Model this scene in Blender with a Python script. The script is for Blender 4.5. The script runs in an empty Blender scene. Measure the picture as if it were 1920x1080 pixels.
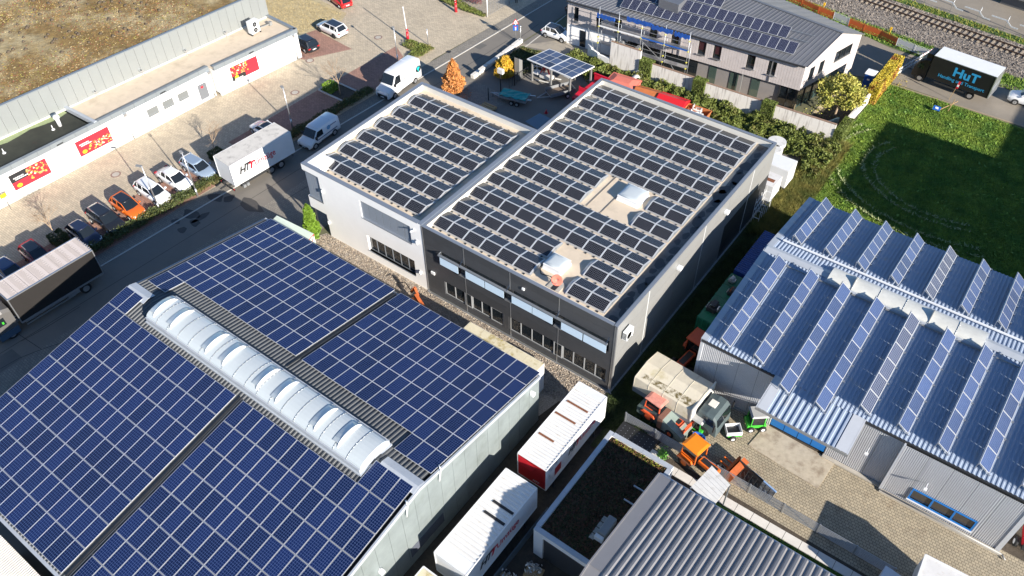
import bpy, math, random
import numpy as np
from mathutils import Vector, Matrix, Quaternion
random.seed(7); RNG = np.random.default_rng(11)
R = math.radians
scene = bpy.context.scene
col = scene.collection

# ------------------------------------------------------------------ camera
CF, CTH, CRO, CYA = 1541.34, .8013, .0159, -.652       # focal (px of 1920), depression, roll, yaw
CPOS = np.array([.698*54, -.6827*54, 54.0])
def cam_matrix():
    c, s = math.cos(CTH), math.sin(CTH)
    r = np.array([1., 0, 0]); fw = np.array([0, c, -s]); dn = -np.array([0, s, c])
    cr, sr = math.cos(CRO), math.sin(CRO)
    M = np.array([cr*r+sr*dn, -sr*r+cr*dn, fw])
    ca, sa = math.cos(CYA), math.sin(CYA)
    return M @ np.array([[ca, -sa, 0], [sa, ca, 0], [0, 0, 1.]])
CM = cam_matrix()
cd = bpy.data.cameras.new('camera'); cam = bpy.data.objects.new('camera', cd); col.objects.link(cam)
cd.sensor_width = 36; cd.lens = CF/1920*36; cd.clip_end = 2000; cd.clip_start = .5
rx, dn_, fw_ = CM
cam.matrix_world = Matrix(((rx[0], -dn_[0], -fw_[0], CPOS[0]), (rx[1], -dn_[1], -fw_[1], CPOS[1]),
                           (rx[2], -dn_[2], -fw_[2], CPOS[2]), (0, 0, 0, 1)))
scene.camera = cam

# ------------------------------------------------------------------ sky, sun, exposure
SUN_EL = R(22.2); SUN_D = np.array([.9613*math.cos(SUN_EL), -.2756*math.cos(SUN_EL), math.sin(SUN_EL)])   # towards the sun
w = bpy.data.worlds.new('World'); scene.world = w; w.use_nodes = True
nt = w.node_tree; bgn = nt.nodes['Background']
sky = nt.nodes.new('ShaderNodeTexSky'); sky.sky_type = 'NISHITA'; sky.sun_disc = False
sky.sun_elevation = SUN_EL; sky.sun_rotation = math.atan2(SUN_D[0], SUN_D[1]); sky.altitude = 300; sky.dust_density = .0; sky.ozone_density = 4.5
nt.links.new(sky.outputs[0], bgn.inputs[0]); bgn.inputs[1].default_value = .078
sl = bpy.data.lights.new('sun', 'SUN'); sl.energy = 4.9; sl.angle = R(.5); sl.color = (1, .925, .82)
so = bpy.data.objects.new('sun', sl); col.objects.link(so)
so.rotation_euler = Vector(SUN_D).to_track_quat('Z', 'Y').to_euler(); so.location = (80, -30, 60)
vs = scene.view_settings; vs.view_transform = 'Standard'; vs.look = 'None'; vs.gamma = 1; vs.use_curve_mapping = False
vs.exposure = 1.14

# ------------------------------------------------------------------ helpers
def G(px, py, z=0.):
    """world point at height z seen at pixel (px, py) of the 1920x1080 photograph (used as a survey of the site)"""
    r = CM.T @ np.array([(px-960)/CF, (py-540)/CF, 1.]); t = (z-CPOS[2])/r[2]
    p = CPOS+t*r; return (float(p[0]), float(p[1]), z)
def tag(o, label=None, cat=None, group=None, kind=None):
    if label: o['label'] = label
    if cat: o['category'] = cat
    if group: o['group'] = group
    if kind: o['kind'] = kind
    return o
def thing(name, label, cat, loc=(0, 0, 0), rz=0., group=None):
    o = bpy.data.objects.new(name, None); o.empty_display_size = .3; col.objects.link(o)
    o.location = loc; o.rotation_euler = (0, 0, rz); return tag(o, label, cat, group)
def origin(o):
    v = Vector((0, 0, 0))
    while o is not None: v = v+o.location; o = o.parent
    return v
def link(name, me, parent=None, loc=None, mat=None):
    o = bpy.data.objects.new(name, me); col.objects.link(o)
    if parent: o.parent = parent
    if loc is not None: o.location = loc
    if mat is not None: o.matrix_basis = mat
    return o
SPLIT = {'pillar', 'gutter', 'ridge_cap', 'base_kerb', 'verge_flashing', 'corner_trim', 'canopy_verge', 'cable_pipe', 'coping', 'joint_trim', 'entrance_column', 'tail_light', 'number_plate', 'tarp_hoop', 'wind_deflector', 'step', 'post', 'support_rail', 'brace', 'standard', 'red_stripe', 'glass_post', 'planter_edge', 'roof_board', 'arm'}
class MB:
    def __init__(s): s.v = []; s.f = []; s.m = []; s.sm = []
    def face(s, idx, m=0, sm=False): s.f.append(idx); s.m.append(m); s.sm.append(sm)
    def poly(s, pts, m=0):
        b = len(s.v); s.v += [tuple(p) for p in pts]; s.face(tuple(range(b, b+len(pts))), m); return s
    def hexa(s, p, m=0):      # 8 points: bottom ring ccw, top ring ccw
        b = len(s.v); s.v += [tuple(q) for q in p]
        for f in ((3, 2, 1, 0), (4, 5, 6, 7), (0, 1, 5, 4), (1, 2, 6, 5), (2, 3, 7, 6), (3, 0, 4, 7)): s.face(tuple(b+i for i in f), m)
        return s
    def box(s, x0, x1, y0, y1, z0, z1, m=0):
        return s.hexa([(x0, y0, z0), (x1, y0, z0), (x1, y1, z0), (x0, y1, z0), (x0, y0, z1), (x1, y0, z1), (x1, y1, z1), (x0, y1, z1)], m)
    def beam(s, a, b, w=.05, h=None, m=0, up=(0, 0, 1)):
        h = h or w; a = Vector(a); b = Vector(b); d = (b-a)
        if d.length < 1e-6: return s
        d.normalize(); u = Vector(up)
        if abs(d.dot(u)) > .98: u = Vector((1, 0, 0))
        r = d.cross(u).normalized()*w/2; u = r.cross(d).normalized()*h/2
        return s.hexa([a-r-u, a+r-u, b+r-u, b-r-u, a-r+u, a+r+u, b+r+u, b-r+u], m)
    def cyl(s, a, b, r0, r1=None, n=10, m=0, cap=True, sm=True):
        r1 = r0 if r1 is None else r1; a = Vector(a); b = Vector(b); d = (b-a).normalized()
        u = Vector((0, 0, 1)) if abs(d.z) < .9 else Vector((1, 0, 0)); p = d.cross(u).normalized(); q = d.cross(p)
        k = len(s.v)
        for c, r in ((a, r0), (b, r1)):
            for i in range(n):
                t = 2*math.pi*i/n; s.v.append(tuple(c+p*(r*math.cos(t))+q*(r*math.sin(t))))
        for i in range(n): s.face((k+i, k+(i+1) % n, k+n+(i+1) % n, k+n+i), m, sm)
        if cap: s.face(tuple(k+i for i in range(n))[::-1], m); s.face(tuple(k+n+i for i in range(n)), m)
        return s
    def tube(s, pts, r, n=6, m=0, r1=None):
        for i in range(len(pts)-1):
            a = r if r1 is None else r+(r1-r)*i/(len(pts)-1); b = r if r1 is None else r+(r1-r)*(i+1)/(len(pts)-1)
            s.cyl(pts[i], pts[i+1], a, b, n, m)
        return s
    def loft(s, rings, m=0, cap=True, sm=True, mf=None):
        k = len(s.v); n = len(rings[0])
        for r in rings: s.v += [tuple(p) for p in r]
        for i in range(len(rings)-1):
            for j in range(n):
                mm = m if mf is None else mf(i, j)
                s.face((k+i*n+j, k+i*n+(j+1) % n, k+(i+1)*n+(j+1) % n, k+(i+1)*n+j), mm, sm)
        if cap: s.face(tuple(k+j for j in range(n))[::-1], m); s.face(tuple(k+(len(rings)-1)*n+j for j in range(n)), m)
        return s
    def prism(s, poly, a, b, axis='y', m=0):
        """poly in the plane across axis, extruded a..b"""
        f = {'y': lambda p, t: (p[0], t, p[1]), 'x': lambda p, t: (t, p[0], p[1]), 'z': lambda p, t: (p[0], p[1], t)}[axis]
        k = len(s.v); n = len(poly); s.v += [f(p, a) for p in poly]+[f(p, b) for p in poly]
        for j in range(n): s.face((k+j, k+(j+1) % n, k+n+(j+1) % n, k+n+j), m)
        s.face(tuple(k+j for j in range(n))[::-1], m); s.face(tuple(k+n+j for j in range(n)), m); return s
    def mesh(s, name, mats, off=None, bevel=0):
        me = bpy.data.meshes.new(name); v = np.array(s.v, float)
        if off is not None: v = v-np.array(off)
        me.from_pydata(v.tolist(), [], s.f)
        for q in (mats if isinstance(mats, (list, tuple)) else [mats]): me.materials.append(q)
        me.polygons.foreach_set('material_index', s.m); me.polygons.foreach_set('use_smooth', s.sm)
        me.update(); 
        import bmesh
        bm = bmesh.new(); bm.from_mesh(me); bmesh.ops.recalc_face_normals(bm, faces=bm.faces); bm.to_mesh(me); bm.free()
        return me
    def islands(s):
        par = list(range(len(s.v)))
        def fd(i):
            while par[i] != i: par[i] = par[par[i]]; i = par[i]
            return i
        for f in s.f:
            r = fd(f[0])
            for i in f[1:]: par[fd(i)] = r
        g = {}
        for k, f in enumerate(s.f): g.setdefault(fd(f[0]), []).append(k)
        out = []
        for fs in g.values():
            m = MB(); mp = {}
            for k in fs:
                idx = []
                for i in s.f[k]:
                    if i not in mp: mp[i] = len(m.v); m.v.append(s.v[i])
                    idx.append(mp[i])
                m.face(tuple(idx), s.m[k], s.sm[k])
            out.append(m)
        return out
    def build(s, name, mats, parent=None, world=True, bevel=0):
        off = origin(parent) if (parent is not None and world) else None
        if name in SPLIT and parent is not None:
            isl = s.islands()
            if len(isl) > 1:
                for q in isl: o = q.build(name, mats, parent, world, bevel)
                return o
        o = link(name, s.mesh(name, mats, off), parent)
        if bevel:
            b = o.modifiers.new('bevel', 'BEVEL'); b.width = bevel; b.segments = 2; b.limit_method = 'ANGLE'
        return o
def quickmesh(name, verts, nper, mats, midx=None):
    """many separate faces of nper verts each from an (n*nper,3) array"""
    verts = np.asarray(verts, np.float32).reshape(-1, 3); n = len(verts)//nper
    me = bpy.data.meshes.new(name); me.vertices.add(len(verts)); me.vertices.foreach_set('co', verts.ravel())
    me.loops.add(n*nper); me.loops.foreach_set('vertex_index', np.arange(n*nper, dtype=np.int32))
    me.polygons.add(n); me.polygons.foreach_set('loop_start', np.arange(0, n*nper, nper, dtype=np.int32))
    me.polygons.foreach_set('loop_total', np.full(n, nper, dtype=np.int32))
    for q in (mats if isinstance(mats, (list, tuple)) else [mats]): me.materials.append(q)
    if midx is not None: me.polygons.foreach_set('material_index', np.asarray(midx, np.int32))
    me.update(calc_edges=True); return me
def leaves(pts, size, flat=0., jit=.4):
    """leaf quads (diamond) at points"""
    n = len(pts); d = RNG.normal(size=(n, 3)); d[:, 2] = d[:, 2]*(1-flat)+0; d /= np.linalg.norm(d, axis=1)[:, None]
    e = RNG.normal(size=(n, 3)); e -= (e*d).sum(1)[:, None]*d; e /= np.linalg.norm(e, axis=1)[:, None]
    s = size*(1+jit*RNG.normal(size=(n, 1))).clip(.4, 1.8)
    f = np.cross(d, e)
    return np.stack([pts-d*s, pts+e*s*.45+f*s*.12, pts+d*s, pts-e*s*.45+f*s*.12], 1).reshape(-1, 3)
def blades(pts, h, w=.03, lean=.45):
    n = len(pts); a = RNG.uniform(0, 2*math.pi, n); r = np.stack([np.cos(a), np.sin(a), np.zeros(n)], 1)*w
    hh = h*(.6+.8*RNG.random((n, 1))); t = RNG.normal(size=(n, 3))*lean*hh; t[:, 2] = hh[:, 0]
    return np.stack([pts-r, pts+r, pts+t], 1).reshape(-1, 3)
def inpoly(p, poly):
    x, y = p[:, 0], p[:, 1]; c = np.zeros(len(p), bool); n = len(poly)
    for i in range(n):
        x0, y0 = poly[i][:2]; x1, y1 = poly[(i+1) % n][:2]
        m = ((y0 > y) != (y1 > y)) & (x < (x1-x0)*(y-y0)/((y1-y0) or 1e-9)+x0); c ^= m
    return c
def scatter(poly, n):
    P = np.array([p[:2] for p in poly]); lo, hi = P.min(0), P.max(0)
    q = RNG.uniform(lo, hi, (n, 2)); q = q[inpoly(q, poly)]
    return np.concatenate([q, np.zeros((len(q), 1))], 1)

# ------------------------------------------------------------------ materials
MATS = {}
def mat(name, c, rough=.6, metal=0., var=0., vs_=1., bump=0., bs=20., rand=0., spec=None, c2=None, mixs=1., mixt=(.45, .6), detail=6., coat=0., trans=0., bd=.02):
    m = bpy.data.materials.new(name); MATS[name] = m; m.use_nodes = True; nt = m.node_tree; b = nt.nodes['Principled BSDF']
    N = nt.nodes.new; L = nt.links.new
    b.inputs['Roughness'].default_value = rough; b.inputs['Metallic'].default_value = metal
    if spec is not None: b.inputs['Specular IOR Level'].default_value = spec
    if coat: b.inputs['Coat Weight'].default_value = coat; b.inputs['Coat Roughness'].default_value = .05
    if trans: b.inputs['Transmission Weight'].default_value = trans
    tc = N('ShaderNodeTexCoord'); out = None
    base = N('ShaderNodeRGB'); base.outputs[0].default_value = (*c, 1); out = base.outputs[0]
    if c2 is not None:
        nz = N('ShaderNodeTexNoise'); nz.inputs['Scale'].default_value = mixs; nz.inputs['Detail'].default_value = detail; nz.inputs['Roughness'].default_value = .65
        L(tc.outputs['Object'], nz.inputs[0]); mr = N('ShaderNodeMapRange'); mr.inputs[1].default_value = mixt[0]; mr.inputs[2].default_value = mixt[1]
        L(nz.outputs[0], mr.inputs[0]); mx = N('ShaderNodeMixRGB'); L(mr.outputs[0], mx.inputs[0]); L(out, mx.inputs[1]); mx.inputs[2].default_value = (*c2, 1); out = mx.outputs[0]
    if var:
        nz = N('ShaderNodeTexNoise'); nz.inputs['Scale'].default_value = vs_; nz.inputs['Detail'].default_value = 8; nz.inputs['Roughness'].default_value = .7
        L(tc.outputs['Object'], nz.inputs[0]); mr = N('ShaderNodeMapRange'); mr.inputs[1].default_value = .3; mr.inputs[2].default_value = .7
        mr.inputs[3].default_value = 1-var; mr.inputs[4].default_value = 1+var; L(nz.outputs[0], mr.inputs[0])
        vm = N('ShaderNodeVectorMath'); vm.operation = 'SCALE'; L(out, vm.inputs[0]); L(mr.outputs[0], vm.inputs[3]); out = vm.outputs[0]
    if rand:
        oi = N('ShaderNodeObjectInfo'); mr = N('ShaderNodeMapRange'); mr.inputs[3].default_value = 1-rand; mr.inputs[4].default_value = 1+rand
        L(oi.outputs['Random'], mr.inputs[0]); vm = N('ShaderNodeVectorMath'); vm.operation = 'SCALE'; L(out, vm.inputs[0]); L(mr.outputs[0], vm.inputs[3]); out = vm.outputs[0]
    L(out, b.inputs['Base Color'])
    if bump:
        nz = N('ShaderNodeTexNoise'); nz.inputs['Scale'].default_value = bs; nz.inputs['Detail'].default_value = 6; L(tc.outputs['Object'], nz.inputs[0])
        bp = N('ShaderNodeBump'); bp.inputs['Strength'].default_value = bump; bp.inputs['Distance'].default_value = bd; L(nz.outputs[0], bp.inputs['Height']); L(bp.outputs[0], b.inputs['Normal'])
    m['out'] = 0; return m
def base_socket(m):
    b = m.node_tree.nodes['Principled BSDF']; return b.inputs['Base Color'].links[0].from_socket, b
def mathn(nt, op, a, b=None, c=None):
    n = nt.nodes.new('ShaderNodeMath'); n.operation = op
    for i, q in enumerate((a, b, c)):
        if q is None: continue
        if hasattr(q, 'links') or hasattr(q, 'is_linked'): nt.links.new(q, n.inputs[i])
        else: n.inputs[i].default_value = q
    return n.outputs[0]
def sepxyz(nt):
    tc = nt.nodes.new('ShaderNodeTexCoord'); s = nt.nodes.new('ShaderNodeSeparateXYZ'); nt.links.new(tc.outputs['Object'], s.inputs[0]); return s.outputs
def linemask(nt, co, p, wd, off=0.):
    """1 on lines of period p, width wd along coordinate co"""
    f = mathn(nt, 'FRACT', mathn(nt, 'DIVIDE', mathn(nt, 'ADD', co, off), p)); d = mathn(nt, 'ABSOLUTE', mathn(nt, 'SUBTRACT', f, .5))
    return mathn(nt, 'GREATER_THAN', d, .5-wd/p/2)
def overlay(m, mask, c, fac=1.):
    nt = m.node_tree; s, b = base_socket(m); mx = nt.nodes.new('ShaderNodeMixRGB')
    nt.links.new(mathn(nt, 'MULTIPLY', mask, fac), mx.inputs[0]); nt.links.new(s, mx.inputs[1]); mx.inputs[2].default_value = (*c, 1); nt.links.new(mx.outputs[0], b.inputs['Base Color'])
def pavers(name, c, px, py, joint, stagger=True, **k):
    """interlocking concrete paving as a brick pattern with recessed joints and a different tone per stone"""
    m = mat(name, c, **k); nt = m.node_tree; s, b = base_socket(m); N = nt.nodes.new; L = nt.links.new
    tc = N('ShaderNodeTexCoord'); br = N('ShaderNodeTexBrick'); L(tc.outputs['Object'], br.inputs['Vector'])
    br.inputs['Scale'].default_value = 1; br.inputs['Brick Width'].default_value = px; br.inputs['Row Height'].default_value = py
    br.inputs['Mortar Size'].default_value = joint; br.inputs['Mortar Smooth'].default_value = .3; br.offset = .5 if stagger else 0
    br.inputs['Color1'].default_value = (.86, .86, .86, 1); br.inputs['Color2'].default_value = (1.1, 1.08, 1.05, 1); br.inputs['Mortar'].default_value = (.42, .4, .36, 1)
    mx = N('ShaderNodeMixRGB'); mx.blend_type = 'MULTIPLY'; mx.inputs[0].default_value = 1; L(s, mx.inputs[1]); L(br.outputs['Color'], mx.inputs[2]); L(mx.outputs[0], b.inputs['Base Color'])
    bp = N('ShaderNodeBump'); bp.inputs['Strength'].default_value = .5; bp.inputs['Distance'].default_value = .02; bp.invert = True; L(br.outputs['Fac'], bp.inputs['Height']); L(bp.outputs[0], b.inputs['Normal'])
    return m
def pv(name, c, line, nx, ny, sx, sy, lw, rough=.16, rand=.25, diamond=0., busbar=0.):
    m = mat(name, c, rough=rough, rand=rand, var=.18, vs_=9., spec=.5); nt = m.node_tree; x, y, z = sepxyz(nt)
    mx = linemask(nt, x, sx/nx, lw, sx/2); my = linemask(nt, y, sy/ny, lw, sy/2); k = mathn(nt, 'MAXIMUM', mx, my)
    if diamond:
        fx = mathn(nt, 'ABSOLUTE', mathn(nt, 'SUBTRACT', mathn(nt, 'FRACT', mathn(nt, 'DIVIDE', mathn(nt, 'ADD', x, sx/2), sx/nx)), .5))
        fy = mathn(nt, 'ABSOLUTE', mathn(nt, 'SUBTRACT', mathn(nt, 'FRACT', mathn(nt, 'DIVIDE', mathn(nt, 'ADD', y, sy/2), sy/ny)), .5))
        k = mathn(nt, 'MAXIMUM', k, mathn(nt, 'GREATER_THAN', mathn(nt, 'ADD', fx, fy), 1-diamond))
    overlay(m, k, line)
    if busbar: overlay(m, linemask(nt, y, sy/ny/2, .012, sy/ny/4), line, busbar)
    return m
GREY = mat('aluminium', (.62, .63, .64), .35, .85, var=.06, vs_=3)
FRAME = mat('panel_frame', (.60, .61, .62), .4, .25)
PV_POLY = pv('poly_cells', (.005, .013, .060), (.085, .125, .26), 6, 10, .95, 1.62+.02, .014, rand=.3)
PV_MONO = pv('mono_cells', (.0035, .004, .007), (.19, .195, .22), 12, 6, 1.62, .96, .011, rough=.17, rand=.15, diamond=.15)
PV_RACK = pv('rack_cells', (.036, .060, .140), (.14, .175, .27), 10, 6, 1.52, .94, .012, rough=.3, rand=.3)
PV_RACKM = pv('rack_cells_grid', (.03, .042, .085), (.25, .27, .33), 9, 6, 1.52, .94, .02, rough=.3, rand=.2)
PV_HOUSE = pv('house_cells', (.012, .014, .035), (.22, .24, .32), 6, 10, .98, 1.6, .012, rough=.25, rand=.25)
WHITE = mat('white_render', (.82, .81, .795), .8, var=.03, vs_=.5, bump=.15, bs=60)
WHITEP = mat('white_paint', (.70, .71, .715), .38, var=.05, vs_=1.2)
OFFW = mat('dirty_white', (.64, .63, .60), .6, var=.08, vs_=1.2, c2=(.42, .40, .36), mixs=1.6, mixt=(.55, .75))
BLACK = mat('black_plastic', (.02, .02, .021), .5)
RUBBER = mat('rubber', (.018, .018, .018), .85, var=.2, vs_=8)
FRG = mat('window_frame_grey', (.34, .35, .36), .45)
GLASSD = mat('dark_glass', (.012, .016, .02), .06, spec=.8)
CHROME = mat('chrome', (.6, .6, .6), .2, 1)
STEELD = mat('dark_steel', (.06, .062, .065), .5, .6, var=.2, vs_=4)
GALV = mat('galvanised_steel', (.42, .44, .46), .45, .7, var=.12, vs_=5)
ANTH = mat('anthracite_cladding', (.075, .078, .085), .45, .3, var=.10, vs_=.9, rand=.07)
CAPM = mat('parapet_cap', (.30, .33, .37), .35, .5, var=.05, vs_=.6)
ALUW = mat('pale_cladding', (.27, .27, .262), .5, .25, var=.04, vs_=.8, rand=.02)
SILV = mat('silver_cladding', (.25, .285, .285), .5, .3, var=.14, vs_=.6, c2=(.20, .23, .22), mixs=.5, mixt=(.5, .72), rand=.03)
MEMB = mat('roof_membrane', (.60, .50, .38), .9, var=.07, vs_=.8, c2=(.47, .39, .29), mixs=.55, mixt=(.5, .72), bump=.2, bs=40)
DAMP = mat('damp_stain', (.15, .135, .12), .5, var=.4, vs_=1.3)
UPST = mat('membrane_upstand', (.62, .60, .55), .8, var=.06)
ASPH = mat('asphalt', (.185, .168, .145), .9, var=.10, vs_=.35, c2=(.14, .13, .115), mixs=.35, mixt=(.45, .7), bump=.4, bs=90)
ASPHD = mat('asphalt_patch', (.075, .073, .07), .85, var=.2, vs_=2)
WET = mat('wet_asphalt', (.055, .052, .05), .7, var=.1)
PAVE = pavers('beige_pavers', (.455, .39, .295), .42, .21, .012, var=.13, vs_=.22, rough=.9)
PAVER = pavers('red_pavers', (.32, .185, .145), .42, .21, .012, var=.14, vs_=.4, rough=.9)
PAVEG = pavers('grey_pavers', (.22, .205, .18), .30, .20, .012, var=.12, vs_=.4, rough=.9)
PAVEY = pavers('yard_pavers', (.36, .31, .225), .27, .22, .022, var=.14, vs_=.6, rough=.9, c2=(.25, .20, .14), mixs=.7, mixt=(.55, .72))
CONC = mat('concrete', (.40, .37, .32), .9, var=.12, vs_=1.2, bump=.3, bs=30)
CONCW = mat('weathered_concrete', (.62, .59, .54), .9, var=.08, vs_=1)
SLAB = mat('stained_slab', (.44, .38, .29), .85, var=.14, vs_=2.5, c2=(.27, .215, .155), mixs=.8, mixt=(.50, .66), bump=.2, bs=20)
KERB = mat('kerb_stone', (.48, .46, .42), .9, var=.1, vs_=3)
GRAV = mat('pebbles', (.42, .36, .29), .9, rand=0, var=.5, vs_=9, bump=1, bs=9, bd=.06)
SAND = mat('dry_lawn', (.42, .35, .21), .95, var=.25, vs_=1.2, c2=(.27, .22, .11), mixs=2.2, mixt=(.5, .75), bump=.6, bs=9, bd=.05)
BARE = mat('bare_patio', (.50, .41, .26), .95, var=.12, vs_=.8, bump=.4, bs=15)
SOIL = mat('soil', (.07, .055, .04), .95, var=.3, vs_=3, bump=.6, bs=12, bd=.06)
TURF = mat('turf', (.08, .16, .02), .9, var=.3, vs_=.8, c2=(.03, .07, .015), mixs=.5, mixt=(.42, .62))
TURFD = mat('rough_ground', (.05, .06, .022), .95, var=.4, vs_=1.5, bump=.7, bs=8, bd=.08)
BLADE = mat('grass_blades', (.20, .29, .04), .6, var=.3, vs_=.5, c2=(.10, .20, .03), mixs=.45, mixt=(.42, .62), spec=.3)
BLADEY = mat('dry_grass_blades', (.21, .19, .05), .7, var=.4, vs_=.8, c2=(.10, .12, .03), mixs=.5, mixt=(.42, .6), spec=.25)
IVY = mat('shrub_leaves', (.13, .16, .035), .6, var=.4, vs_=1.1, c2=(.17, .15, .05), mixs=.6, mixt=(.52, .68), spec=.3)
HEDGE = mat('hedge_leaves', (.06, .08, .02), .65, var=.35, vs_=1.6, c2=(.15, .12, .03), mixs=.9, mixt=(.5, .68))
HEDGEC = mat('clipped_hedge', (.13, .17, .03), .65, var=.3, vs_=3)
LEAFO = mat('orange_leaves', (.60, .27, .08), .6, var=.4, vs_=3, c2=(.30, .10, .03), mixs=2.5, mixt=(.45, .65))
LEAFY = mat('yellow_leaves', (.55, .36, .03), .6, var=.3, vs_=2.5, c2=(.40, .17, .03), mixs=2, mixt=(.5, .65))
LEAFH = mat('golden_hedge_leaves', (.54, .43, .04), .6, var=.3, vs_=2.5, c2=(.33, .13, .03), mixs=.5, mixt=(.52, .6))
LEAFG = mat('green_yellow_leaves', (.38, .35, .07), .6, var=.45, vs_=1.8, c2=(.20, .24, .03), mixs=1.3, mixt=(.5, .62))
THUJA = mat('thuja_leaves', (.14, .24, .02), .6, var=.3, vs_=3)
BARK = mat('bark', (.30, .22, .15), .9, var=.3, vs_=8)
TWIG = mat('pale_twigs', (.34, .25, .17), .9)
SEDUM = mat('sedum', (.21, .135, .045), .95, var=.45, vs_=.9, c2=(.36, .29, .16), mixs=.16, mixt=(.46, .60), bump=.8, bs=5, bd=.1)
SEDUMD = mat('sedum_shaded', (.055, .04, .018), .95, var=.5, vs_=1.5, c2=(.03, .045, .015), mixs=.5, mixt=(.45, .6), bump=.8, bs=6, bd=.1)  # darker copy of the sedum, coloured for the shaded garage roof
SEDL = mat('sedum_tufts', (.21, .125, .045), .9, var=.45, vs_=.6, c2=(.19, .17, .05), mixs=.35, mixt=(.48, .62))
SEDR = mat('sedum_red_tufts', (.16, .055, .035), .9, var=.4, vs_=2)
STONE = mat('ballast_stone', (.26, .225, .195), .95, rand=0, var=.55, vs_=3)
SLEEP = mat('sleeper', (.30, .25, .19), .9, var=.3, vs_=3)
RAILM = mat('rail_rust', (.075, .045, .032), .6, .4)
ROOFC = mat('roof_sheet', (.29, .35, .45), .65, .0, var=.08, vs_=.8, c2=(.3, .31, .33), mixs=.8, mixt=(.55, .75))
ROOFD = mat('grey_roof_sheet', (.30, .29, .29), .4, .45, var=.06, vs_=.5)
ROOFF = mat('fibre_cement_roof', (.095, .10, .105), .6, .1, var=.12, vs_=1)
FLASH = mat('flashing', (.42, .45, .49), .45, .15, var=.08, vs_=1.2)
POLYC = mat('polycarbonate', (.50, .545, .56), .22, var=.04, vs_=.8, coat=.6)
SEAM = mat('zinc_seam_roof', (.20, .205, .22), .4, .4, var=.06, vs_=.7, rand=.08)
WOOD = mat('grey_timber', (.47, .425, .41), .8, var=.10, vs_=1.5)
RED = mat('red_paint', (.50, .018, .03), .35, var=.05, coat=.3)
SALM = mat('faded_red', (.62, .17, .12), .6, var=.08, vs_=2)
ORNG = mat('orange_paint', (.74, .15, .015), .4, var=.12, vs_=2, coat=.2)
ORN2 = mat('faded_orange', (.72, .11, .035), .5, var=.15, vs_=2)
ORND = mat('rusty_orange', (.42, .10, .025), .6, var=.3, vs_=2)
ORNH = mat('amber_paint', (.85, .24, .01), .4, var=.06, coat=.2)
GRNC = mat('green_container', (.015, .16, .085), .5, var=.25, vs_=1.5, c2=(.02, .10, .06), mixs=.8)
GRNL = mat('lime_paint', (.05, .42, .035), .35, coat=.3)
BLUC = mat('blue_container', (.012, .055, .24), .45, var=.2, vs_=1.5)
BLU = mat('blue_plastic', (.015, .10, .38), .4)
BLUD = mat('door_blue', (.01, .16, .48), .35)
TEAL = mat('teal_tarp', (.02, .28, .26), .5, var=.2, vs_=3)
TARP = mat('cream_tarp', (.60, .54, .42), .7, var=.06, vs_=1, bump=.4, bs=3, bd=.06, c2=(.36, .30, .13), mixs=.5, mixt=(.52, .74))
MOSS = mat('moss_stain', (.30, .24, .07), .9, var=.4, vs_=2)
MOSSD = mat('dark_moss', (.09, .065, .025), .95, var=.5, vs_=4)
PSHEET = mat('pale_sheet', (.50, .52, .55), .45, .1, var=.05)
MOSSR = mat('mossy_cream_roof', (.62, .56, .40), .8, var=.1, vs_=1, c2=(.33, .25, .06), mixs=.9, mixt=(.50, .64))
CURT = mat('black_curtain', (.020, .018, .017), .5, var=.1, vs_=1)
TROOF = mat('translucent_roof', (.62, .54, .49), .6, var=.05, vs_=.6)
LTXT = mat('black_print', (.02, .02, .022), .5)
RTXT = mat('red_print', (.55, .015, .03), .5)
BTXT = mat('cyan_print', (.03, .34, .62), .5)
BOXDK = mat('truck_black', (.012, .012, .013), .4)
LAMPW = mat('lamp_lens', (.75, .75, .72), .2)
REDL = mat('tail_lens', (.40, .015, .015), .2)
YELS = mat('yellow_sign', (.70, .42, .02), .5)
RUST = mat('rust', (.20, .075, .035), .9, var=.4, vs_=4)
WRUST = mat('white_corrugated', (.66, .645, .62), .5, var=.08, vs_=1.2, c2=(.50, .45, .38), mixs=1.8, mixt=(.56, .76))
BLIND = mat('raffstore_blind', (.45, .56, .66), .4, .2)
BLINDG = mat('grey_blind', (.30, .34, .40), .4, .3)
TIMB = mat('wood_boards', (.42, .28, .14), .85, var=.2, vs_=3)
CUP = mat('copper_green_skip', (.09, .13, .125), .6, .2, var=.3, vs_=1.5, c2=(.20, .26, .23), mixs=1, mixt=(.5, .6))
SALGW = mat('pale_green', (.50, .58, .52), .7, var=.06)
# ================================================================== THE GROUND
def sheet(name, pts, z, m, kind='structure', parent=None):
    mb = MB().poly([(p[0], p[1], z) for p in pts], 0); o = mb.build(name, m, parent)
    if kind: o['kind'] = kind
    return o
def rect(x0, x1, y0, y1): return [(x0, y0), (x1, y0), (x1, y1), (x0, y1)]
sheet('ground', rect(-500, 500, -500, 500), -.03, mat('far_ground', (.13, .13, .07), .95, var=.4, vs_=.05))
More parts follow.
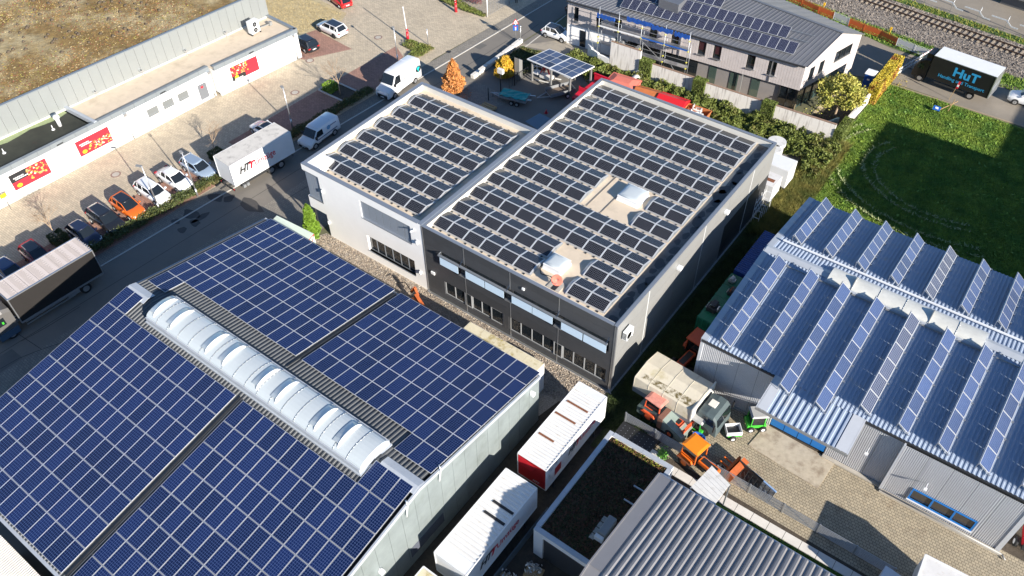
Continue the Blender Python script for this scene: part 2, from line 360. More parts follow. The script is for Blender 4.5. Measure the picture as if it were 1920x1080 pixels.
# the street runs at a slight angle to the buildings
kx = lambda y: -26.05+.066*(y+0)          # left kerb
ex = lambda y: -21.35+.048*(y+0)          # right edge
sheet('street', [(kx(-70), -70), (ex(-70), -70), (ex(75), 75), (kx(75), 75)], 0., ASPH)
mb = MB()
for y0 in range(-60, 62, 2):
    y1 = y0+1.985
    mb.hexa([(kx(y0)-.16, y0, -.02), (kx(y0), y0, -.02), (kx(y1), y1, -.02), (kx(y1)-.16, y1, -.02), (kx(y0)-.16, y0, .05), (kx(y0), y0, .05), (kx(y1), y1, .05), (kx(y1)-.16, y1, .05)])
o = mb.build('kerb', KERB); o['kind'] = 'structure'
sheet('pavement', [(kx(-70)-1.7, -70), (kx(-70)-.16, -70), (kx(75)-.16, 75), (kx(75)-1.7, 75)], .004, PAVEG)
sheet('pavement', [(ex(-70)+.02, -70), (-15.5, -70), (-15.5, 0), (-14, 0), (-14.6, 17), (-14.6, 26), (ex(29), 29)], .004, PAVEG)
lot = [(-75, -70), (kx(-70)-1.7, -70), (kx(30)-1.7, 30), (kx(31)-1.9, 31), (kx(75)-1.2, 75), (-75, 75)]
sheet('car_park', lot, -.004, PAVE)
for pts in ([(-34.6, -30), (-28.9, -30), (-28.0, -.2), (-33.2, -.2)], [(-33.0, 4.2), (-27.9, 4.2), (-27.2, 17.4), (-32.6, 17.4)],
            [(-32.4, 20.0), (-27.0, 20.0), (-26.6, 27.6), (-31.9, 30.6)], [G(570, 112), G(505, 95), G(590, 55), G(660, 92)]):
    sheet('parking_bay', pts, .002, PAVER)
# drive-way and the courtyard behind the white building
sheet('courtyard', [(-18.7, 17), (19.4, 17), (19.4, 39), (-7, 39), (-7, 44), (-19.0, 44), (ex(27), 27)], .006, ASPH)
sheet('paved_court', [(-18.9, 22.5), (-14.2, 22.5), (-12.2, 29.5), (-19.2, 30.2)], .010, PAVEG)
sheet('side_road', [G(975, 85), G(1075, 72), G(1185, 112), G(1150, 125), G(1085, 118), G(1030, 95)], .010, mat('worn_paving', (.33, .29, .23), .9, var=.1, vs_=.6, c2=(.24, .215, .18), mixs=.6))
# gravel strip around the front of the buildings
gs = sheet('gravel_strip', [(-14.6, -2.6), (-13.2, 0), (19.2, 0), (19.2, -3.2), (16.6, -3.2), (16, -6), (-13, -6)], .008, GRAV)
sheet('edging', rect(0, 19.6, -.22, -.06), .03, mat('edging_stone', (.60, .55, .50), .9))
sheet('asphalt_yard', [(ex(-70), -70), (30, -70), (30, -35), (ex(-35), -35)], -.008, ASPH)
# yards on the right
sheet('yard', [(16, -40), (70, -40), (70, 4.4), (24.3, 4.4), (21.5, 3.5), (21.5, -1.1), (16, -3)], -.004, SOIL)
sheet('paved_yard', [(25.0, -2.6), (70, -3.4), (70, 4.45), (26.5, 4.45)], .004, PAVEY)
MB().prism([(31.0, 4.5), G(1403, 835)[:2], G(1533, 917)[:2], G(1565, 868)[:2]], 0, .06, 'z').build('stained_slab', SLAB)['kind'] = 'structure'
sheet('rough_strip', [(19.4, -3), (24.4, -1.2), (24.4, 26), (19.4, 26)], .0, TURFD)
sheet('rough_bank', [(-7.5, 39.0), (-7.5, 42.4), (20.9, 42.4), (20.9, 43.5), (22.3, 43), (22.0, 26), (24, 24), (19.4, 24), (19.4, 39)], .004, TURFD)
field = [(21.5, 44), (21.6, 58.6), (80, 56.6), (80, 20), (24.2, 24), (22.0, 28)]
sheet('meadow', field, -.002, TURF)
sheet('lane', [(19.5, 66.6), (9, 70), (-5, 73), (-5, 61.5), (17, 57.5), (21.3, 58.9), (85, 56.8), (85, 63.2), (35, 66.4)], .002, mat('pale_asphalt', (.235, .205, .165), .9, var=.1, vs_=.4, bump=.3, bs=60))
o = MB().box(21.6, 80, 58.3, 58.5, -.02, .06).build('kerb', mat('earthy_kerb', (.30, .24, .16), .9, var=.2, vs_=2)); o['kind'] = 'structure'
sheet('patio', [(-9, 43), (20.6, 43.2), (21, 53.5), (17.5, 58), (17, 46.2), (-9, 46.2)], .006, BARE)
sheet('patio_garden', [(15.6, 43.4), (20.9, 43.6), (21, 53), (18.3, 55), (17.6, 48)], .010, SOIL)
# railway land beyond
rd = np.array([.9915, -.130]); rn = np.array([.130, .9915])
def RW(s, t): return tuple(np.array([33.6, 73.4])+rd*s+rn*t)
def strip(name, t0, t1, z, m, s0=-60, s1=60): return sheet(name, [RW(s0, t0), RW(s1, t0), RW(s1, t1), RW(s0, t1)], z, m)
strip('verge', -8.2, -4.4, .0, TURF); strip('verge', 3.2, 5.2, .012, TURF); strip('service_road', 5.2, 13, .006, MATS['pale_asphalt'])
mb = MB()
a0, a1, b0, b1 = -4.8, -1.4, 2.4, 3.6
for (u, zu, v, zv) in ((a0, .0, a1, .32), (a1, .32, b0, .32), (b0, .32, b1, .0)):
    mb.poly([(*RW(-60, u), zu), (*RW(60, u), zu), (*RW(60, v), zv), (*RW(-60, v), zv)])
bal = mb.build('ballast_bed', mat('ballast_fines', (.20, .175, .15), .95, var=.4, vs_=3)); bal['kind'] = 'structure'
P = np.array([[*RW(s, t), 0] for s, t in zip(RNG.uniform(-45, 22, 26000), RNG.uniform(-4.8, 3.3, 26000))])
tt = ((P[:, :2]-np.array([33.6, 73.4]))@rn); P[:, 2] = np.where(tt < -1.4, (tt+4.8)/3.4*.32, np.where(tt > 2.4, (3.6-tt)/1.2*.32, .32))
v = leaves(P, .13, 0); o = link('ballast_stones', quickmesh('ballast_stones', v, 4, STONE), None); o['kind'] = 'stuff'; tag(o, 'grey brown ballast stones heaped along the railway line', 'ballast')
tr = MB(); track = bpy.data.objects.new('railway_track', None); col.objects.link(track); track['kind'] = 'structure'
for t in (-.05, 1.4):
    m_ = MB(); p0, p1 = RW(-60, t), RW(60, t); m_.beam((*p0, .52), (*p1, .52), .09, .16); m_.build('rail', RAILM, track)
sm_ = MB().box(-.12, .12, -1.3, 1.3, -.06, .06).mesh('sleeper', SLEEP)
for k in range(-52, 32):
    p = RW(k*.72, .68); o = link('sleeper', sm_, track); o.location = (p[0], p[1], .39); o.rotation_euler = (0, 0, math.atan2(rd[1], rd[0]))
# manholes, drains, wet marks
mh = [(217, 327), (553, 173.5), (581, 113.5), (709, 70)]
for i, (px, py) in enumerate(mh):
    p = G(px, py); mb = MB().cyl((p[0], p[1], .0), (p[0], p[1], .012), .55, n=20); 
    t = thing('manhole', ['round manhole ring in the paving before the white car row', 'large reddish manhole ring in front of the right poster wall', 'round manhole by the end corner of the supermarket', 'round manhole near the white red barrier'][i], 'manhole', p, group='manholes in the car park')
    mb.build('ring', mat('manhole_ring', (.24, .16, .13), .9), t); MB().cyl((p[0], p[1], .012), (p[0], p[1], .018), .38, n=20).build('lid', CONC, t)
p = G(841, 97); mb = MB().box(p[0]-.3, p[0]+.3, p[1]-.25, p[1]+.25, .0, .012)
for k in range(5): mb.box(p[0]-.25+k*.11, p[0]-.2+k*.11, p[1]-.2, p[1]+.2, .012, .02, 1)
tag(mb.build('drain_grate', [BLACK, STEELD]), 'dark street drain grate at the kerb line', 'drain')
ws = MB()
for (px, py, rx_, ry_) in ((358, 402, 1.0, .3), (376, 408, .35, .5), (366, 418, .6, .25), (342, 431, .45, .25), (330, 415, .5, .18), (405, 370, .9, .3), (470, 385, 1.6, .35), (430, 372, .5, .3)):
    c = G(px, py); n = 14; ws.poly([(c[0]+rx_*(1+.25*math.sin(3*a+px))*math.sin(a+.4), c[1]+ry_*2*(1+.2*math.cos(2*a+py))*math.cos(a+.4), .006) for a in [2*math.pi*i/n for i in range(n)]])
o = ws.build('wet_marks', WET); o['kind'] = 'structure'
# seams and painted lines of the street
for (a, b) in ((G(0, 727), G(560, 372)), (G(640, 335), G(885, 128)), (G(885, 128), G(990, 62))):
    pass
mb = MB(); 
for y0 in range(-40, 40, 8): mb.beam((-23.3+.055*y0, y0, .004), (-23.3+.055*(y0+8), y0+8, .004), .05, .003)
for (a, b) in (((850, 160), (1010, 45)), ): mb.beam((*G(*a)[:2], .005), (*G(*b)[:2], .005), .06, .003)
o = mb.build('asphalt_joint', BLACK); o['kind'] = 'structure'
mb = MB()
for (a, b) in (((985, 88), (1062, 28)), ): mb.beam((*G(*a)[:2], .014), (*G(*b)[:2], .014), .14, .02)
o = mb.build('channel_line', KERB); o['kind'] = 'structure'
# grass
def grass(name, poly, n, h, m, label, z=0., w=.035, lean=.5):
    p = scatter(poly, n); p[:, 2] = z; o = link(name, quickmesh(name, blades(p, h, w, lean), 3, m)); tag(o, label, 'grass', kind='stuff'); return o
fv = [(21.6, 44), (21.7, 58.3), (45, 57.6), (46, 20), (24.6, 25), (22.2, 28)]
grass('meadow_grass', fv, 300000, .14, BLADE, 'lush green meadow grass between the lane and the long hall', w=.04, lean=.8)
nv = int(2500); p = scatter(fv, nv); q = leaves(p+np.array([0, 0, .12]), .16); o = link('meadow_weeds', quickmesh('meadow_weeds', q, 4, BLADE)); tag(o, 'broad leaved weeds standing in the green meadow', 'weeds', kind='stuff')
grass('bank_grass', [(20, 24), (20, 38), (20.5, 42.5), (22.8, 43.5), (23.2, 30), (24.6, 25.5)], 60000, .62, BLADEY, 'tall dry brown green grass on the bank behind the dark building', w=.035, lean=.55)
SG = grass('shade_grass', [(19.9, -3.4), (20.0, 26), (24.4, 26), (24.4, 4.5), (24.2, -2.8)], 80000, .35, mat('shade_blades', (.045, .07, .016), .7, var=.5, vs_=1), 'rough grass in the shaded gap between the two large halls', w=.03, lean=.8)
vp = [RW(-50, -8.0), RW(20, -8.0), RW(20, -4.6), RW(-50, -4.6)]
grass('verge_grass', vp, 50000, .2, BLADE, 'bright green grass verge beside the railway ballast', w=.06, lean=.8)
vp = [RW(-50, 3.5), RW(20, 3.5), RW(20, 5.1), RW(-50, 5.1)]
grass('verge_weeds', vp, 16000, .25, mat('yellow_green_blades', (.20, .21, .03), .7, var=.4, vs_=2), 'yellow green weeds along the far side of the track', w=.07, lean=.9)
sheet('dry_lawn', [G(470, 60), G(500, 92), G(575, 62), G(640, 40), G(650, 25), G(600, 0), G(520, -30), G(440, -10)], .012, SAND)
grass('dry_lawn_grass', [G(480, 50), G(500, 88), G(575, 58), G(636, 38), G(640, 25), G(560, -10), G(500, -10)], 14000, .1, mat('straw_blades', (.42, .34, .18), .9, var=.4, vs_=2), 'straw coloured dry lawn beside the supermarket end wall', w=.04, lean=.9)
# pebbles of the strip
P = scatter([(-14.3, -2.6), (-13.0, -.05), (19.0, -.25), (19.2, -3.2), (-13, -4.5)], 42000); P[:, 2] = .04
o = link('strip_pebbles', quickmesh('strip_pebbles', leaves(P, .055, .3, .5), 4, [mat('pebble_a', (.50, .43, .34), .9), mat('pebble_b', (.34, .27, .21), .9), mat('pebble_c', (.22, .20, .18), .9)], RNG.integers(0, 3, len(P))))
tag(o, 'brown and beige pebbles in the strip along the building front', 'pebbles', kind='stuff')

# old wheel tracks curving through the meadow
tm = []
for r_ in (6.0, 6.9, 9.2, 10.2):
    a_ = RNG.uniform(2.6, 5.2, int(330*r_/6)); q = np.stack([33.5+r_*np.cos(a_)*1.25+RNG.normal(size=len(a_))*.10, 43+r_*np.sin(a_)+RNG.normal(size=len(a_))*.10, np.full(len(a_), .16)], 1); tm.append(q)
o = link('wheel_tracks', quickmesh('wheel_tracks', blades(np.concatenate(tm), .16, .06, .9), 3, mat('pale_trodden_grass', (.30, .34, .16), .8, var=.3, vs_=2))); tag(o, 'pale trodden grass of old wheel tracks curving through the meadow', 'grass', kind='stuff')

n_ = len(SG.data.vertices); co_ = np.zeros(n_*3, np.float32); SG.data.vertices.foreach_get('co', co_); co_ = co_.reshape(-1, 3); co_[:, 2] += np.where(co_[:, 1] < 4.6, np.clip((co_[:, 0]-20.9)/2.3, 0, 1)*.985, 0); SG.data.vertices.foreach_set('co', co_.ravel()); SG.data.update()
# the yard lies a metre higher than the street side
sheet('yard_terrain', [(23.2, -5.3), (27.7, -5.3), (27.7, -7.8), (70, -7.8), (70, 27), (24.6, 27), (24.6, 4.4), (23.2, 4.4)], .975, SOIL)
ob_ = MB().poly([(20.9, -5.3, 0), (23.2, -5.3, .975), (23.2, 4.4, .975), (20.9, 4.4, 0)]).poly([(20.9, 4.4, 0), (23.2, 4.4, .975), (24.6, 4.4, .975), (24.6, 5.0, 0)]).poly([(24.5, 4.4, 0), (24.6, 4.4, .975), (24.6, 27, .975), (24.5, 27, 0)]).poly([(24.6, 27, .975), (70, 27, .975), (70, 27.1, 0), (24.6, 27.1, 0)]).build('yard_slope', TURFD); ob_['kind'] = 'structure'
mb = MB()
for pl_ in ([(0, 692), (35, 672), (78, 655), (130, 638)], [(78, 655), (55, 640), (25, 620)], [(130, 640), (180, 600), (235, 560)], [(150, 575), (90, 612), (40, 640)], [(540, 372), (600, 335), (660, 290)], [(925, 45), (960, 70), (985, 88)], [(480, 420), (430, 445), (380, 470)]):
    q_ = [G(*p)[:2] for p in pl_]
    for i in range(len(q_)-1): mb.beam((*q_[i], .006), (*q_[i+1], .006), .05, .004)
o = mb.build('asphalt_joint', BLACK); o['kind'] = 'structure'
for pts in ([(-24.6, -33), (-22.9, -33), (-22.8, -26.5), (-24.5, -26.5)], [(-22.6, 20.5), (-21.3, 20.6), (-21.0, 26), (-22.4, 26)], [(-24.3, 36.2), (-22.6, 36.2), (-22.5, 37.6), (-24.2, 37.5)]): sheet('asphalt_patch', pts, .003, mat('repaired_asphalt', (.12, .115, .105), .9, var=.1, vs_=1))
# ================================================================== SOLAR PANELS
def panel_mesh(name, sx, sy, glass, fr=.03, th=.04, fm=None):
    mb = MB(); x, y = sx/2, sy/2; k = fr
    v = [(-x, -y, 0), (x, -y, 0), (x, y, 0), (-x, y, 0), (-x, -y, th), (x, -y, th), (x, y, th), (-x, y, th),
         (-x+k, -y+k, th), (x-k, -y+k, th), (x-k, y-k, th), (-x+k, y-k, th)]
    mb.v = v
    for f in ((3, 2, 1, 0), (0, 1, 5, 4), (1, 2, 6, 5), (2, 3, 7, 6), (3, 0, 4, 7), (4, 5, 9, 8), (5, 6, 10, 9), (6, 7, 11, 10), (7, 4, 8, 11)): mb.face(f, 0)
    mb.face((8, 9, 10, 11), 1); return mb.mesh(name, [fm or FRAME, glass])
def frame_mat(o, ex_, ey_):
    """matrix with local x along ex_, local y along ey_"""
    X = Vector(ex_).normalized(); Y = Vector(ey_); Y = (Y-X*Y.dot(X)).normalized(); Z = X.cross(Y)
    return Matrix(((X.x, Y.x, Z.x, o[0]), (X.y, Y.y, Z.y, o[1]), (X.z, Y.z, Z.z, o[2]), (0, 0, 0, 1)))
def put_panel(root, me, c, exv, eyv, name='solar_panel'):
    ro = origin(root); return link(name, me, root, mat=frame_mat((c[0]-ro.x, c[1]-ro.y, c[2]-ro.z), exv, eyv))
MONO = panel_mesh('solar_panel', 1.665, 1.08, PV_MONO, .034, .035); POLY = panel_mesh('solar_panel', 1.045, 1.745, PV_POLY, .019)
RAILG = mat('rail_bright', (.54, .55, .56), .45, .2)
def tents(label, x0, ncol, y0, nrow, skip, z, name='solar_array'):
    t = thing(name, label, 'solar array', (x0+ncol*1.745/2, y0, z)); h = .26; dy = math.sqrt(1.08**2-h*h); y0 = y0-.06
    supp = MB(); defl = MB(); pads = MB()
    for i in range(nrow):
        ya = y0+2.475*i; runs = []; run = None
        for c in range(ncol):
            if (i, c) in skip: run = None; continue
            if run is None: run = [c, c]; runs.append(run)
            run[1] = c
            xc = x0+(c+.5)*1.745
            put_panel(t, MONO, (xc, ya+dy/2, z+.10+h/2), (1, 0, 0), (0, dy, h))
            put_panel(t, MONO, (xc, ya+dy+.04+dy/2, z+.10+h/2), (1, 0, 0), (0, dy, -h))
            for q in (.45, 1.25):
                pads.box(x0+c*1.745+q-.07, x0+c*1.745+q+.07, ya-.22, ya-.02, z, z+.06); pads.box(x0+c*1.745+q-.07, x0+c*1.745+q+.07, ya+2*dy+.06, ya+2*dy+.24, z, z+.06)
        for r in runs:
            for c in range(r[0], r[1]+2):
                xx = x0+c*1.745
                supp.beam((xx, ya-.02, z+.115), (xx, ya+dy+.02, z+.115+h), .07, .05); supp.beam((xx, ya+dy+.02, z+.115+h), (xx, ya+2*dy+.06, z+.115), .07, .05)
            xa, xb = x0+r[0]*1.745-.03, x0+(r[1]+1)*1.745+.03
            supp.box(xa, xb, ya-.07, ya-.03, z+.02, z+.08); supp.box(xa, xb, ya+2*dy+.07, ya+2*dy+.11, z+.02, z+.08)
            for xs, s in ((xa, -1), (xb, 1)):
                defl.prism([(ya-.02, z+.03), (ya+dy+.02, z+.03), (ya+dy+.02, z+.09+h-.03), (ya, z+.10)], xs+s*.02, xs+s*.06, 'x'); defl.prism([(ya+dy+.08, z+.03), (ya+2*dy+.06, z+.03), (ya+2*dy+.04, z+.10), (ya+dy+.08, z+.09+h-.03)], xs+s*.02, xs+s*.06, 'x')
                defl.prism([(ya+.05, z+.02), (ya+2*dy, z+.02), (ya+dy+.3, z+.07+h), (ya+dy-.25, z+.07+h)], xs+s*.06, xs+s*.22, 'x') if s < 0 else None
    supp.build('support_rail', RAILG, t); defl.build('wind_deflector', GALV, t); o = pads.build('ballast_pad', BLACK, t); return t
# ================================================================== WHITE + DARK MAIN BUILDING
def parapet_block(t, x0, x1, y0, y1, z, zr, cap, w=.42, gapm=2.9, sides='NSEW'):
    """coping pieces on top of the wall, one object each, and the upstand inside"""
    def pieces(a, b, f):
        n = max(1, round((b-a)/gapm)); s = (b-a)/n
        for i in range(n): f(a+i*s+.008, a+(i+1)*s-.008)
    def bx(a, b, c, d):
        m = MB().box(a, b, c, d, z, z+.05); m.build('coping', cap, t)
    if 'S' in sides: pieces(x0, x1-w, lambda a, b: bx(a, b, y0-.04, y0+w-.04))
    if 'N' in sides: pieces(x0+w, x1, lambda a, b: bx(a, b, y1-w+.04, y1+.04))
    if 'W' in sides: pieces(y0+w-.03, y1, lambda a, b: bx(x0-.04, x0+w-.05, a, b))
    if 'E' in sides: pieces(y0, y1-w+.03, lambda a, b: bx(x1-w+.05, x1+.04, a, b))
ZW, ZD, ZR = 7.90, 7.86, 7.32
wb = thing('office_building', 'white rendered two storey office block with black tented solar rows on its flat roof', 'building', (-7.3, 8.4, 0))
m = MB()
# walls of the white block (solid with openings cut by building around them); front face y=0 from x -14.6 to 0
def wall_y(mb, x0, x1, z0, z1, yf, th, holes, m=0):
    xs = sorted({x0, x1, *[h[0] for h in holes], *[h[1] for h in holes]}); zs = sorted({z0, z1, *[h[2] for h in holes], *[h[3] for h in holes]})
    for i in range(len(xs)-1):
        j = 0
        while j < len(zs)-1:
            cx, cz = (xs[i]+xs[i+1])/2, (zs[j]+zs[j+1])/2
            if not any(h[0] < cx < h[1] and h[2] < cz < h[3] for h in holes):
                k = j+1
                while k < len(zs)-1 and not any(h[0] < cx < h[1] and h[2] < (zs[k]+zs[k+1])/2 < h[3] for h in holes): k += 1
                mb.box(xs[i], xs[i+1], min(yf, yf+th), max(yf, yf+th), zs[j], zs[k], m); j = k
            else: j += 1
wall_y(m, -14.6, -.02, 0, 7.9, 0, .35, [(-14.7, -12.62, 4.1, 7.2), (-7.4, -1.4, 5.0, 7.05), (-7.25, -1.4, 1.05, 2.95), (-14.7, -12.55, -.1, 2.75)])
m.box(-14.6, -14.25, 2.2, 16.9, 0, 7.9); m.box(-14.25, -.3, 16.55, 16.9, 0, 7.9); m.box(-.35, -.02, .35, 16.55, 0, 7.9)
m.box(-14.6, -12.56, .35, 2.2, 2.75, 4.0); m.box(-14.6, -12.6, .35, 2.2, 7.2, 7.9); m.box(-14.25, -12.5, 2.2, 2.5, 0, 2.75); m.box(-12.55, -12.3, .35, 2.5, 0, 2.75)
m.build('wall', WHITE, wb)
MB().box(-14.25, -.35, .35, 16.55, ZR-.2, ZR).build('flat_roof', MEMB, wb)
u = MB(); u.box(-14.25, -14.2, .4, 16.5, ZR, ZW-.01); u.box(-14.2, -.4, 16.5, 16.55, ZR, ZW-.01); u.box(-.4, -.35, .4, 16.5, ZR, ZW-.01); u.box(-14.2, -.4, .35, .4, ZR, ZW-.01); u.build('upstand', UPST, wb)
parapet_block(wb, -14.6, -.02, 0, 16.9, ZW, ZR, CAPM)
def window_band(t, x0, x1, z0, z1, y, n, fw=.07, depth=.2, frame=CAPM, mull=None, sill=True, curtains=()):
    f = MB(); f.box(x0, x1, y+depth, y+depth+.06, z0, z0+fw); f.box(x0, x1, y+depth, y+depth+.06, z1-fw, z1); f.box(x0, x0+fw, y+depth, y+depth+.06, z0+fw, z1-fw); f.box(x1-fw, x1, y+depth, y+depth+.06, z0+fw, z1-fw)
    for i in range(1, n): xm = x0+(x1-x0)*i/n; f.box(xm-fw/2, xm+fw/2, y+depth-.01, y+depth+.06, z0+fw, z1-fw)
    w_ = f.build('window', frame, t)
    for i in range(n): xa, xb = x0+(x1-x0)*i/n, x0+(x1-x0)*(i+1)/n; MB().box(xa+.03, xb-.03, y+depth+.03, y+depth+.045, z0+.03, z1-.03).build('pane', GLASSD, w_)
    if sill: MB().box(x0-.02, x1+.02, y-.07, y+depth, z0-.05, z0).build('sill', frame, w_)
    return w_
# stuff behind the glass: curtains and a desk read through the windows
w1 = window_band(wb, -7.25, -1.4, 1.05, 2.95, 0, 6, .09, .22)
sh = MB()
for i, x in enumerate(np.linspace(-7.35, -1.45, 8)[:-1]):
    MB().box(x+.02, x+.82, .12, .15, 5.02, 6.95).build('window_blind', BLINDG, wb)
MB().box(-7.4, -1.4, .05, .2, 6.95, 7.05).box(-7.4, -1.4, -.05, .2, 4.95, 5.02).box(-7.4, -7.34, .05, .2, 5.02, 6.95).box(-1.46, -1.4, .05, .2, 5.02, 6.95).build('blind_frame', CAPM, wb)
# corner window and the recessed entrance under it
for k in range(3): MB().box(-14.5+k*.62, -13.92+k*.62, .12, .15, 4.15, 7.1).build('window_blind', BLINDG, wb)
for k in range(3): MB().box(-14.5, -14.47, .25+k*.62, .83+k*.62, 4.15, 7.1).build('window_blind', BLINDG, wb)
MB().box(-14.6, -12.62, .0, .2, 4.02, 4.12).box(-14.6, -12.62, .0, .2, 7.1, 7.2).box(-12.7, -12.62, .02, .2, 4.12, 7.1).box(-14.62, -14.4, .2, 2.2, 4.02, 4.12).box(-14.62, -14.4, .2, 2.2, 7.1, 7.2).build('blind_frame', CAPM, wb)
MB().box(-14.5, -14.35, .1, .25, 0, 2.75).box(-13.7, -13.55, 1.6, 1.75, 0, 2.75).build('entrance_column', STEELD, wb)
MB().box(-13.5, -12.56, 1.7, 1.76, .1, 2.6).build('entrance_door', GLASSD, wb)
for (x, z) in ((-12.35, 5.7), (-12.4, 1.9), (-.75, 5.6), (-.8, 1.9)):
    t = thing('wall_lamp', {(-12.35, 5.7): 'white cylinder wall lamp beside the grey corner blinds', (-12.4, 1.9): 'white wall lamp beside the entrance opening', (-.75, 5.6): 'white wall lamp right of the long grey blinds', (-.8, 1.9): 'white wall lamp right of the ground floor window band'}[(x, z)], 'wall lamp', (x, 0, z), group='wall lamps on the white facade')
    MB().box(x-.05, x+.05, -.08, 0, z+.05, z+.25).build('bracket', GREY, t); MB().cyl((x+.12, -.14, z-.12), (x+.12, -.14, z+.22), .11, n=12).build('lamp_body', WHITEP, t)
tag(MB().cyl((-.9, -.04, 6.95), (-.9, -.3, 6.98), .07, n=10).cyl((-.9, -.3, 6.98), (-1.05, -.42, 6.9), .05, n=8).box(-.98, -.82, -.05, 0, 6.87, 7.05).build('security_camera', WHITEP), 'small camera under the parapet next to the black facade', 'camera')
tents('dark tented solar panels in six rows on the roof of the white block', -13.65, 7, 1.35, 6, set(), ZR)

db = thing('warehouse_building', 'black clad two storey warehouse with pale side wall and the largest tented solar roof', 'building', (9.7, 14.2, 0))
m = MB(); m.box(.05, 19.3, .5, 28.3, 0, ZR-.02); m.box(.05, 19.3, .11, .5, 0, .7).box(.05, 19.3, .11, .5, 2.46, 4.6).box(.05, 19.3, .11, .5, 5.95, ZR-.02); m.build('wall_core', STEELD, db)
MB().box(.35, 19.05, .35, 28.05, ZR-.02, ZR).build('flat_roof', MEMB, db)
# damp strip along the shaded east edge
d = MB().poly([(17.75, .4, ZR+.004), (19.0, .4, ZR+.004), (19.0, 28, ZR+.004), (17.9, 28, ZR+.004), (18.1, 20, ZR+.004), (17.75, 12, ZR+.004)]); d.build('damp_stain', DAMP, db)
d = MB()
for i in range(26):
    y = .9+i*1.06; k = 12; r = .25+.35*random.random(); cx = 18.45+.25*math.sin(i*1.7)
    d.poly([(cx+r*(1+.2*math.sin(3*a+i))*math.cos(a), y+1.5*r*(1+.25*math.cos(2*a+i*2))*math.sin(a), ZR+.008) for a in [2*math.pi*j/k for j in range(k)]])
d.build('puddle', mat('puddle', (.055, .05, .048), .3), db)
m = MB(); m.box(0.01, 19.34, .11, .3, ZR-.3, ZD); m.box(0, .3, .3, 28.35, ZR-.3, ZD); m.box(.3, 19.35, 28.1, 28.4, ZR-.3, ZD); m.box(19.08, 19.32, .3, 28.1, ZR-.3, ZD); m.build('parapet', STEELD, db)
u = MB(); u.box(.3, .34, .3, 28.1, ZR, ZD-.01); u.box(.34, 19.05, 28.05, 28.1, ZR, ZD-.01); u.box(19.04, 19.08, .3, 28.05, ZR, ZD-.01); u.box(.34, 19.05, .3, .34, ZR, ZD-.01); u.build('upstand', UPST, db)
parapet_block(db, .0, 19.35, 0, 28.4, ZD, ZR, CAPM, .30, 4.8)
# the wide coping between the two roofs, west face above white roof
MB().box(-.55, 0-.0, .35, 16.5, ZD-.02, ZD+.03).build('coping', CAPM, db) if False else None
# front: black cladding cassettes with joints; holes for the windows
H_ = [(2.0, 8.95, 4.65, 5.9), (9.65, 18.85, 4.65, 5.9), (2.05, 8.55, .75, 2.45), (9.15, 18.9, .7, 2.4)]
bx_ = [.03, 4.55, 9.35, 14.15, 19.3]; bz_ = [.08, .75, 1.6, 2.42, 3.5, 4.62, 5.92, 7.0, 7.8]
for i in range(4):
    for j in range(8):
        a, b, c, d2 = bx_[i]+.012, bx_[i+1]-.012, bz_[j]+.008, bz_[j+1]-.008
        sub = [(a, b)]
        for h in H_:
            if h[2] < (c+d2)/2 < h[3]:
                ns = []
                for (p, q) in sub:
                    if h[0] > p+.05: ns.append((p, min(q, h[0])))
                    if h[1] < q-.05: ns.append((max(p, h[1]), q))
                    if h[1] <= p or h[0] >= q: ns.append((p, q))
                sub = list({s_ for s_ in ns if s_[1]-s_[0] > .1 and not (s_[0] < h[0]-.01 and s_[1] > h[0]+.02)})
        for (p, q) in sub: MB().box(p, q, 0, .1, c, d2).build('cladding_panel', ANTH, db)
MB().box(-.04, .06, -.03, .05, 0, ZD).box(19.2, 19.33, -.03, .0, .1, ZD-.05).build('corner_trim', GREY, db)
for x in (4.55, 9.35, 14.15): MB().box(x-.03, x+.03, -.015, .0, .1, ZD-.1).build('joint_trim', GREY, db)
for (x0, x1, n) in ((2.05, 4.3, 2), (4.3, 5.1, 1), (5.1, 7.2, 2), (7.2, 8.55, 1)): window_band(db, x0, x1, .78, 2.42, 0, n, .09, .12 if n > 1 else .04, FRG, sill=False)
for (x0, x1, n) in ((9.2, 13.75, 4), (13.75, 14.6, 1), (14.6, 18.85, 4)): window_band(db, x0, x1, .72, 2.38, 0, n, .09, .12 if n > 1 else .04, FRG, sill=False)
for xs in ([2.05, 4.6], [4.75, 6.85, 8.9], [9.7, 11.75, 13.75], [14.55, 16.6, 18.75]):
    pass
for (a, b) in ((2.05, 4.05), (4.88, 6.87), (6.95, 8.9), (9.72, 11.74), (11.8, 13.76), (14.6, 16.6), (16.7, 18.77)):
    s_ = MB()
    for k in range(10): zz = 4.72+k*.108; s_.hexa([(a, -.30, zz), (b, -.30, zz), (b, -.24, zz+.06), (a, -.24, zz+.06), (a, -.32, zz+.04), (b, -.32, zz+.04), (b, -.26, zz+.1), (a, -.26, zz+.1)])
    o = s_.build('window_blind', BLIND, db)
for (x0, x1) in ((2.0, 18.85), ):
    MB().box(x0, x1, .06, .1, 4.66, 5.88).build('window_strip', GLASSD, db)
MB().box(1.95, 18.88, -.48, -.28, 5.84, 5.95).box(1.95, 2.0, -.48, 0, 5.84, 5.95).build('blind_rail', CAPM, db)
for x in (4.4, 9.3, 14.2, 18.8): MB().beam((x, -.4, 5.95), (x, 0, 6.35), .03).build('stay_rod', CHROME, db)
for x in (4.45, 9.3, 14.2): MB().box(x-.38, x+.38, -.03, 0, 4.68, 5.84).build('fixed_panel', STEELD, db); MB().box(x-.36, x+.4, -.3, -.02, 4.6, 4.66).build('window_ledge', GREY, db)
t = tag(MB().box(.62, 1.05, -.14, 0, 2.62, 2.95).build('junction_box', WHITEP, bevel=.04), 'white wall box on the black facade near the white block', 'wall box')
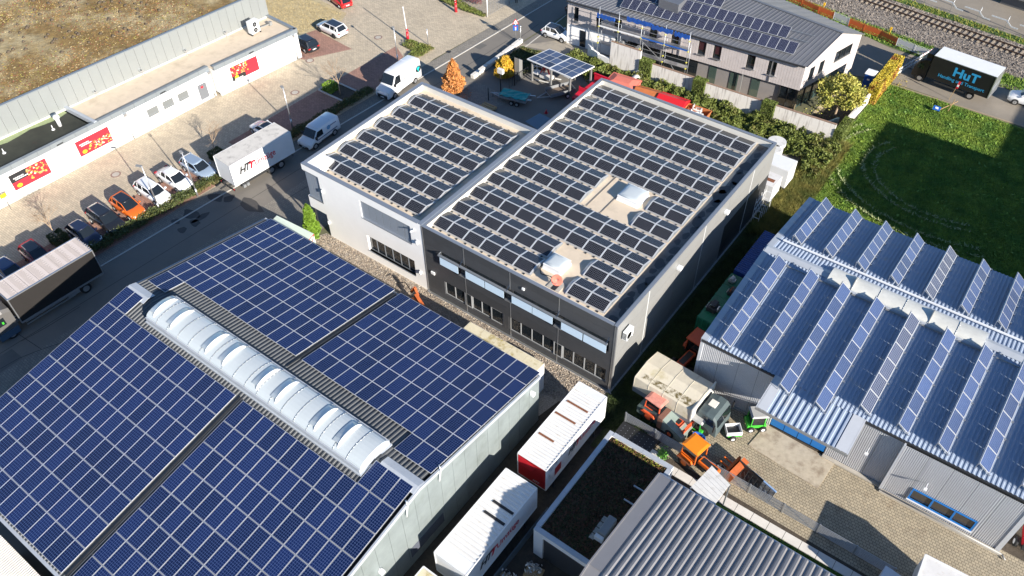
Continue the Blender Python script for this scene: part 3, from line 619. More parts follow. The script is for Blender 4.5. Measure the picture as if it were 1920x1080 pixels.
t = tag(MB().box(10.6, 10.85, -.14, 0, 6.65, 6.9).build('sensor_box', WHITEP, bevel=.03), 'small white sensor box high on the black facade', 'sensor')
# east side: pale panels; gate at the far end
for i in range(6):
    y0 = .1+i*4.7; bz = [.12, 1.15, 2.2, 3.25, 4.3, 5.35, 6.4, 7.82]
    for j in range(7):
        gate = (i >= 4 and j <= 3)
        MB().box(19.32, 19.38, y0+.015, y0+4.685 if i < 5 else 28.35, bz[j]+.007, bz[j+1]-.007).build('cladding_panel', ALUW if not gate else STEELD, db)
MB().box(19.30, 19.42, -.03, .1, .1, ZD-.03).box(19.30, 19.5, -.2, 28.5, -.02, .1).box(-.0, 19.5, -.2, -.02, -.02, .08).build('corner_trim', GREY, db)
for y in (4.8, 14.2, 23.6): MB().box(19.38, 19.4, y-.03, y+.03, .2, ZD-.1).build('joint_trim', WHITEP, db)
m = MB(); m.box(0-.0, .05, 17, 28.3, 0, ZR); m.box(.05, 19.3, 28.3, 28.38, 0, ZR); m.build('rear_wall', ANTH, db)
skip = {(i, c) for i in (4, 5) for c in (5, 6, 7)} | {(i, c) for i in (0, 1) for c in (6, 7)}
tents('dark tented solar panels in eleven rows around two skylights on the black building', .1, 10, 1.1, 11, skip, ZR)
def skylight(x, y, z, s, label):
    t = thing('skylight', label, 'skylight', (x, y, z), group='roof skylights of the black building'); a = s/2
    MB().hexa([(x-a-.1, y-a-.1, z), (x+a+.1, y-a-.1, z), (x+a+.1, y+a+.1, z), (x-a-.1, y+a+.1, z), (x-a, y-a, z+.42), (x+a, y-a, z+.42), (x+a, y+a, z+.42), (x-a, y+a, z+.42)]).build('curb', WHITEP, t)
    MB().box(x-a-.05, x+a+.05, y-a-.05, y+a+.05, z+.42, z+.56).build('frame', WHITEP, t, bevel=.03)
    rings = []
    for k, (q, h) in enumerate(((a-.04, .56), (a*.9, .61), (a*.55, .64), (.05, .65))):
        rings.append([(x-q, y-q, z+h), (x, y-q, z+h), (x+q, y-q, z+h), (x+q, y, z+h), (x+q, y+q, z+h), (x, y+q, z+h), (x-q, y+q, z+h), (x-q, y, z+h)])
    MB().loft(rings, cap=True).build('dome', POLYC, t)
skylight(12.25, 14.2, ZR, 1.95, 'white domed skylight in the middle of the large solar roof')
skylight(11.75, 3.15, ZR, 1.55, 'white domed skylight beside the red satellite dish at the roof front')
# satellite dish
t = thing('satellite_dish', 'faded red satellite dish on a slab base at the roof edge', 'satellite dish', (12.9, 1.45, ZR))
for k in range(3): MB().box(12.35+k*.42, 12.7+k*.42, .8, 1.9, ZR, ZR+.07).build('slab', STEELD if k == 1 else CONC, t)
MB().cyl((12.95, 1.4, ZR+.07), (12.95, 1.4, ZR+.95), .04).cyl((12.95, 1.4, ZR+.9), (13.15, 1.15, ZR+.95), .03).build('mast', GALV, t)
c = Vector((13.12, 1.15, ZR+.95)); nrm = Vector((.45, -.85, .28)).normalized(); rings = []
uu = nrm.cross(Vector((0, 0, 1))).normalized(); vv = uu.cross(nrm)
for r_, d_ in ((.46, .10), (.36, .06), (.2, .02), (.04, 0)): rings.append([tuple(c+nrm*d_+uu*(r_*math.cos(a))+vv*(r_*1.12*math.sin(a))) for a in [2*math.pi*i/20 for i in range(20)]])
o = MB().loft(rings, cap=False).build('dish', SALM, t); s = o.modifiers.new('s', 'SOLIDIFY'); s.thickness = .02
MB().beam(c-vv*.45, c+nrm*.5-vv*.1, .03).cyl(c+nrm*.45-vv*.1, c+nrm*.58-vv*.1, .04).build('feed_arm', GREY, t)
MB().tube([(12.5, 1.8, ZR+.05), (12.0, 1.9, ZR+.04), (11.2, 1.7, ZR+.04), (10.7, 2.3, ZR+.04), (10.75, 3.4, ZR+.04)], .035, 6).build('cable', BLACK, t)
# lightning conductors across the roof opening
for x in (9.55, 11.05): tag(MB().beam((x, 10.9, ZR+.05), (x, 15.9, ZR+.05), .03).build('conductor_wire', STEELD), 'thin dark conductor wire left of the middle skylight, %s of the two' % ('outer' if x < 10 else 'nearer to the dome'), 'wire', 'conductor wires on the black building roof')
# air conditioner on the east wall
def ac_unit(x, y, z, label):
    t = thing('air_conditioner', label, 'air conditioner', (x, y, z))
    MB().box(x+.12, x+.52, y, y+1.0, z, z+.85).build('casing', WHITEP, t, bevel=.02)
    g = MB()
    for k in range(6): g.cyl((x+.525, y+.36, z+.42), (x+.535, y+.36, z+.42), .33-.05*k, n=20, m=k % 2)
    g.build('fan_grille', [BLACK, GREY], t); g = MB()
    for k in range(7): g.box(x+.16, x+.48, y-.012, y, z+.1+k*.1, z+.15+k*.1)
    g.build('side_grille', STEELD, t); MB().box(x, x+.55, y+.12, y+.18, z-.08, z).box(x, x+.55, y+.82, y+.88, z-.08, z).build('bracket', WHITEP, t)
ac_unit(19.38, .75, 5.9, 'white air conditioner on the pale side wall near the black corner')
for (y, z) in ((9.3, 6.5), (17.8, 6.6)): tag(MB().box(19.38, 19.8, y, y+.45, z, z+.28).build('flood_light', WHITEP, bevel=.03), 'grey flood light high on the pale side wall, %s the far end' % ('farther from' if y < 10 else 'nearer to'), 'flood light', 'flood lights on the pale side wall')

# ================================================================== THE BLUE-PANELLED HALL (lower left)
XA, XB, YE, ZE, YR, ZRH = -13.85, 16.35, -5.75, 5.62, -18.95, 7.86
YN, ZN = -35.78, 4.99
hall = thing('pale_hall', 'pale grey gabled industrial hall with a vaulted rooflight between deep blue solar fields', 'building', ((XA+XB)/2, -20, 0))
zf = lambda y: ZRH-(y-YR)*(ZRH-ZE)/(YE-YR) if y > YR else ZRH-(YR-y)*(ZRH-ZN)/(YR-YN)
# gable walls as vertical cladding panels
for (x0, x1) in ((XB-.08, XB), (XA, XA+.08)):
    ys = np.linspace(YE, YN, 25)
    for i in range(24):
        a, b = ys[i], ys[i+1]
        pl = [(a-.01, .1), (a-.01, zf(a)-.16), (b+.01, zf(b)-.16), (b+.01, .1)]
        if a > YR > b: pl = [(a-.01, .1), (a-.01, zf(a)-.16), (YR, ZRH-.16), (b+.01, zf(b)-.16), (b+.01, .1)]
        MB().prism(pl, x0, x1, 'x').build('wall_panel', SILV, hall)
m = MB(); m.box(XA+.08, XB-.08, YE-.1, YE-.02, .1, ZE-.15); m.box(XA+.08, XB-.08, YN+.02, YN+.1, .1, ZN-.15); m.prism([(YE-.1, 0), (YE-.1, ZE-.2), (YR, ZRH-.2), (YN+.1, ZN-.2), (YN+.1, 0)], XA+.1, XB-.1, 'x'); m.build('wall_core', STEELD, hall)
# ribbed roof (geometry), one mesh per slope, ribs running down the slope
def ribbed(name, t, m_, x0, x1, p0, p1, pitch=.33, h=.06, top=.5, parent_kind=None):
    """trapezoidal sheet: p0,p1 = (y,z) of lower and upper end"""
    mb = MB(); x = x0; n = int((x1-x0)/pitch)
    prof = []
    for i in range(n):
        a = x0+i*pitch; prof += [(a, 0), (a+pitch*.22, 0), (a+pitch*.34, h), (a+pitch*.34+pitch*top*.6, h), (a+pitch*.46+pitch*top*.6, 0)]
    prof.append((x0+n*pitch, 0)); k = len(mb.v)
    for (xx, hh) in prof: mb.v.append((xx, p0[0], p0[1]+hh)); mb.v.append((xx, p1[0], p1[1]+hh))
    for i in range(len(prof)-1): mb.face((k+2*i, k+2*i+2, k+2*i+3, k+2*i+1), 0)
    return mb.build(name, m_, t)
ribbed('roof_sheet', hall, ROOFF, XA, XB, (YE, ZE), (YR, ZRH), .34); ribbed('roof_sheet', hall, ROOFF, XA, XB, (YN, ZN), (YR, ZRH), .34)
zo = .13
for (y0, y1) in ((YE, YR), (YN, YR)):
    for x, dq in ((XB, .1), (XA-.1, -.03)): MB().hexa([(x-.02, y0, zf(y0)-.2), (x+.12, y0, zf(y0)-.2), (x+.12, y1, zf(y1)-.2), (x-.02, y1, zf(y1)-.2), (x-.02, y0, zf(y0)+dq), (x+.12, y0, zf(y0)+dq), (x+.12, y1, zf(y1)+dq), (x-.02, y1, zf(y1)+dq)]).build('verge_flashing', FLASH, hall)
MB().box(XA, XB, YE-.02, YE+.14, ZE-.12, ZE+.03).build('gutter', FLASH, hall); MB().box(XA, XB, YN-.2, YN+.02, ZN-.12, ZN+.03).build('gutter', FLASH, hall)
m = MB()
for (xa, xb) in ((XA, -11.4), (13.2, XB)): 
    m.hexa([(xa, YR-.55, zf(YR-.55)+.09), (xb, YR-.55, zf(YR-.55)+.09), (xb, YR, ZRH+.15), (xa, YR, ZRH+.15), (xa, YR-.55, zf(YR-.55)+.12), (xb, YR-.55, zf(YR-.55)+.12), (xb, YR, ZRH+.2), (xa, YR, ZRH+.2)])
    m.hexa([(xa, YR, ZRH+.15), (xb, YR, ZRH+.15), (xb, YR+.55, zf(YR+.55)+.09), (xa, YR+.55, zf(YR+.55)+.09), (xa, YR, ZRH+.2), (xb, YR, ZRH+.2), (xb, YR+.55, zf(YR+.55)+.12), (xa, YR+.55, zf(YR+.55)+.12)])
m.build('ridge_cap', FLASH, hall)
# vaulted rooflight along the ridge, x -9.6 .. 12.2
def vault(t, x0, x1, yc, zc, hw, rise, n, m_, z0, seg=12, base=.35, hatches=()):
    MB().box(x0, x1, yc-hw-.12, yc+hw+.12, z0, zc).box(x0-.12, x1+.12, yc-hw-.2, yc+hw+.2, z0+.02, z0+.2).build('curb', FLASH, t)
    W_ = (x1-x0)/n
    for i in range(n):
        a, b = x0+i*W_+.012, x0+(i+1)*W_-.012; r = []
        for xx in (a, b): r.append([(xx, yc-hw*math.cos(math.pi*k/seg), zc+rise*math.sin(math.pi*k/seg)) for k in range(seg+1)]+[(xx, yc, zc-.02)])
        MB().loft(r, cap=True, sm=False).build('vault_segment', m_, t)
        if i: 
            rr = MB(); pts = [(x0+i*W_, yc-(hw+.02)*math.cos(math.pi*k/seg), zc+(rise+.02)*math.sin(math.pi*k/seg)) for k in range(seg+1)]
            rr.tube(pts, .018, 4).build('vault_bar', GREY, t)
rl = thing('vaulted_rooflight', 'long white vaulted rooflight with opening flaps along the hall ridge', 'rooflight', (1.5, YR, ZRH))
vault(rl, -9.7, 12.6, YR-.05, ZRH+.38, 1.3, .50, 18, POLYC, ZRH-.28)
for x in (-9.0, -7.0, -3.0, -1.1, 2.5, 4.4, 8.2, 10.4):
    seg = 12; yv = YR-.05; zv = ZRH+.38; r = []
    for k in range(2, seg-1):
        an = math.pi*k/seg; hh = .26*math.sin(math.pi*(k-2)/(seg-4))**.5+.02; cy, cz = yv-1.3*math.cos(an), zv+.50*math.sin(an)
        r.append([(x, cy, cz-.01), (x+.1, cy, cz-.01), (x+.02, cy, cz+hh), (x-.03, cy, cz+hh)])
    MB().loft(r, sm=False).build('vent_flap', WHITEP, rl)
    r = []
    for k in range(3, seg-2): an = math.pi*k/seg; hh = .26*math.sin(math.pi*(k-2)/(seg-4))**.5; cy, cz = yv-1.3*math.cos(an), zv+.50*math.sin(an); r.append([(x, cy, cz+hh-.03), (x, cy, cz+hh), (x-.62, cy, cz+.05), (x-.62, cy, cz+.03)])
    MB().loft(r, sm=False).build('vent_lid', POLYC, rl)
# solar fields on the hall, four blocks
def slope_field(label, x0, ncol, side, rows, pitchx, pitchs, dstart):
    """side +1 far slope / -1 near slope; rows: list of (row index, first col, last col)"""
    y_r = YR+.0; s_ = 1 if side > 0 else -1; ye = YE if side > 0 else YN; ze = ZE if side > 0 else ZN
    L_ = math.hypot(ye-YR, ZRH-ze); dy = (ye-YR)/L_; dz = (ze-ZRH)/L_
    t = thing('solar_array', label, 'solar array', (x0+ncol*pitchx/2, (ye+YR)/2, (ze+ZRH)/2))
    rail = MB()
    for (ri, c0, c1) in rows:
        d0 = ri*pitchs+dstart
        for c in range(c0, c1):
            xc = x0+(c+.5)*pitchx; d = d0+pitchs/2
            ey = (0, dy, dz) if side > 0 else (0, -dy, -dz)
            o = put_panel(t, POLY if side > 0 else POLYN, (xc, YR+dy*d, ZRH+dz*d+zo), (1, 0, 0), ey)
        for q in (.35, 1.35):
            d = d0+q; rail.box(x0+c0*pitchx, x0+c1*pitchx, YR+dy*d-.02, YR+dy*d+.02, ZRH+dz*d+.07, ZRH+dz*d+.12)
    rail.build('support_rail', GREY, t); return t
POLYN = panel_mesh('solar_panel', 1.058, 1.835, pv('poly_cells_b', (.005, .013, .060), (.085, .125, .26), 6, 10, .97, 1.72, .015, rand=.3), .019)
slope_field('blue solar field on the far slope of the pale hall, the block beside the street', -13.3, 14, 1, [(0, 0, 2)]+[(r, 0, 14) for r in range(1, 7)], 1.072, 1.77, 1.27)
slope_field('blue solar field on the far slope of the pale hall, the block beside the trailers', 2.32, 13, 1, [(0, 10, 13)]+[(r, 0, 13) for r in range(1, 7)], 1.072, 1.77, 1.27)
slope_field('blue solar field on the near slope of the pale hall, the block beside the street', -13.95, 14, -1, [(0, 0, 2)]+[(r, 0, 14) for r in range(1, 9)], 1.074, 1.868, .14)
slope_field('blue solar field on the near slope of the pale hall, the block beside the trailers', 1.85, 13, -1, [(0, 10, 13)]+[(r, 0, 13) for r in range(1, 9)], 1.096, 1.868, .14)
# cable trays between the blocks
for (ya, yb) in ((YE, YR+1.9), (YN+.2, YR-1.9)):
    t = MB(); xt = 2.03 if ya > -10 else 1.45; a = (xt, ya, zf(ya)+.12); b = (xt, yb, zf(yb)+.12); t.beam(a, b, .10, .05); n = 12
    for k in range(n): q = k/n; t.beam((xt-.2, ya+(yb-ya)*q, zf(ya+(yb-ya)*q)+.16), (xt+.2, ya+(yb-ya)*q, zf(ya+(yb-ya)*q)+.16), .03)
    tag(t.build('cable_tray', [STEELD]), 'narrow cable tray between two solar blocks on the %s hall slope' % ('far' if ya > -10 else 'near'), 'cable tray', 'cable trays on the pale hall')
for (y, z, lab) in ((-7.0, 4.6, 'round white wall lamp near the far corner of the pale hall'), (-23.5, 3.6, 'white floodlight in the middle of the pale hall side wall')):
    tag(MB().box(XB, XB+.35, y, y+.35, z, z+.35).box(XB, XB+.1, y+.1, y+.2, z+.3, z+.5).build('flood_light', WHITEP, bevel=.05), lab, 'flood light')
for y in (-17.2, -20.4): MB().tube([(XB-.1, y+.3, zf(y)+.25), (XB+.18, y+.15, zf(y)+.2), (XB+.2, y-.1, zf(y)-.9)], .05, 6).build('overflow_pipe', WHITEP, hall)
MB().box(XB, XB+.03, -20.6, -17.2, 1.1, 2.2).build('window_strip', mat('window_grey', (.10, .11, .14), .2), hall)
# ================================================================== THE LONG HALL WITH TILTED RACKS (right)
rh = thing('corrugated_hall', 'grey corrugated hall with rows of tilted blue solar racks on a silver ribbed roof', 'building', (36, 15, 0))
X0, X1, YF, YB, YG, ZE2, ZG, ZB2 = 24.45, 48.3, 4.4, 25.3, 15.3, 5.9, 7.25, 5.8
zr2 = lambda y: ZG-(YG-y)*(ZG-ZE2)/(YG-YF) if y < YG else ZG-(y-YG)*(ZG-ZB2)/(YB-YG)
m = MB().prism([(4.75, 0), (4.75, 5.8), (YG, ZG-.15), (YB-.1, ZB2-.12), (YB-.1, 0)], X0+.1, X1-.1, 'x'); m.build('wall_core', STEELD, rh)
CORR = mat('corrugated_wall', (.46, .465, .48), .5, .0, var=.05, vs_=.6, rand=.04)
def corr_panel(x0, x1, z0, z1, y, t, m_=None, pitch=.135, d=.03):
    mb = MB(); n = max(2, int(round((x1-x0)/pitch))); pr = []
    for i in range(n):
        a = x0+(x1-x0)*i/n; w_ = (x1-x0)/n; pr += [(a, y), (a+w_*.3, y), (a+w_*.45, y-d), (a+w_*.85, y-d)]
    pr.append((x1, y)); k = len(mb.v)
    for (xx, yy) in pr: mb.v += [(xx, yy, z0), (xx, yy, z1)]
    for i in range(len(pr)-1): mb.face((k+2*i, k+2*i+2, k+2*i+3, k+2*i+1), 0)
    return mb.build('wall_panel', m_ or CORR, t)
for (a, b, y) in ((24.5, 40.1, 4.55), (40.1, 48.25, 4.18)):
    n = int(round((b-a)/1.56)); 
    for i in range(n):
        xa, xb = a+(b-a)*i/n+.01, a+(b-a)*(i+1)/n-.01; z0, z1 = .12, 5.75
        holes = [(31.2, 35.6, 0, 3.4), (41.9, 46.3, .75, 1.95)]
        seg = [(xa, xb, z0, z1)]
        for h in holes:
            ns = []
            for (p, q, c, d) in seg:
                if q <= h[0] or p >= h[1] or d <= h[2] or c >= h[3]: ns.append((p, q, c, d)); continue
                if p < h[0]: ns.append((p, h[0], c, d)); p = h[0]
                if q > h[1]: ns.append((h[1], q, c, d)); q = h[1]
                if c < h[2]: ns.append((p, q, c, h[2]))
                if d > h[3]: ns.append((p, q, h[3], d))
            seg = ns
        for (p, q, c, d) in seg:
            if q-p > .05: corr_panel(p, q, c, d, y, rh)
MB().box(40.0, 40.12, 4.05, 4.6, .05, 5.8).box(24.36, 24.6, 4.45, 4.7, .05, 5.8).box(48.1, 48.4, 4.1, 4.4, .05, 5.8).box(24.36, 24.5, 4.7, YB-.1, .05, 5.6).box(48.25, 48.36, 4.4, YB-.1, .05, 5.6).build('corner_trim', PSHEET, rh)
MB().box(40.1, 48.5, 3.85, 4.12, 0, .16).box(35.6, 40.0, 4.2, 4.5, 0, .16).box(24.5, 31.2, 4.35, 4.5, 0, .14).build('base_kerb', CONC, rh)
MB().tube([(40.3, 3.95, .22), (48.6, 3.95, .2), (48.9, 3.7, .12)], .07, 6).build('ground_pipe', ALUW, rh)
# blue sectional door and window
for i in range(4): MB().box(31.24+i*1.09, 32.28+i*1.09, 4.55, 4.62, .25, 3.36).build('door_panel', BLUD, rh)
MB().box(31.2, 35.6, 4.64, 4.7, 0, 3.4).build('door_frame', BLACK, rh)
wf = MB(); wf.box(41.9, 46.3, 4.02, 4.1, .75, .84).box(41.9, 46.3, 4.06, 4.14, 1.86, 1.95).box(41.9, 42.0, 4.06, 4.14, .84, 1.86).box(46.2, 46.3, 4.06, 4.14, .84, 1.86)
for x in (43.3, 44.8): wf.box(x, x+.12, 4.06, 4.14, .84, 1.86)
wf = wf.build('window', BLUD, rh)
for (a, b) in ((42.0, 43.3), (43.42, 44.8), (44.92, 46.2)): MB().box(a, b, 4.16, 4.18, .84, 1.86).build('pane', mat('window_brown', (.05, .045, .04), .08, spec=.8), wf)
MB().box(41.85, 46.35, 3.95, 4.08, .66, .75).build('sill', WHITEP, wf)
ribbed('roof_sheet', rh, ROOFC, X0, X1, (YF, ZE2), (YG, ZG), .30, .04); ribbed('roof_sheet', rh, ROOFC, X0, X1, (YB, ZB2), (YG, ZG), .30, .04)
zc = lambda y: ZE2-(YF-y)*.1238
ribbed('canopy_sheet', rh, ROOFC, 30.5, 37.1, (1.25, zc(1.25)), (YF-.02, zc(YF-.02)), .45, .07)
MB().box(30.4, 37.2, 1.18, 1.28, zc(1.25)-.2, zc(1.25)+.02).build('gutter', ALUW, rh)
m = MB()
for x in (30.42, 37.08): m.hexa([(x, 1.25, zc(1.25)-.12), (x+.12, 1.25, zc(1.25)-.12), (x+.12, YF, ZE2-.12), (x, YF, ZE2-.12), (x, 1.25, zc(1.25)+.09), (x+.12, 1.25, zc(1.25)+.09), (x+.12, YF, ZE2+.09), (x, YF, ZE2+.09)])
m.hexa([(36.3, 1.25, zc(1.25)+.075), (37.1, 1.25, zc(1.25)+.075), (37.1, YF, ZE2+.075), (36.3, YF, ZE2+.075), (36.3, 1.25, zc(1.25)+.09), (37.1, 1.25, zc(1.25)+.09), (37.1, YF, ZE2+.09), (36.3, YF, ZE2+.09)])
m.hexa([(30.5, 1.25, zc(1.25)+.075), (31.2, 1.25, zc(1.25)+.075), (31.2, YF, ZE2+.075), (30.5, YF, ZE2+.075), (30.5, 1.25, zc(1.25)+.09), (31.2, 1.25, zc(1.25)+.09), (31.2, YF, ZE2+.09), (30.5, YF, ZE2+.09)])
for x in (30.6, 36.9): m.beam((x, 1.35, zc(1.4)-.15), (x, 4.5, 3.9), .09)
m.build('canopy_verge', PSHEET, rh)
MB().box(X0, 30.4, YF-.12, YF+.02, ZE2-.16, ZE2).box(37.2, X1, YF-.12, YF+.02, ZE2-.16, ZE2).build('gutter', STEELD, rh)
m = MB()
for (x, ) in ((X0-.1,), (X1-.05,)):
    for (ya, yb) in ((YF, YG), (YG, YB)): m.hexa([(x, ya, zr2(ya)-.3), (x+.5, ya, zr2(ya)-.02), (x+.5, yb, zr2(yb)-.02), (x, yb, zr2(yb)-.3), (x, ya, zr2(ya)+.08), (x+.5, ya, zr2(ya)+.08), (x+.5, yb, zr2(yb)+.08), (x, yb, zr2(yb)+.08)])
m.build('verge_flashing', FLASH, rh)
MB().hexa([(X0, YG-.5, zr2(YG-.5)+.06), (X1, YG-.5, zr2(YG-.5)+.06), (X1, YG, ZG+.1), (X0, YG, ZG+.1), (X0, YG-.5, zr2(YG-.5)+.09), (X1, YG-.5, zr2(YG-.5)+.09), (X1, YG, ZG+.14), (X0, YG, ZG+.14)]).hexa([(X0, YG, ZG+.1), (X1, YG, ZG+.1), (X1, YG+.4, zr2(YG+.4)+.06), (X0, YG+.4, zr2(YG+.4)+.06), (X0, YG, ZG+.14), (X1, YG, ZG+.14), (X1, YG+.4, zr2(YG+.4)+.09), (X0, YG+.4, zr2(YG+.4)+.09)]).build('ridge_cap', FLASH, rh)
rl = thing('vaulted_rooflight', 'short worn vaulted rooflight with white dividers on the ribbed hall ridge', 'rooflight', (36, YG, ZG))
vault(rl, 29.9, 41.7, YG, ZG+.10, .80, .30, 6, mat('old_polycarbonate', (.56, .56, .52), .3, var=.12, vs_=1.5), ZG-.15)
for x in (31.85, 37.8): MB().prism([(YG-.85, ZG+.2), (YG-.1, ZG+.75), (YG+.1, ZG+.75), (YG+.85, ZG+.2)], x-.02, x+.02, 'x').build('divider', ALUW, rl)
RK = panel_mesh('solar_panel', 1.56, 1.0, PV_RACK, .022, .04); RKm = panel_mesh('solar_panel', 1.56, 1.0, PV_RACKM, .03, .04)
RKf = panel_mesh('solar_panel', 1.25, 1.0, PV_RACK, .022, .04); RKfm = panel_mesh('solar_panel', 1.25, 1.0, PV_RACKM, .03, .04)
ordn = ['first', 'second', 'third', 'fourth', 'fifth', 'sixth', 'seventh', 'eighth']
def rack(x, ya, yb, n, grid, label, grp):
    t = thing('solar_rack', label, 'solar rack', (x-.45, (ya+yb)/2, zr2((ya+yb)/2)), group=grp); L_ = (yb-ya)/n
    lo = .17; dx, dz = -.85, .66
    for k in range(n):
        y0, y1 = ya+k*L_, ya+(k+1)*L_; ym = (y0+y1)/2; z0, z1 = (zc(y0) if y0 < YF else zr2(y0)), (zr2(y1) if y1 > YF else zc(y1)); zm = (z0+z1)/2
        me = (RKm if grid else RK) if n_near(ya) else (RKfm if grid else RKf)
        put_panel(t, me, (x+dx/2, ym, zm+lo+dz/2), (0, y1-y0, z1-z0), (dx, 0, dz))
    rl_ = MB(); lg = MB()
    zA, zB = (zc(ya) if ya < YF else zr2(ya)), zr2(yb)
    for (ox, oz) in ((0, lo-.04), (dx, lo+dz-.05)): rl_.beam((x+ox, ya-.15, zA+oz), (x+ox, yb+.1, zB+oz), .05)
    rl_.build('support_rail', GREY, t)
    for k in range(n+1):
        y = ya+k*L_; z = zc(y) if y < YF else zr2(y); lg.beam((x, y, z+.03), (x+.12, y, z+lo), .04).beam((x+dx, y, z+.03), (x+dx, y, z+lo+dz-.06), .035).beam((x+.1, y, z+.05), (x+dx, y, z+lo+dz-.08), .03)
        if k: lg.box(x+.02, x+.16, y-.05, y+.05, z+lo-.1, z+lo)
    lg.build('support_leg', GALV, t)
n_near = lambda ya: ya < 12
for i in range(9):
    x = 26.6+2.7*i-(.04*i if i > 1 else 0)
    ya = 3.35 if i in (2, 3) else 4.55+(.25 if i > 3 else .1)
    yb = 14.35
    rack(x, ya, yb, 7 if i in (2, 3) else 6, i == 4, '%s tilted blue rack from the left on the near roof slope of the ribbed hall' % ordn[min(i, 7)] if i < 8 else 'last tilted rack at the right end of the near roof slope', 'solar racks on the near roof slope')
    if i < 8: rack(26.6+2.69*i, 17.5, 25.1, 6, i == 4, '%s tilted blue rack from the left on the far roof slope of the ribbed hall' % ordn[i], 'solar racks on the far roof slope')
tag(MB().beam((25.2, 16.9, 7.3), (X1, 16.9, 7.3), .14, .1).build('cable_duct', WHITEP), 'long white cable duct along the ridge of the ribbed hall', 'cable duct')
t = MB()
for i in range(8): x = 26.6+2.69*i; t.beam((x+.1, 14.2, 7.25), (x+1.75, 14.2, 7.25), .07)
t.build('cable_pipe', ALUW, rh)
for (x, z, lab) in ((38.1, 3.6, 'small white wall lamp on the grey wall right of the canopy'), (42.4, 3.1, 'small white wall lamp above the blue framed window')):
    tag(MB().box(x+.08, x+.14, 3.7, 4.2, z, z+.08).box(x, x+.22, 3.5, 3.75, z-.06, z+.05).build('wall_lamp', WHITEP), lab, 'wall lamp')

# ================================================================== GREEN-ROOF GARAGE AND GREY RIBBED ROOF (bottom right)
gr = thing('flat_garage', 'low white garage block with a dark sedum roof in the shade', 'building', (25, -10, 0))
GX0, GX1, GY0, GY1, GZ = 22.5, 27.7, -15.0, -5.35, 3.5
m = MB(); wall_y(m, GX0, 30, 0, GZ-.05, GY0, .3, [(GX0+.75, 27.6, -.1, 2.9)]); m.box(GX0, GX0+.3, GY0+.3, GY1, 0, GZ-.05); m.box(GX0+.3, GX1, GY1-.3, GY1, 0, GZ-.05); m.box(GX1-.3, GX1, GY0+.3, GY1-.3, 0, GZ-.05); m.build('wall', WHITE, gr)
MB().box(GX0+.75, 27.6, GY0+.12, GY0+.2, 0, 2.9).build('gate', ANTH, gr)
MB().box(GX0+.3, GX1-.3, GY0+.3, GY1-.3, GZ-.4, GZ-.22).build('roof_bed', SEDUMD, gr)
parapet_block(gr, GX0, GX1, GY0, GY1, GZ-.05, 0, FLASH, .36, 3.2)
P = scatter(rect(GX0+.4, GX1-.4, GY0+.35, GY1-.4), 9000); P[:, 2] = GZ-.17
o = link('sedum_planting', quickmesh('sedum_planting', leaves(P, .10), 4, [mat('sedum_shade_a', (.10, .065, .035), .9), mat('sedum_shade_b', (.065, .065, .025), .9), mat('sedum_shade_c', (.13, .055, .035), .9)], RNG.integers(0, 3, len(P)))); tag(o, 'red green sedum in shade-darkened colours on the low garage roof', 'sedum', kind='stuff')  # leaf colours darkened to paint in the roof's shade
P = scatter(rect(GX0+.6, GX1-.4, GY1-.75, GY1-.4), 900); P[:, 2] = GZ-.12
o = link('sedum_edge', quickmesh('sedum_edge', leaves(P, .09), 4, [SEDL, SEDR, mat('sedum_green', (.22, .25, .03), .9)], RNG.integers(0, 3, len(P)))); tag(o, 'sunlit strip of red and yellow sedum along the garage roof edge', 'sedum', kind='stuff')  # brighter leaf colours here paint the sunlit edge
t = thing('roof_unit', 'pale grey ventilation unit on paving slabs on the garage roof', 'ventilation unit', (26.3, -12.4, GZ-.2))
MB().box(26.15, 26.75, -12.9, -11.4, GZ-.1, GZ+.55).build('casing', ALUW, t, bevel=.06); MB().box(26.1, 26.7, -13.2, -12.95, GZ-.15, GZ+.35).build('intake', WHITEP, t)
for k in range(4): MB().box(25.75, 26.1, -13.3+k*.5, -12.88+k*.5, GZ-.2, GZ-.12).build('slab', CONC, t)
for k, (x, y) in enumerate(((26.2, -9.6), (26.2, -8.3))): tag(MB().box(x, x+1.3, y, y+.08, GZ-.1, GZ+.02).build('roof_rail', FLASH), 'thin pale rail lying on the dark garage roof, %s' % ('the nearer' if k == 0 else 'the farther'), 'rail')
rr = thing('ribbed_roof_building', 'building under a grey deeply ribbed roof at the bottom edge', 'building', (34, -16, 0))
BX0, BX1, BYE, BYR = 27.6, 60, -7.6, -16.5
m = MB(); m.prism([(BYE-.3, 0), (BYE-.3, 5.35), (BYR, 6.95), (BYR-9, 5.35), (BYR-9, 0)], BX0+.3, BX1, 'x'); m.build('wall', WHITE, rr)
for (p0, p1) in (((BYE, 5.5), (BYR, 7.1)), ((BYR-9, 5.5), (BYR, 7.1))):
    mb = MB(); x = BX0+.95; pr = [(BX0, .02)]
    while x < BX1: pr += [(x, 0), (x+.12, .12), (x+.25, .13), (x+.37, 0.01)]; x += .46
    k = 0
    for (xx, hh) in pr: mb.v += [(xx, p0[0], p0[1]+hh), (xx, p1[0], p1[1]+hh)]
    for i in range(len(pr)-1): mb.face((2*i, 2*i+2, 2*i+3, 2*i+1), 0)
    mb.build('roof_sheet', ROOFD, rr)
m = MB(); m.hexa([(BX0-.08, BYE-.03, 5.3), (BX0+.02, BYE-.03, 5.3), (BX0+.02, BYR, 6.9), (BX0-.08, BYR, 6.9), (BX0-.08, BYE-.03, 5.62), (BX0+.02, BYE-.03, 5.62), (BX0+.02, BYR, 7.22), (BX0-.08, BYR, 7.22)])
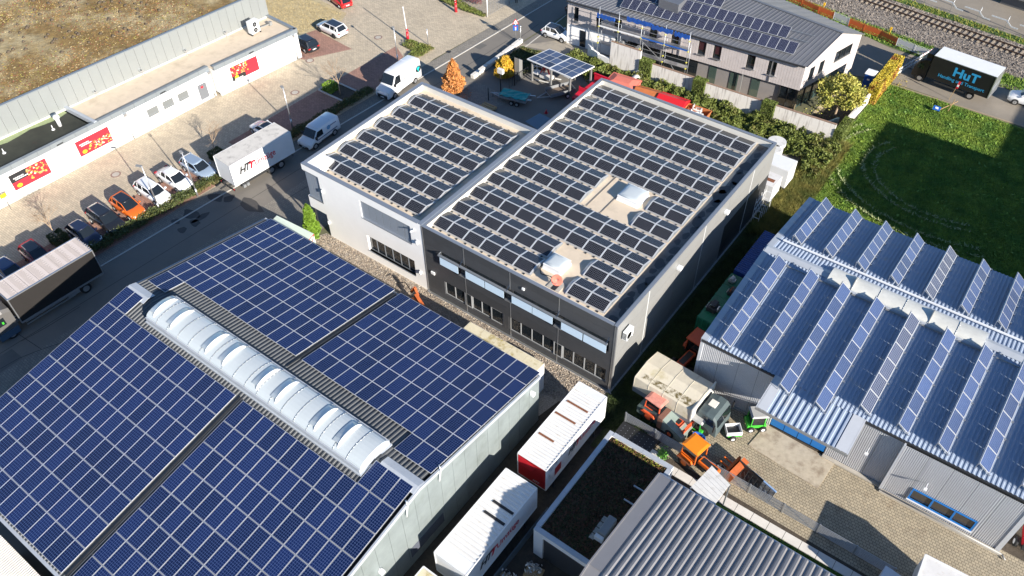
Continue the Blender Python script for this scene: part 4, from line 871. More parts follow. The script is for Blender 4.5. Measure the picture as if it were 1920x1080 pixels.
m.hexa([(BX0+.02, BYE-.02, 5.53), (BX0+.85, BYE-.02, 5.53), (BX0+.85, BYR, 7.13), (BX0+.02, BYR, 7.13), (BX0+.02, BYE-.02, 5.56), (BX0+.85, BYE-.02, 5.56), (BX0+.85, BYR, 7.16), (BX0+.02, BYR, 7.16)]); m.hexa([(BX0-.08, BYR-9, 5.3), (BX0+.02, BYR-9, 5.3), (BX0+.02, BYR, 6.9), (BX0-.08, BYR, 6.9), (BX0-.08, BYR-9, 5.62), (BX0+.02, BYR-9, 5.62), (BX0+.02, BYR, 7.22), (BX0-.08, BYR, 7.22)]); m.build('verge_flashing', ROOFD, rr)
MB().box(BX0, BX1, BYE-.0, BYE+.12, 5.36, 5.5).build('gutter', GREY, rr)
# small canopy roof, half silver half shaded, standing on posts beside the fence
t = thing('small_flat_roof', 'small pale lean-to roof beside the louvred fence', 'lean-to roof', (31.9, -4.7, 0))
c = [G(1335, 873, 3.0), G(1369, 908, 3.0), G(1337, 950, 3.0), G(1296, 913, 3.0)]
for i in range(7):
    a0 = Vector(c[3]).lerp(Vector(c[0]), i/7); a1 = Vector(c[3]).lerp(Vector(c[0]), (i+.96)/7); b0 = Vector(c[2]).lerp(Vector(c[1]), i/7); b1 = Vector(c[2]).lerp(Vector(c[1]), (i+.96)/7); dn = Vector((0, 0, -.06))
    MB().hexa([a0+dn, b0+dn, b1+dn, a1+dn, a0, b0, b1, a1]).build('roof_board', OFFW, t)
for q in c: MB().box(q[0]-.05, q[0]+.05, q[1]-.05, q[1]+.05, 0, 2.93).build('post', GALV, t)
# louvred fence
fa = (21.9, -1.75); fb = (43.0, -1.95)
fence = thing('slat_fence', 'long grey fence of narrow horizontal bars between yard and garages', 'fence', (31.8, -1.7, 0))
fx = lambda s: (fa[0]+(fb[0]-fa[0])*s, fa[1]+(fb[1]-fa[1])*s)
for k in range(9):
    p = fx(k/8); MB().box(p[0]-.05, p[0]+.05, p[1]-.06, p[1]+.02, 0, 1.2).build('post', GALV, fence)
for k in range(8):
    for j in range(7):
        a = fx(k/8+.002); b = fx((k+1)/8-.002); MB().beam((a[0], a[1]-.02, .12+j*.165), (b[0], b[1]-.02, .12+j*.165), .045, .05).build('slat', GALV, fence)
for j in range(8): pass
MB().box(21.9, 25.0, -3.7, -2.0, .2, .3).build('black_sheet', BLACK) and None
o = bpy.data.objects['black_sheet']; tag(o, 'black perforated sheeting on the ground behind the fence start', 'ground sheet')
mb = MB()
for i in range(5):
    for j in range(7): mb.cyl((22.2+j*.42, -3.5+i*.3, .3), (22.2+j*.42, -3.5+i*.3, .31), .03, n=6)
mb.build('perforation', GALV, o)
slabs = thing('slab_path', 'pale concrete slab path running along the inside of the fence', 'path', (33, -3, 0))
for k in range(17):
    a = 25.0+k*1.22; MB().box(a, a+1.19, -3.85, -3.15, 0, .07).build('slab', CONCW, slabs)
sheet('garden_lawn', [(30.5, -8), (30.5, -3.9), (60, -3.9), (60, -8)], .006, TURF)
grass('garden_grass', [(33.0, -7.6), (33.0, -3.95), (45, -3.95), (45, -7.6)], 16000, .12, BLADE, 'strip of green lawn between ribbed roof and slab path')

# ================================================================== SUPERMARKET (left)
sm = thing('supermarket', 'long white supermarket block with planted roof and poster wall', 'building', (-46, 0, 0))
S0, S1, S2, S3 = (-43.9, -38), (-41.55, 9.6), (-41.0, 9.9), (-39.75, 21.65)
def obox(a, b, th, z0, z1, mb=None, m=0, off=0.):
    """box along the line a-b, thickness th to the left (-x) side"""
    mb = mb or MB(); d = Vector((b[0]-a[0], b[1]-a[1])).normalized(); n = Vector((-d.y, d.x))
    A = Vector(a[:2])+n*off; B = Vector(b[:2])+n*off
    return mb.hexa([(*A, z0), (*B, z0), (*(B+n*th), z0), (*(A+n*th), z0), (*A, z1), (*B, z1), (*(B+n*th), z1), (*(A+n*th), z1)], m)
W1H = 3.35
lerp2 = lambda a, b, s: (a[0]+(b[0]-a[0])*s, a[1]+(b[1]-a[1])*s)
ys1 = lambda y: (y-S0[1])/(S1[1]-S0[1]); pt1 = lambda y: lerp2(S0, S1, ys1(y))
ys2 = lambda y: (y-S2[1])/(S3[1]-S2[1]); pt2 = lambda y: lerp2(S2, S3, ys2(y))
m = MB(); 
HOL = [(0.9, 2.3), (2.9, 4.3), (4.9, 6.3)]
prev = -38
for (a, b) in HOL: obox(pt1(prev), pt1(a), .3, .35, W1H, m); obox(pt1(a), pt1(b), .3, .35, 1.55, m); obox(pt1(a), pt1(b), .3, 2.45, W1H, m); prev = b
obox(pt1(prev), pt1(7.55), .3, .35, W1H, m); obox(pt1(7.55), pt1(8.75), .3, 2.3, W1H, m); obox(pt1(8.75), S1, .3, .35, W1H, m)
obox(S2, S3, .3, .35, W1H, m); obox((S2[0]-1, S2[1]-.02), (S2[0], S2[1]-.02), .3, .35, W1H, m); n3 = (S3[0]-6.3, S3[1]+.4); obox(S3, n3, .3, .35, W1H, m); m.build('wall', WHITE, sm)
m = MB(); obox(pt1(-38), S1, .3, 0, .35, m, off=-.02); obox(S2, S3, .3, 0, .35, m, off=-.02); m.build('plinth', mat('plinth_grey', (.50, .51, .50), .8), sm)
for i, (a, b) in enumerate(HOL): w_ = obox(pt1(a), pt1(b), .04, 1.55, 2.45, off=.14).build('window', mat('film_window', (.16, .17, .17), .35), sm); obox(pt1(a), pt1(b), .16, 1.5, 1.56, off=-.05).build('sill', GREY, w_)
d_ = obox(pt1(7.55), pt1(8.75), .05, .0, 2.3, off=.1).build('door', mat('grey_door', (.14, .15, .165), .5), sm); obox(pt1(8.0), pt1(8.3), .02, 1.7, 1.95, off=.07).build('door_notice', RTXT, d_)
FASC = mat('fascia_sheet', (.27, .30, .32), .4, .4, var=.05, vs_=.7, rand=.04)
def fascia(ptf, y0, y1, n, z0, z1, off=-.06):
    for i in range(n): a = y0+(y1-y0)*i/n+.01; b = y0+(y1-y0)*(i+1)/n-.01; obox(ptf(a), ptf(b), .42, z0, z1, off=off).build('fascia_panel', FASC, sm)
fascia(pt1, -38, 9.6, 34, W1H, 3.92); fascia(pt2, 9.9, 21.6, 8, W1H, 3.92); obox((S3[0]+.05, S3[1]+.02), (n3[0], n3[1]+.02), .4, W1H, 3.92, off=-.1).build('fascia_panel', FASC, sm)
m = MB()
m.poly([(*pt1(-4.9), 3.66), (*S1, 3.66), (*S2, 3.66), (*S3, 3.66), (*n3, 3.66), (-47.6, -5.1, 3.66)]); m.build('flat_roof', MEMB, sm)
m = MB().poly([(*pt1(-38), 3.60), (*pt1(-5.2), 3.60), (-47.6, -5.3, 3.60), (-49.3, -38, 3.60)]); m.build('mossy_roof', mat('black_wet_roof', (.022, .024, .016), .6, var=.5, vs_=.6, c2=(.07, .025, .015), mixs=.35, mixt=(.62, .72)), sm)
obox((-47.6, -5.1), pt1(-4.9), .35, 3.5, 4.0).build('roof_upstand', FLASH, sm)
# moss fringe at the foot of the tall wall
k = 24; m = MB(); pts = [(-47.45-.081*(-5.3-(-38+32.7*i/k)), -38+32.7*i/k) for i in range(k+1)]
for i in range(k):
    wa, wb_ = .5+.5*math.sin(i*.9)**2, .5+.5*math.sin((i+1)*.9)**2
    m.poly([(pts[i][0], pts[i][1], 3.606), (pts[i+1][0], pts[i+1][1], 3.606), (pts[i+1][0]+wb_, pts[i+1][1], 3.606), (pts[i][0]+wa, pts[i][1], 3.606)])
m.build('moss_fringe', mat('pale_moss', (.28, .33, .17), .9, var=.2, vs_=2), sm)
# tall rear volume: cladding then sedum roof
T0, T1 = (-50.2, -38), (-45.3, 22.2); ptT = lambda y: lerp2(T0, T1, (y+38)/60.2); TZ = 7.0
TALL = mat('tall_cladding', (.27, .285, .28), .5, .3, var=.03, rand=.02)
for i in range(54):
    a = -38+60.2*i/54+.012; b = -38+60.2*(i+1)/54-.012; obox(ptT(a), ptT(b), .25, 3.5, TZ-.12).build('cladding_panel', TALL, sm)
obox(T1, (T1[0]-30, T1[1]+2), .25, 0, TZ-.12).build('cladding_panel', TALL, sm)
obox(ptT(-38), T1, .35, TZ-.12, TZ, off=-.04).build('coping', FASC, sm); obox(ptT(-38), T1, .12, 3.62, 3.8, off=-.12).build('wall_flashing', UPST, sm); obox(T1, (T1[0]-30, T1[1]+2), .35, TZ-.12, TZ, off=-.04).build('coping', FASC, sm)
MB().poly([(*ptT(-38), TZ-.15), (T1[0]-.1, T1[1], TZ-.15), (T1[0]-40, T1[1]+2.4, TZ-.15), (-90, -38, TZ-.15)]).build('planted_roof', SEDUM, sm)
P = scatter([(-49.8, -38), (T1[0]-.4, T1[1]-.2), (T1[0]-22, T1[1]+1), (-72, -38)], 60000); P[:, 2] = TZ-.12
k_ = (np.sin(P[:, 0]*.35+P[:, 1]*.13)+np.sin(P[:, 1]*.41-P[:, 0]*.2)+RNG.normal(size=len(P))*.8) > -.5; P = P[k_]
o = link('sedum_roof_planting', quickmesh('sedum_roof_planting', leaves(P, .085, .6), 4, [SEDL, SEDR, mat('sedum_straw', (.34, .27, .15), .9), mat('sedum_lime', (.24, .22, .05), .9)], RNG.choice(4, len(P), p=[.5, .2, .22, .08]))); tag(o, 'orange brown and olive sedum covering the tall supermarket roof', 'sedum', kind='stuff')
P = scatter([(-75, -20), (-50.5, -20), (-49.0, 22), (-75, 22)], 420); o = MB()
for p in P: 
    if math.sin(p[0]*.3)+math.sin(p[1]*.27) > -.2: o.cyl((p[0], p[1], TZ-.1), (p[0], p[1], TZ+.06), .22*(.6+random.random()*.7), .1, 7)
o = o.build('sedum_cushions', mat('dark_cushion', (.10, .075, .05), .95, var=.3, vs_=3)); tag(o, 'dark round sedum cushions dotted over the planted roof', 'sedum', kind='stuff')
# gutters, downpipes, air unit, vents
for (p, lab) in ((pt1(-1.6), 0), (pt1(9.3), 1), (pt2(20.9), 2)):
    MB().box(p[0]+.02, p[0]+.3, p[1]-.2, p[1]+.2, 3.1, 3.4).cyl((p[0]+.14, p[1], 3.1), (p[0]+.14, p[1], .1), .06).build('downpipe', GREY, sm)
for p in (pt1(-22), pt1(-9), pt1(3.4), pt2(15)): MB().box(p[0]+.06, p[0]+.1, p[1]-.35, p[1]+.35, 3.5, 3.62).build('overflow_vent', STEELD, sm)
for y in (-1.5, 4.2, 10, 15.6): p = ptT(y); MB().box(p[0], p[0]+.45, p[1]-.05, p[1]+.05, 3.66, 4.3).box(p[0]+.1, p[0]+.4, p[1]-.2, p[1]+.2, 4.15, 4.3).build('roof_outlet', GREY, sm)
p = G(478, 62, 3.7); t = thing('roof_heat_pump', 'white twin fan condenser standing on the supermarket roof', 'air conditioner', p)
MB().box(p[0]-.35, p[0]+.35, p[1]-.65, p[1]+.65, p[2]+.15, p[2]+1.7).build('casing', WHITEP, t, bevel=.03)
for z in (.55, 1.25):
    f = MB(); f.cyl((p[0]+.35, p[1], p[2]+z), (p[0]+.37, p[1], p[2]+z), .3, n=20).cyl((p[0]+.37, p[1], p[2]+z), (p[0]+.375, p[1], p[2]+z), .1, n=12, m=1); f.build('fan', [STEELD, GREY], t)
MB().box(p[0]-.4, p[0]+.4, p[1]-.7, p[1]-.55, p[2], p[2]+.15).box(p[0]-.4, p[0]+.4, p[1]+.55, p[1]+.7, p[2], p[2]+.15).build('foot', STEELD, t)
p = G(507, 47, 3.7); tag(MB().box(p[0]-.2, p[0]+.2, p[1]-.2, p[1]+.2, p[2], p[2]+.45).beam((p[0], p[1]-.2, p[2]+.2), (p[0]-.4, p[1]-2.0, p[2]+.2), .12).build('roof_pipe_box', ALUW), 'small pipe box between condenser and roof corner', 'pipe')
p = G(113, 236, 3.6); t = thing('vent_pipe', 'white capped exhaust pipe on the wet black roof', 'vent pipe', p); MB().cyl(p, (p[0], p[1], p[2]+1.0), .2, n=14).build('pipe', WHITEP, t); MB().cyl((p[0], p[1], p[2]+1.0), (p[0], p[1], p[2]+1.25), .36, .3, 16).build('cap', WHITEP, t)
for i, q in enumerate(((100, 243), (8, 287))): p = G(*q, 3.6); tag(MB().cyl(p, (p[0], p[1], p[2]+.55), .07, .03).cyl(p, (p[0], p[1], p[2]+.08), .2, .15).build('roof_spike', WHITEP), 'small white roof stub, %s' % ('beside the capped exhaust pipe' if i == 0 else 'alone at the left edge of the black roof'), 'roof vent')
# posters
def poster(ptf, ya, yb, z0, z1, label, style):
    a, b = ptf(ya), ptf(yb); t = thing('poster', label, 'poster', (*lerp2(a, b, .5), z0), group='food posters on the supermarket wall')
    obox(a, b, .03, z0, z1, off=-.04).build('board', WHITEP, t)
    d = Vector((b[0]-a[0], b[1]-a[1])).normalized(); n = Vector((d.y, -d.x)); L_ = (Vector(b)-Vector(a)).length; H__ = z1-z0
    def R_(u0, u1, v0, v1, m_, name, o_=.045, mb=None):
        P_ = lambda u, v: (*(Vector(a)+d*(u*L_)+n*o_), z0+v*H__)
        return (mb or MB()).poly([P_(u0, v0), P_(u1, v0), P_(u1, v1), P_(u0, v1)])
    R_(.02, .98, .12, .95, 0, 'x').build('print', style[0], t)
    (R_(.02, .48, .52, .95, 0, 'x', .05) if style[1] else R_(.02, .5, .12, .40, 0, 'x', .05)).build('print', LTXT if style[1] != 2 else style[0], t)
    mb = MB(); rnd = random.Random(int(ya*10)+50)
    P2 = lambda u, v, o: (*(Vector(a)+d*(u*L_)+n*o), z0+v*H__)
    u0, u1, v0, v1 = style[2]
    for i in range(60):
        u, v = rnd.uniform(u0, u1), rnd.uniform(v0, v1); r = rnd.uniform(.012, .035); k = 6
        mb.poly([P2(u+r*math.cos(q*6.283/k), v+r*1.5*math.sin(q*6.283/k), .055+i*.0004) for q in range(k)], rnd.randrange(5))
    mb.build('food_picture', [mat('food_a', (.65, .25, .06), .6), mat('food_b', (.7, .6, .45), .6), mat('food_c', (.55, .03, .02), .6), mat('food_d', (.65, .42, .05), .6), mat('food_e', (.35, .3, .12), .6)], t)
    mb = MB(); mb.poly([P2(.17+.07*math.cos(q*.5236), (.30)+.1*math.sin(q*.5236), .085) for q in range(12)]); mb.build('price_disc', YELS, t)
    mb = MB(); tv = .72 if style[1] else .2
    for r_, (uu0, ww) in enumerate(((.1, .26), (.13, .3))):
        x_ = uu0
        while x_ < uu0+ww: l_ = rnd.uniform(.02, .05); vv_ = tv-r_*.09; mb.poly([P2(x_, vv_-.025, .088), P2(x_+l_*.8, vv_-.02, .088), P2(x_+l_*.8, vv_+.03, .088), P2(x_, vv_+.025, .088)]); x_ += l_
    mb.build('lettering', WHITEP, t)
REDP = mat('poster_red', (.58, .02, .035), .5); DRED = mat('poster_dark_red', (.30, .015, .02), .5)
poster(pt1, -15.0, -10.9, .80, 3.0, 'red and black food poster nearest the left edge of the photo', (REDP, 1, (.45, .95, .3, .9)))
poster(pt1, -7.7, -3.7, .80, 3.0, 'all red food poster in the middle of the long white wall', (REDP, 2, (.3, .95, .2, .6)))
poster(pt2, 11.7, 15.6, .80, 3.0, 'pizza poster on the end section of the supermarket wall', (REDP, 0, (.05, .6, .42, .93)))
# ================================================================== THE TIMBER HOUSE WITH SCAFFOLD (top)
hs = thing('timber_office', 'pale timber clad two storey office with dark seamed metal roof and solar rows', 'building', (2, 50, 0))
E1, E0 = Vector((15.2, 46.35)), Vector((-14.6, 43.95)); R1, R0 = Vector((16.5, 51.5)), Vector((-9.0, 54.7)); F1, F0 = Vector((17.7, 56.5)), Vector((-7, 62))
du = (E0-E1).normalized(); dv = Vector((-du.y, du.x)); dv = dv if dv.y > 0 else -dv; HL = (E0-E1).length
HZ, HR, HB = 5.95, 8.0, 2.75
U = lambda u, v, z=0: (*(E1+du*u+dv*v), z)
def hbox(u0, u1, v0, v1, z0, z1, mb=None, m=0):
    mb = mb or MB(); return mb.hexa([U(u0, v0, z0), U(u0, v1, z0), U(u1, v1, z0), U(u1, v0, z0), U(u0, v0, z1), U(u0, v1, z1), U(u1, v1, z1), U(u1, v0, z1)], m)
# upper storey, vertical timber boards
wins = [(3.0, 4.0, 3.65, 5.3), (5.55, 6.45, 3.7, 5.35), (9.6, 10.5, 3.7, 5.35), (11.6, 12.5, 3.7, 5.35), (14.85, 15.8, 3.6, 5.3), (17.9, 18.8, 3.5, 5.3), (22.5, 23.4, 3.4, 5.2), (25.0, 25.9, 3.4, 5.2), (28.2, 29.0, 3.4, 5.2)]
nb = 96
for i in range(nb):
    a, b = HL*i/nb+.004, HL*(i+1)/nb-.012; seg = [(HB, HZ-.1)]; c = (a+b)/2
    for w_ in wins:
        if w_[0] < c < w_[1]: seg = [(HB, w_[2]), (w_[3], HZ-.1)]
    for (z0, z1) in seg: hbox(a, b, 0, .06, z0, z1).build('board', WOOD, hs)
gm = MB()
gw = [(1.3, 2.1, 3.6, 5.1), (3.0, 3.8, 3.7, 5.2), (5.9, 8.9, 4.1, 5.35)]
GV = (F1-E1).normalized(); GL = (F1-E1).length; GN = Vector((GV.y, -GV.x)); gu = (R1-E1).dot(GV)
def gz(s): return HZ+(HR-HZ)*s/gu if s < gu else HR-(HR-HZ-.0)*(s-gu)/(GL-gu)
ng = 36
for i in range(ng):
    a, b = GL*i/ng, GL*(i+1)/ng-.01; c = (a+b)/2; zt = gz(c)-.12; seg = [(HB if c < 8.9 else .9, zt)]
    for w_ in gw:
        if w_[0] < c < w_[1]: seg = [(seg[0][0], w_[2]), (w_[3], zt)]
    for (z0, z1) in seg: obox(tuple(E1+GV*a), tuple(E1+GV*b), .06, z0, z1).build('board', WOOD, hs)
for w_ in gw:
    f = obox(tuple(E1+GV*w_[0]), tuple(E1+GV*w_[1]), .04, w_[2], w_[3], off=.1).build('window', GLASSD, hs); obox(tuple(E1+GV*(w_[0]-.1)), tuple(E1+GV*(w_[1]+.1)), .22, w_[2]-.06, w_[2], off=-.1).build('sill', ALUW, f)
    if w_[1]-w_[0] > 2: 
        for k in range(1, 3): q = w_[0]+(w_[1]-w_[0])*k/3; obox(tuple(E1+GV*(q-.04)), tuple(E1+GV*(q+.04)), .06, w_[2], w_[3], off=.03).build('mullion', STEELD, f)
for i, w_ in enumerate(wins):
    f = hbox(w_[0], w_[1], .16, .2, w_[2], w_[3]).build('window', GLASSD, hs)
    m = MB(); hbox(w_[0], w_[0]+.06, .1, .16, w_[2], w_[3], m); hbox(w_[1]-.06, w_[1], .1, .16, w_[2], w_[3], m); hbox(w_[0], w_[1], .1, .16, w_[3]-.06, w_[3], m); hbox(w_[0], w_[1], .1, .16, w_[2], w_[2]+.06, m); m.build('frame', STEELD, f)
    hbox(w_[0]-.15, w_[1]+.05, -.22, .16, w_[2]-.05, w_[2]).build('sill', GREY, f)
    if i in (2, 3): hbox(w_[0]+.1, w_[1]-.1, .13, .15, w_[2]+.5, w_[3]-.05).build('red_curtain', mat('red_curtain', (.035, .005, .008), .7), f)
# core + recessed ground floor
m = MB(); m.prism([tuple(p) for p in (E1+du*.2+dv*.25, E0+dv*.25, F0, F1-GV*.3-Vector((.25, 0)))], HB, HZ-.25, 'z', ); m.build('wall_core', STEELD, hs)
REN = mat('taupe_render', (.20, .185, .18), .9, var=.08, vs_=1)
m = MB(); hbox(2.2, HL-11, .45, .7, 0, HB, m); m.build('ground_floor_wall', REN, hs)
for (a, b, z0, z1) in ((4.6, 5.6, .1, 2.4), (7.2, 8.2, .1, 2.4), (9.9, 10.8, .1, 2.4)): hbox(a, b, .38, .44, z0, z1).build('window', mat('green_glass', (.05, .075, .065), .08, spec=.8), hs)
hbox(12.3, 21.5, .36, .44, .1, 2.5).build('window_front', GLASSD, hs)
for k in range(4): hbox(.3+k*.02, .34, .2+k*.0, .3, 0, 0) if False else None
for k in range(4): obox(tuple(E1+GV*(.15+k*1.5)-GN*.25), tuple(E1+GV*(1.58+k*1.5)-GN*.25), .05, .1, HB-.05).build('glass_wall', mat('teal_glass', (.03, .055, .055), .08, spec=.8), hs)
for k in range(5): p = E1+GV*(.1+k*1.5)-GN*.2; MB().box(p.x-.05, p.x+.05, p.y-.05, p.y+.05, 0, HB).build('glass_post', STEELD, hs)
hbox(.3, 2.2, .3, .35, .1, HB-.05).build('glass_wall', GLASSD, hs)
for k in range(3): hbox(.25+k*.95, .33+k*.95, .22, .3, 0, HB).build('glass_post', STEELD, hs)
for u in (6.6, 16.9): hbox(u, u+.12, -.02, .1, 0, HB).build('downpipe', ALUW, hs)
for u in (3.55, 14.6): hbox(u, u+.1, -.12, -.02, HB, HZ).build('downpipe', GREY, hs)
m = MB(); hbox(HL-6.7, HL, .05, .35, 0, HB, m); hbox(HL-.3, HL, .3, 5, 0, HB, m); hbox(HL-11, HL-6.7, .6, .9, 0, HB, m); m.build('ground_floor_wall', WHITE, hs); hbox(HL-2.7, HL-1.9, .0, .06, .1, 2.3).build('window', GLASSD, hs); hbox(HL-8.6, HL-8.0, .54, .6, .1, 2.2).build('window', GLASSD, hs)
for k in (0, 1): hbox(HL-10.2+k*2.2, HL-9.9+k*2.2, -1.6, .4, 0, 2.6).build('entrance_wing', mat('grey_metal', (.28, .29, .30), .5, .3), hs)
# seamed metal roof: one sheet per bay on both slopes
def bay(a, b, c, d, za, zb, n, name, t, rib=True):
    """a->b lower edge, c->d upper edge"""
    for i in range(n):
        p, q, r, s_ = a.lerp(b, i/n), a.lerp(b, (i+1)/n), c.lerp(d, (i+1)/n), c.lerp(d, i/n)
        MB().hexa([(*p, za-.05), (*q, za-.05), (*r, zb-.05), (*s_, zb-.05), (*p, za), (*q, za), (*r, zb), (*s_, zb)]).beam((*p, za+.02), (*s_, zb+.02), .035, .06).build(name, SEAM, t)
OV = dv*-.28
bay(E1+OV+GV*.0+du*-.25, E0+OV, R1+du*-.25, R0, HZ, HR, 58, 'roof_sheet', hs); bay(F1+du*-.3, F0, R1+du*-.25, R0, HZ+.05, HR, 58, 'roof_sheet', hs)
m = MB(); m.beam((*(R1+du*-.3), HR+.03), (*R0, HR+.03), .35, .06); m.build('ridge_cap', SEAM, hs)
a, b = E1+OV+dv*-.1, E0+OV+dv*-.1; MB().beam((*a, HZ-.08), (*b, HZ-.08), .16, .14).build('gutter', STEELD, hs)
sp_n = ((Vector((*R1, HR))-Vector((*(E1+OV), HZ))).normalized())
HP = panel_mesh('solar_panel', 1.05, 1.68, PV_HOUSE, .025, .04)
t = thing('solar_array', 'two rows of dark solar panels on the seamed roof of the timber office', 'solar array', U(12, 2.5, 7))
slope = (HR-HZ)/((R1-E1).dot(dv)+.28)
PX, PDX = 1.02, 1.03
zr_ = lambda v: HZ+slope*(v+.28)+.14
for (v0, us, n) in ((.55, 1.75, 20), (2.28, 3.35, 19), (4.0, 11.9, 8)):
    for i in range(n):
        u = us+1.07*(i+.5); vm = v0+.83+(.03*i*0); k = 1-.0*u
        if HL-u < 1: continue
        put_panel(t, HP, U(u, vm, zr_(vm)*1), (-du.x, -du.y, 0), (dv.x, dv.y, slope))
MB().beam(U(2.9, 2.6, zr_(2.6)-.02), U(.9, 2.6, zr_(2.6)-.02), .05).beam(U(3.3, 3.6, zr_(3.6)-.02), U(.6, 3.6, zr_(3.6)-.02), .05).build('support_rail', GREY, t)
MB().box(*(lambda c: (c[0]-1.4, c[0]+1.2, c[1]-1, c[1]+1.2))(U(17.3, 2.8)), 6.2, 8.0).build('roof_dormer', SEAM, hs)
# scaffold
sc = thing('scaffold', 'tall steel scaffold with blue netting in front of the timber office', 'scaffold', U(20, -1.2))
us = [13.0, 16.0, 19.0, 22.0, 24.6]; po, pi_ = -1.75, -.95; YEL = mat('yellow_clamp', (.60, .55, .08), .5)
for u in us:
    for v in (po, pi_): 
        a, b = U(u, v, .0), U(u, v, 7.1 if v == po else 5.2); MB().cyl(a, b, .035, n=6).build('standard', GALV, sc)
    m = MB()
    for z in (2.3, 4.5): m.beam(U(u, po, z), U(u, pi_, z), .05)
    m.build('transom', GALV, sc); m = MB()
    for z in (.9, 2.4, 3.2, 4.6, 5.9): a = U(u, po, z); m.box(a[0]-.08, a[0]+.08, a[1]-.08, a[1]+.08, z-.06, z+.06)
    m.build('clamp', YEL, sc)
for i in range(4):
    for z in (2.35, 4.55, 5.3): hbox(us[i]+.05, us[i+1]-.05, po+.05, pi_-.05, z, z+.06).build('deck', GREY if z > 2 else TIMB, sc) if z < 5 else None
    m = MB()
    for z in (2.85, 3.35, 5.1, 5.6, 6.2, 6.9): m.beam(U(us[i], po, z), U(us[i+1], po, z), .04)
    m.build('guard_rail', GALV, sc)
    hbox(us[i], us[i+1], po-.02, po+.02, 4.6, 4.78).build('toe_board', BLU if i < 2 else WHITEP, sc)
MB().beam(U(24.6, po, .1), U(25.6, po-.8, 4.5), .05).beam(U(13, po, .1), U(14.8, po, 2.3), .05).beam(U(16, po, .1), U(19, po, 2.3), .05).beam(U(19, po, 4.4), U(16, po, 2.4), .05).beam(U(19, po-.1, 0), U(19.6, po-.8, 2.5), .05).build('brace', GALV, sc)
NET = mat('blue_netting', (.012, .075, .33), .6, var=.3, vs_=3)
for i, (u0, u1, z0) in enumerate(((13.1, 14.9, 6.1), (15.2, 17.8, 6.15), (17.9, 21.0, 6.3), (22.6, 24.9, 5.7))):
    mb = MB(); n = 9
    for k in range(n):
        a, b = u0+(u1-u0)*k/n, u0+(u1-u0)*(k+1)/n; mb.hexa([U(a, po-.06, z0+.1*math.sin(k*2.1)), U(a, po+.3, z0+.05), U(b, po+.3, z0+.05), U(b, po-.06, z0+.1*math.sin((k+1)*2.1)), U(a, po-.1, z0+.5), U(a, po+.15, z0+.45+.1*math.sin(k*3)), U(b, po+.15, z0+.45+.1*math.sin((k+1)*3)), U(b, po-.1, z0+.5)])
    mb.build('net', NET, sc)
# white bags, ladder
for k in range(2):
    p = U(18.3-k*.2, -3.0-k*1.0); m = MB(); m.loft([[(p[0]+r*math.cos(a), p[1]+r*math.sin(a), z) for a in [6.283*i/10 for i in range(10)]] for r, z in ((.45, 0), (.6, .3), (.58, .75), (.35, 1.0), (.12, 1.1))]); tag(m.build('big_bag', OFFW), 'white building rubble bag by the scaffold foot, %s' % ('against the house' if k == 0 else 'nearer the retaining wall'), 'bag', 'white rubble bags')
# retaining walls and hedge blocks in front of the house
cw = [((G(1190, 138)[0]-3.4, 42.0), (G(1215, 150)[0]-1.9, 42.35), 3.3), ((-1.4, 42.35), (4.2, 42.55), 2.3), ((5.6, 42.5), (12.7, 42.85), 2.2), ((14.0, 42.85), (20.9, 43.2), 2.2)]
cw[0] = ((-7.0, 42.1), (-2.9, 42.2), 3.5)
labs = ['tallest weathered concrete wall beside the entrance wings', 'low streaked concrete wall under the scaffold', 'long streaked concrete wall section in front of the bare patio', 'streaked concrete wall section below the yellow leaved tree']
STRK = mat('streaked_concrete', (.72, .69, .65), .9, var=.05, vs_=1.2)
nt_ = STRK.node_tree; s_, b_ = base_socket(STRK); tcn = nt_.nodes.new('ShaderNodeTexCoord'); mp = nt_.nodes.new('ShaderNodeMapping'); mp.inputs['Scale'].default_value = (2.2, 2.2, .22); nzn = nt_.nodes.new('ShaderNodeTexNoise'); nzn.inputs['Scale'].default_value = 2.4; nzn.inputs['Detail'].default_value = 8
nt_.links.new(tcn.outputs['Object'], mp.inputs[0]); nt_.links.new(mp.outputs[0], nzn.inputs[0]); mrn = nt_.nodes.new('ShaderNodeMapRange'); mrn.inputs[1].default_value = .5; mrn.inputs[2].default_value = .68; nt_.links.new(nzn.outputs[0], mrn.inputs[0]); overlay(STRK, mrn.outputs[0], (.30, .27, .24), .6)
for (a, b, h), l in zip(cw, labs):
    t = thing('retaining_wall', l, 'wall', (*lerp2(a, b, .5), 0), group='concrete walls before the timber office'); obox(a, b, .22, 0, h).build('wall_body', STRK, t); obox(a, b, .26, h, h+.05, off=-.02).build('wall_top', mat('wall_top_dirt', (.26, .17, .12), .95, var=.3, vs_=3), t)
t = thing('retaining_wall', 'white concrete wall running back beside the yellow hedge', 'wall', (21, 49, 0), group='concrete walls before the timber office'); obox((21.2, 46.1), (21.5, 53.2), .25, 0, 1.3).build('wall_body', STRK, t)
t = thing('low_wall', 'curved low white wall between carport and house', 'wall', (-9, 42, 0)); pts = [(-10.9, 43.2), (-10, 42.6), (-8.8, 42.2), (-7.1, 42.1)]
for i in range(3): obox(pts[i], pts[i+1], .25, 0, 1.4-.12*i).build('wall_body', WHITE, t)
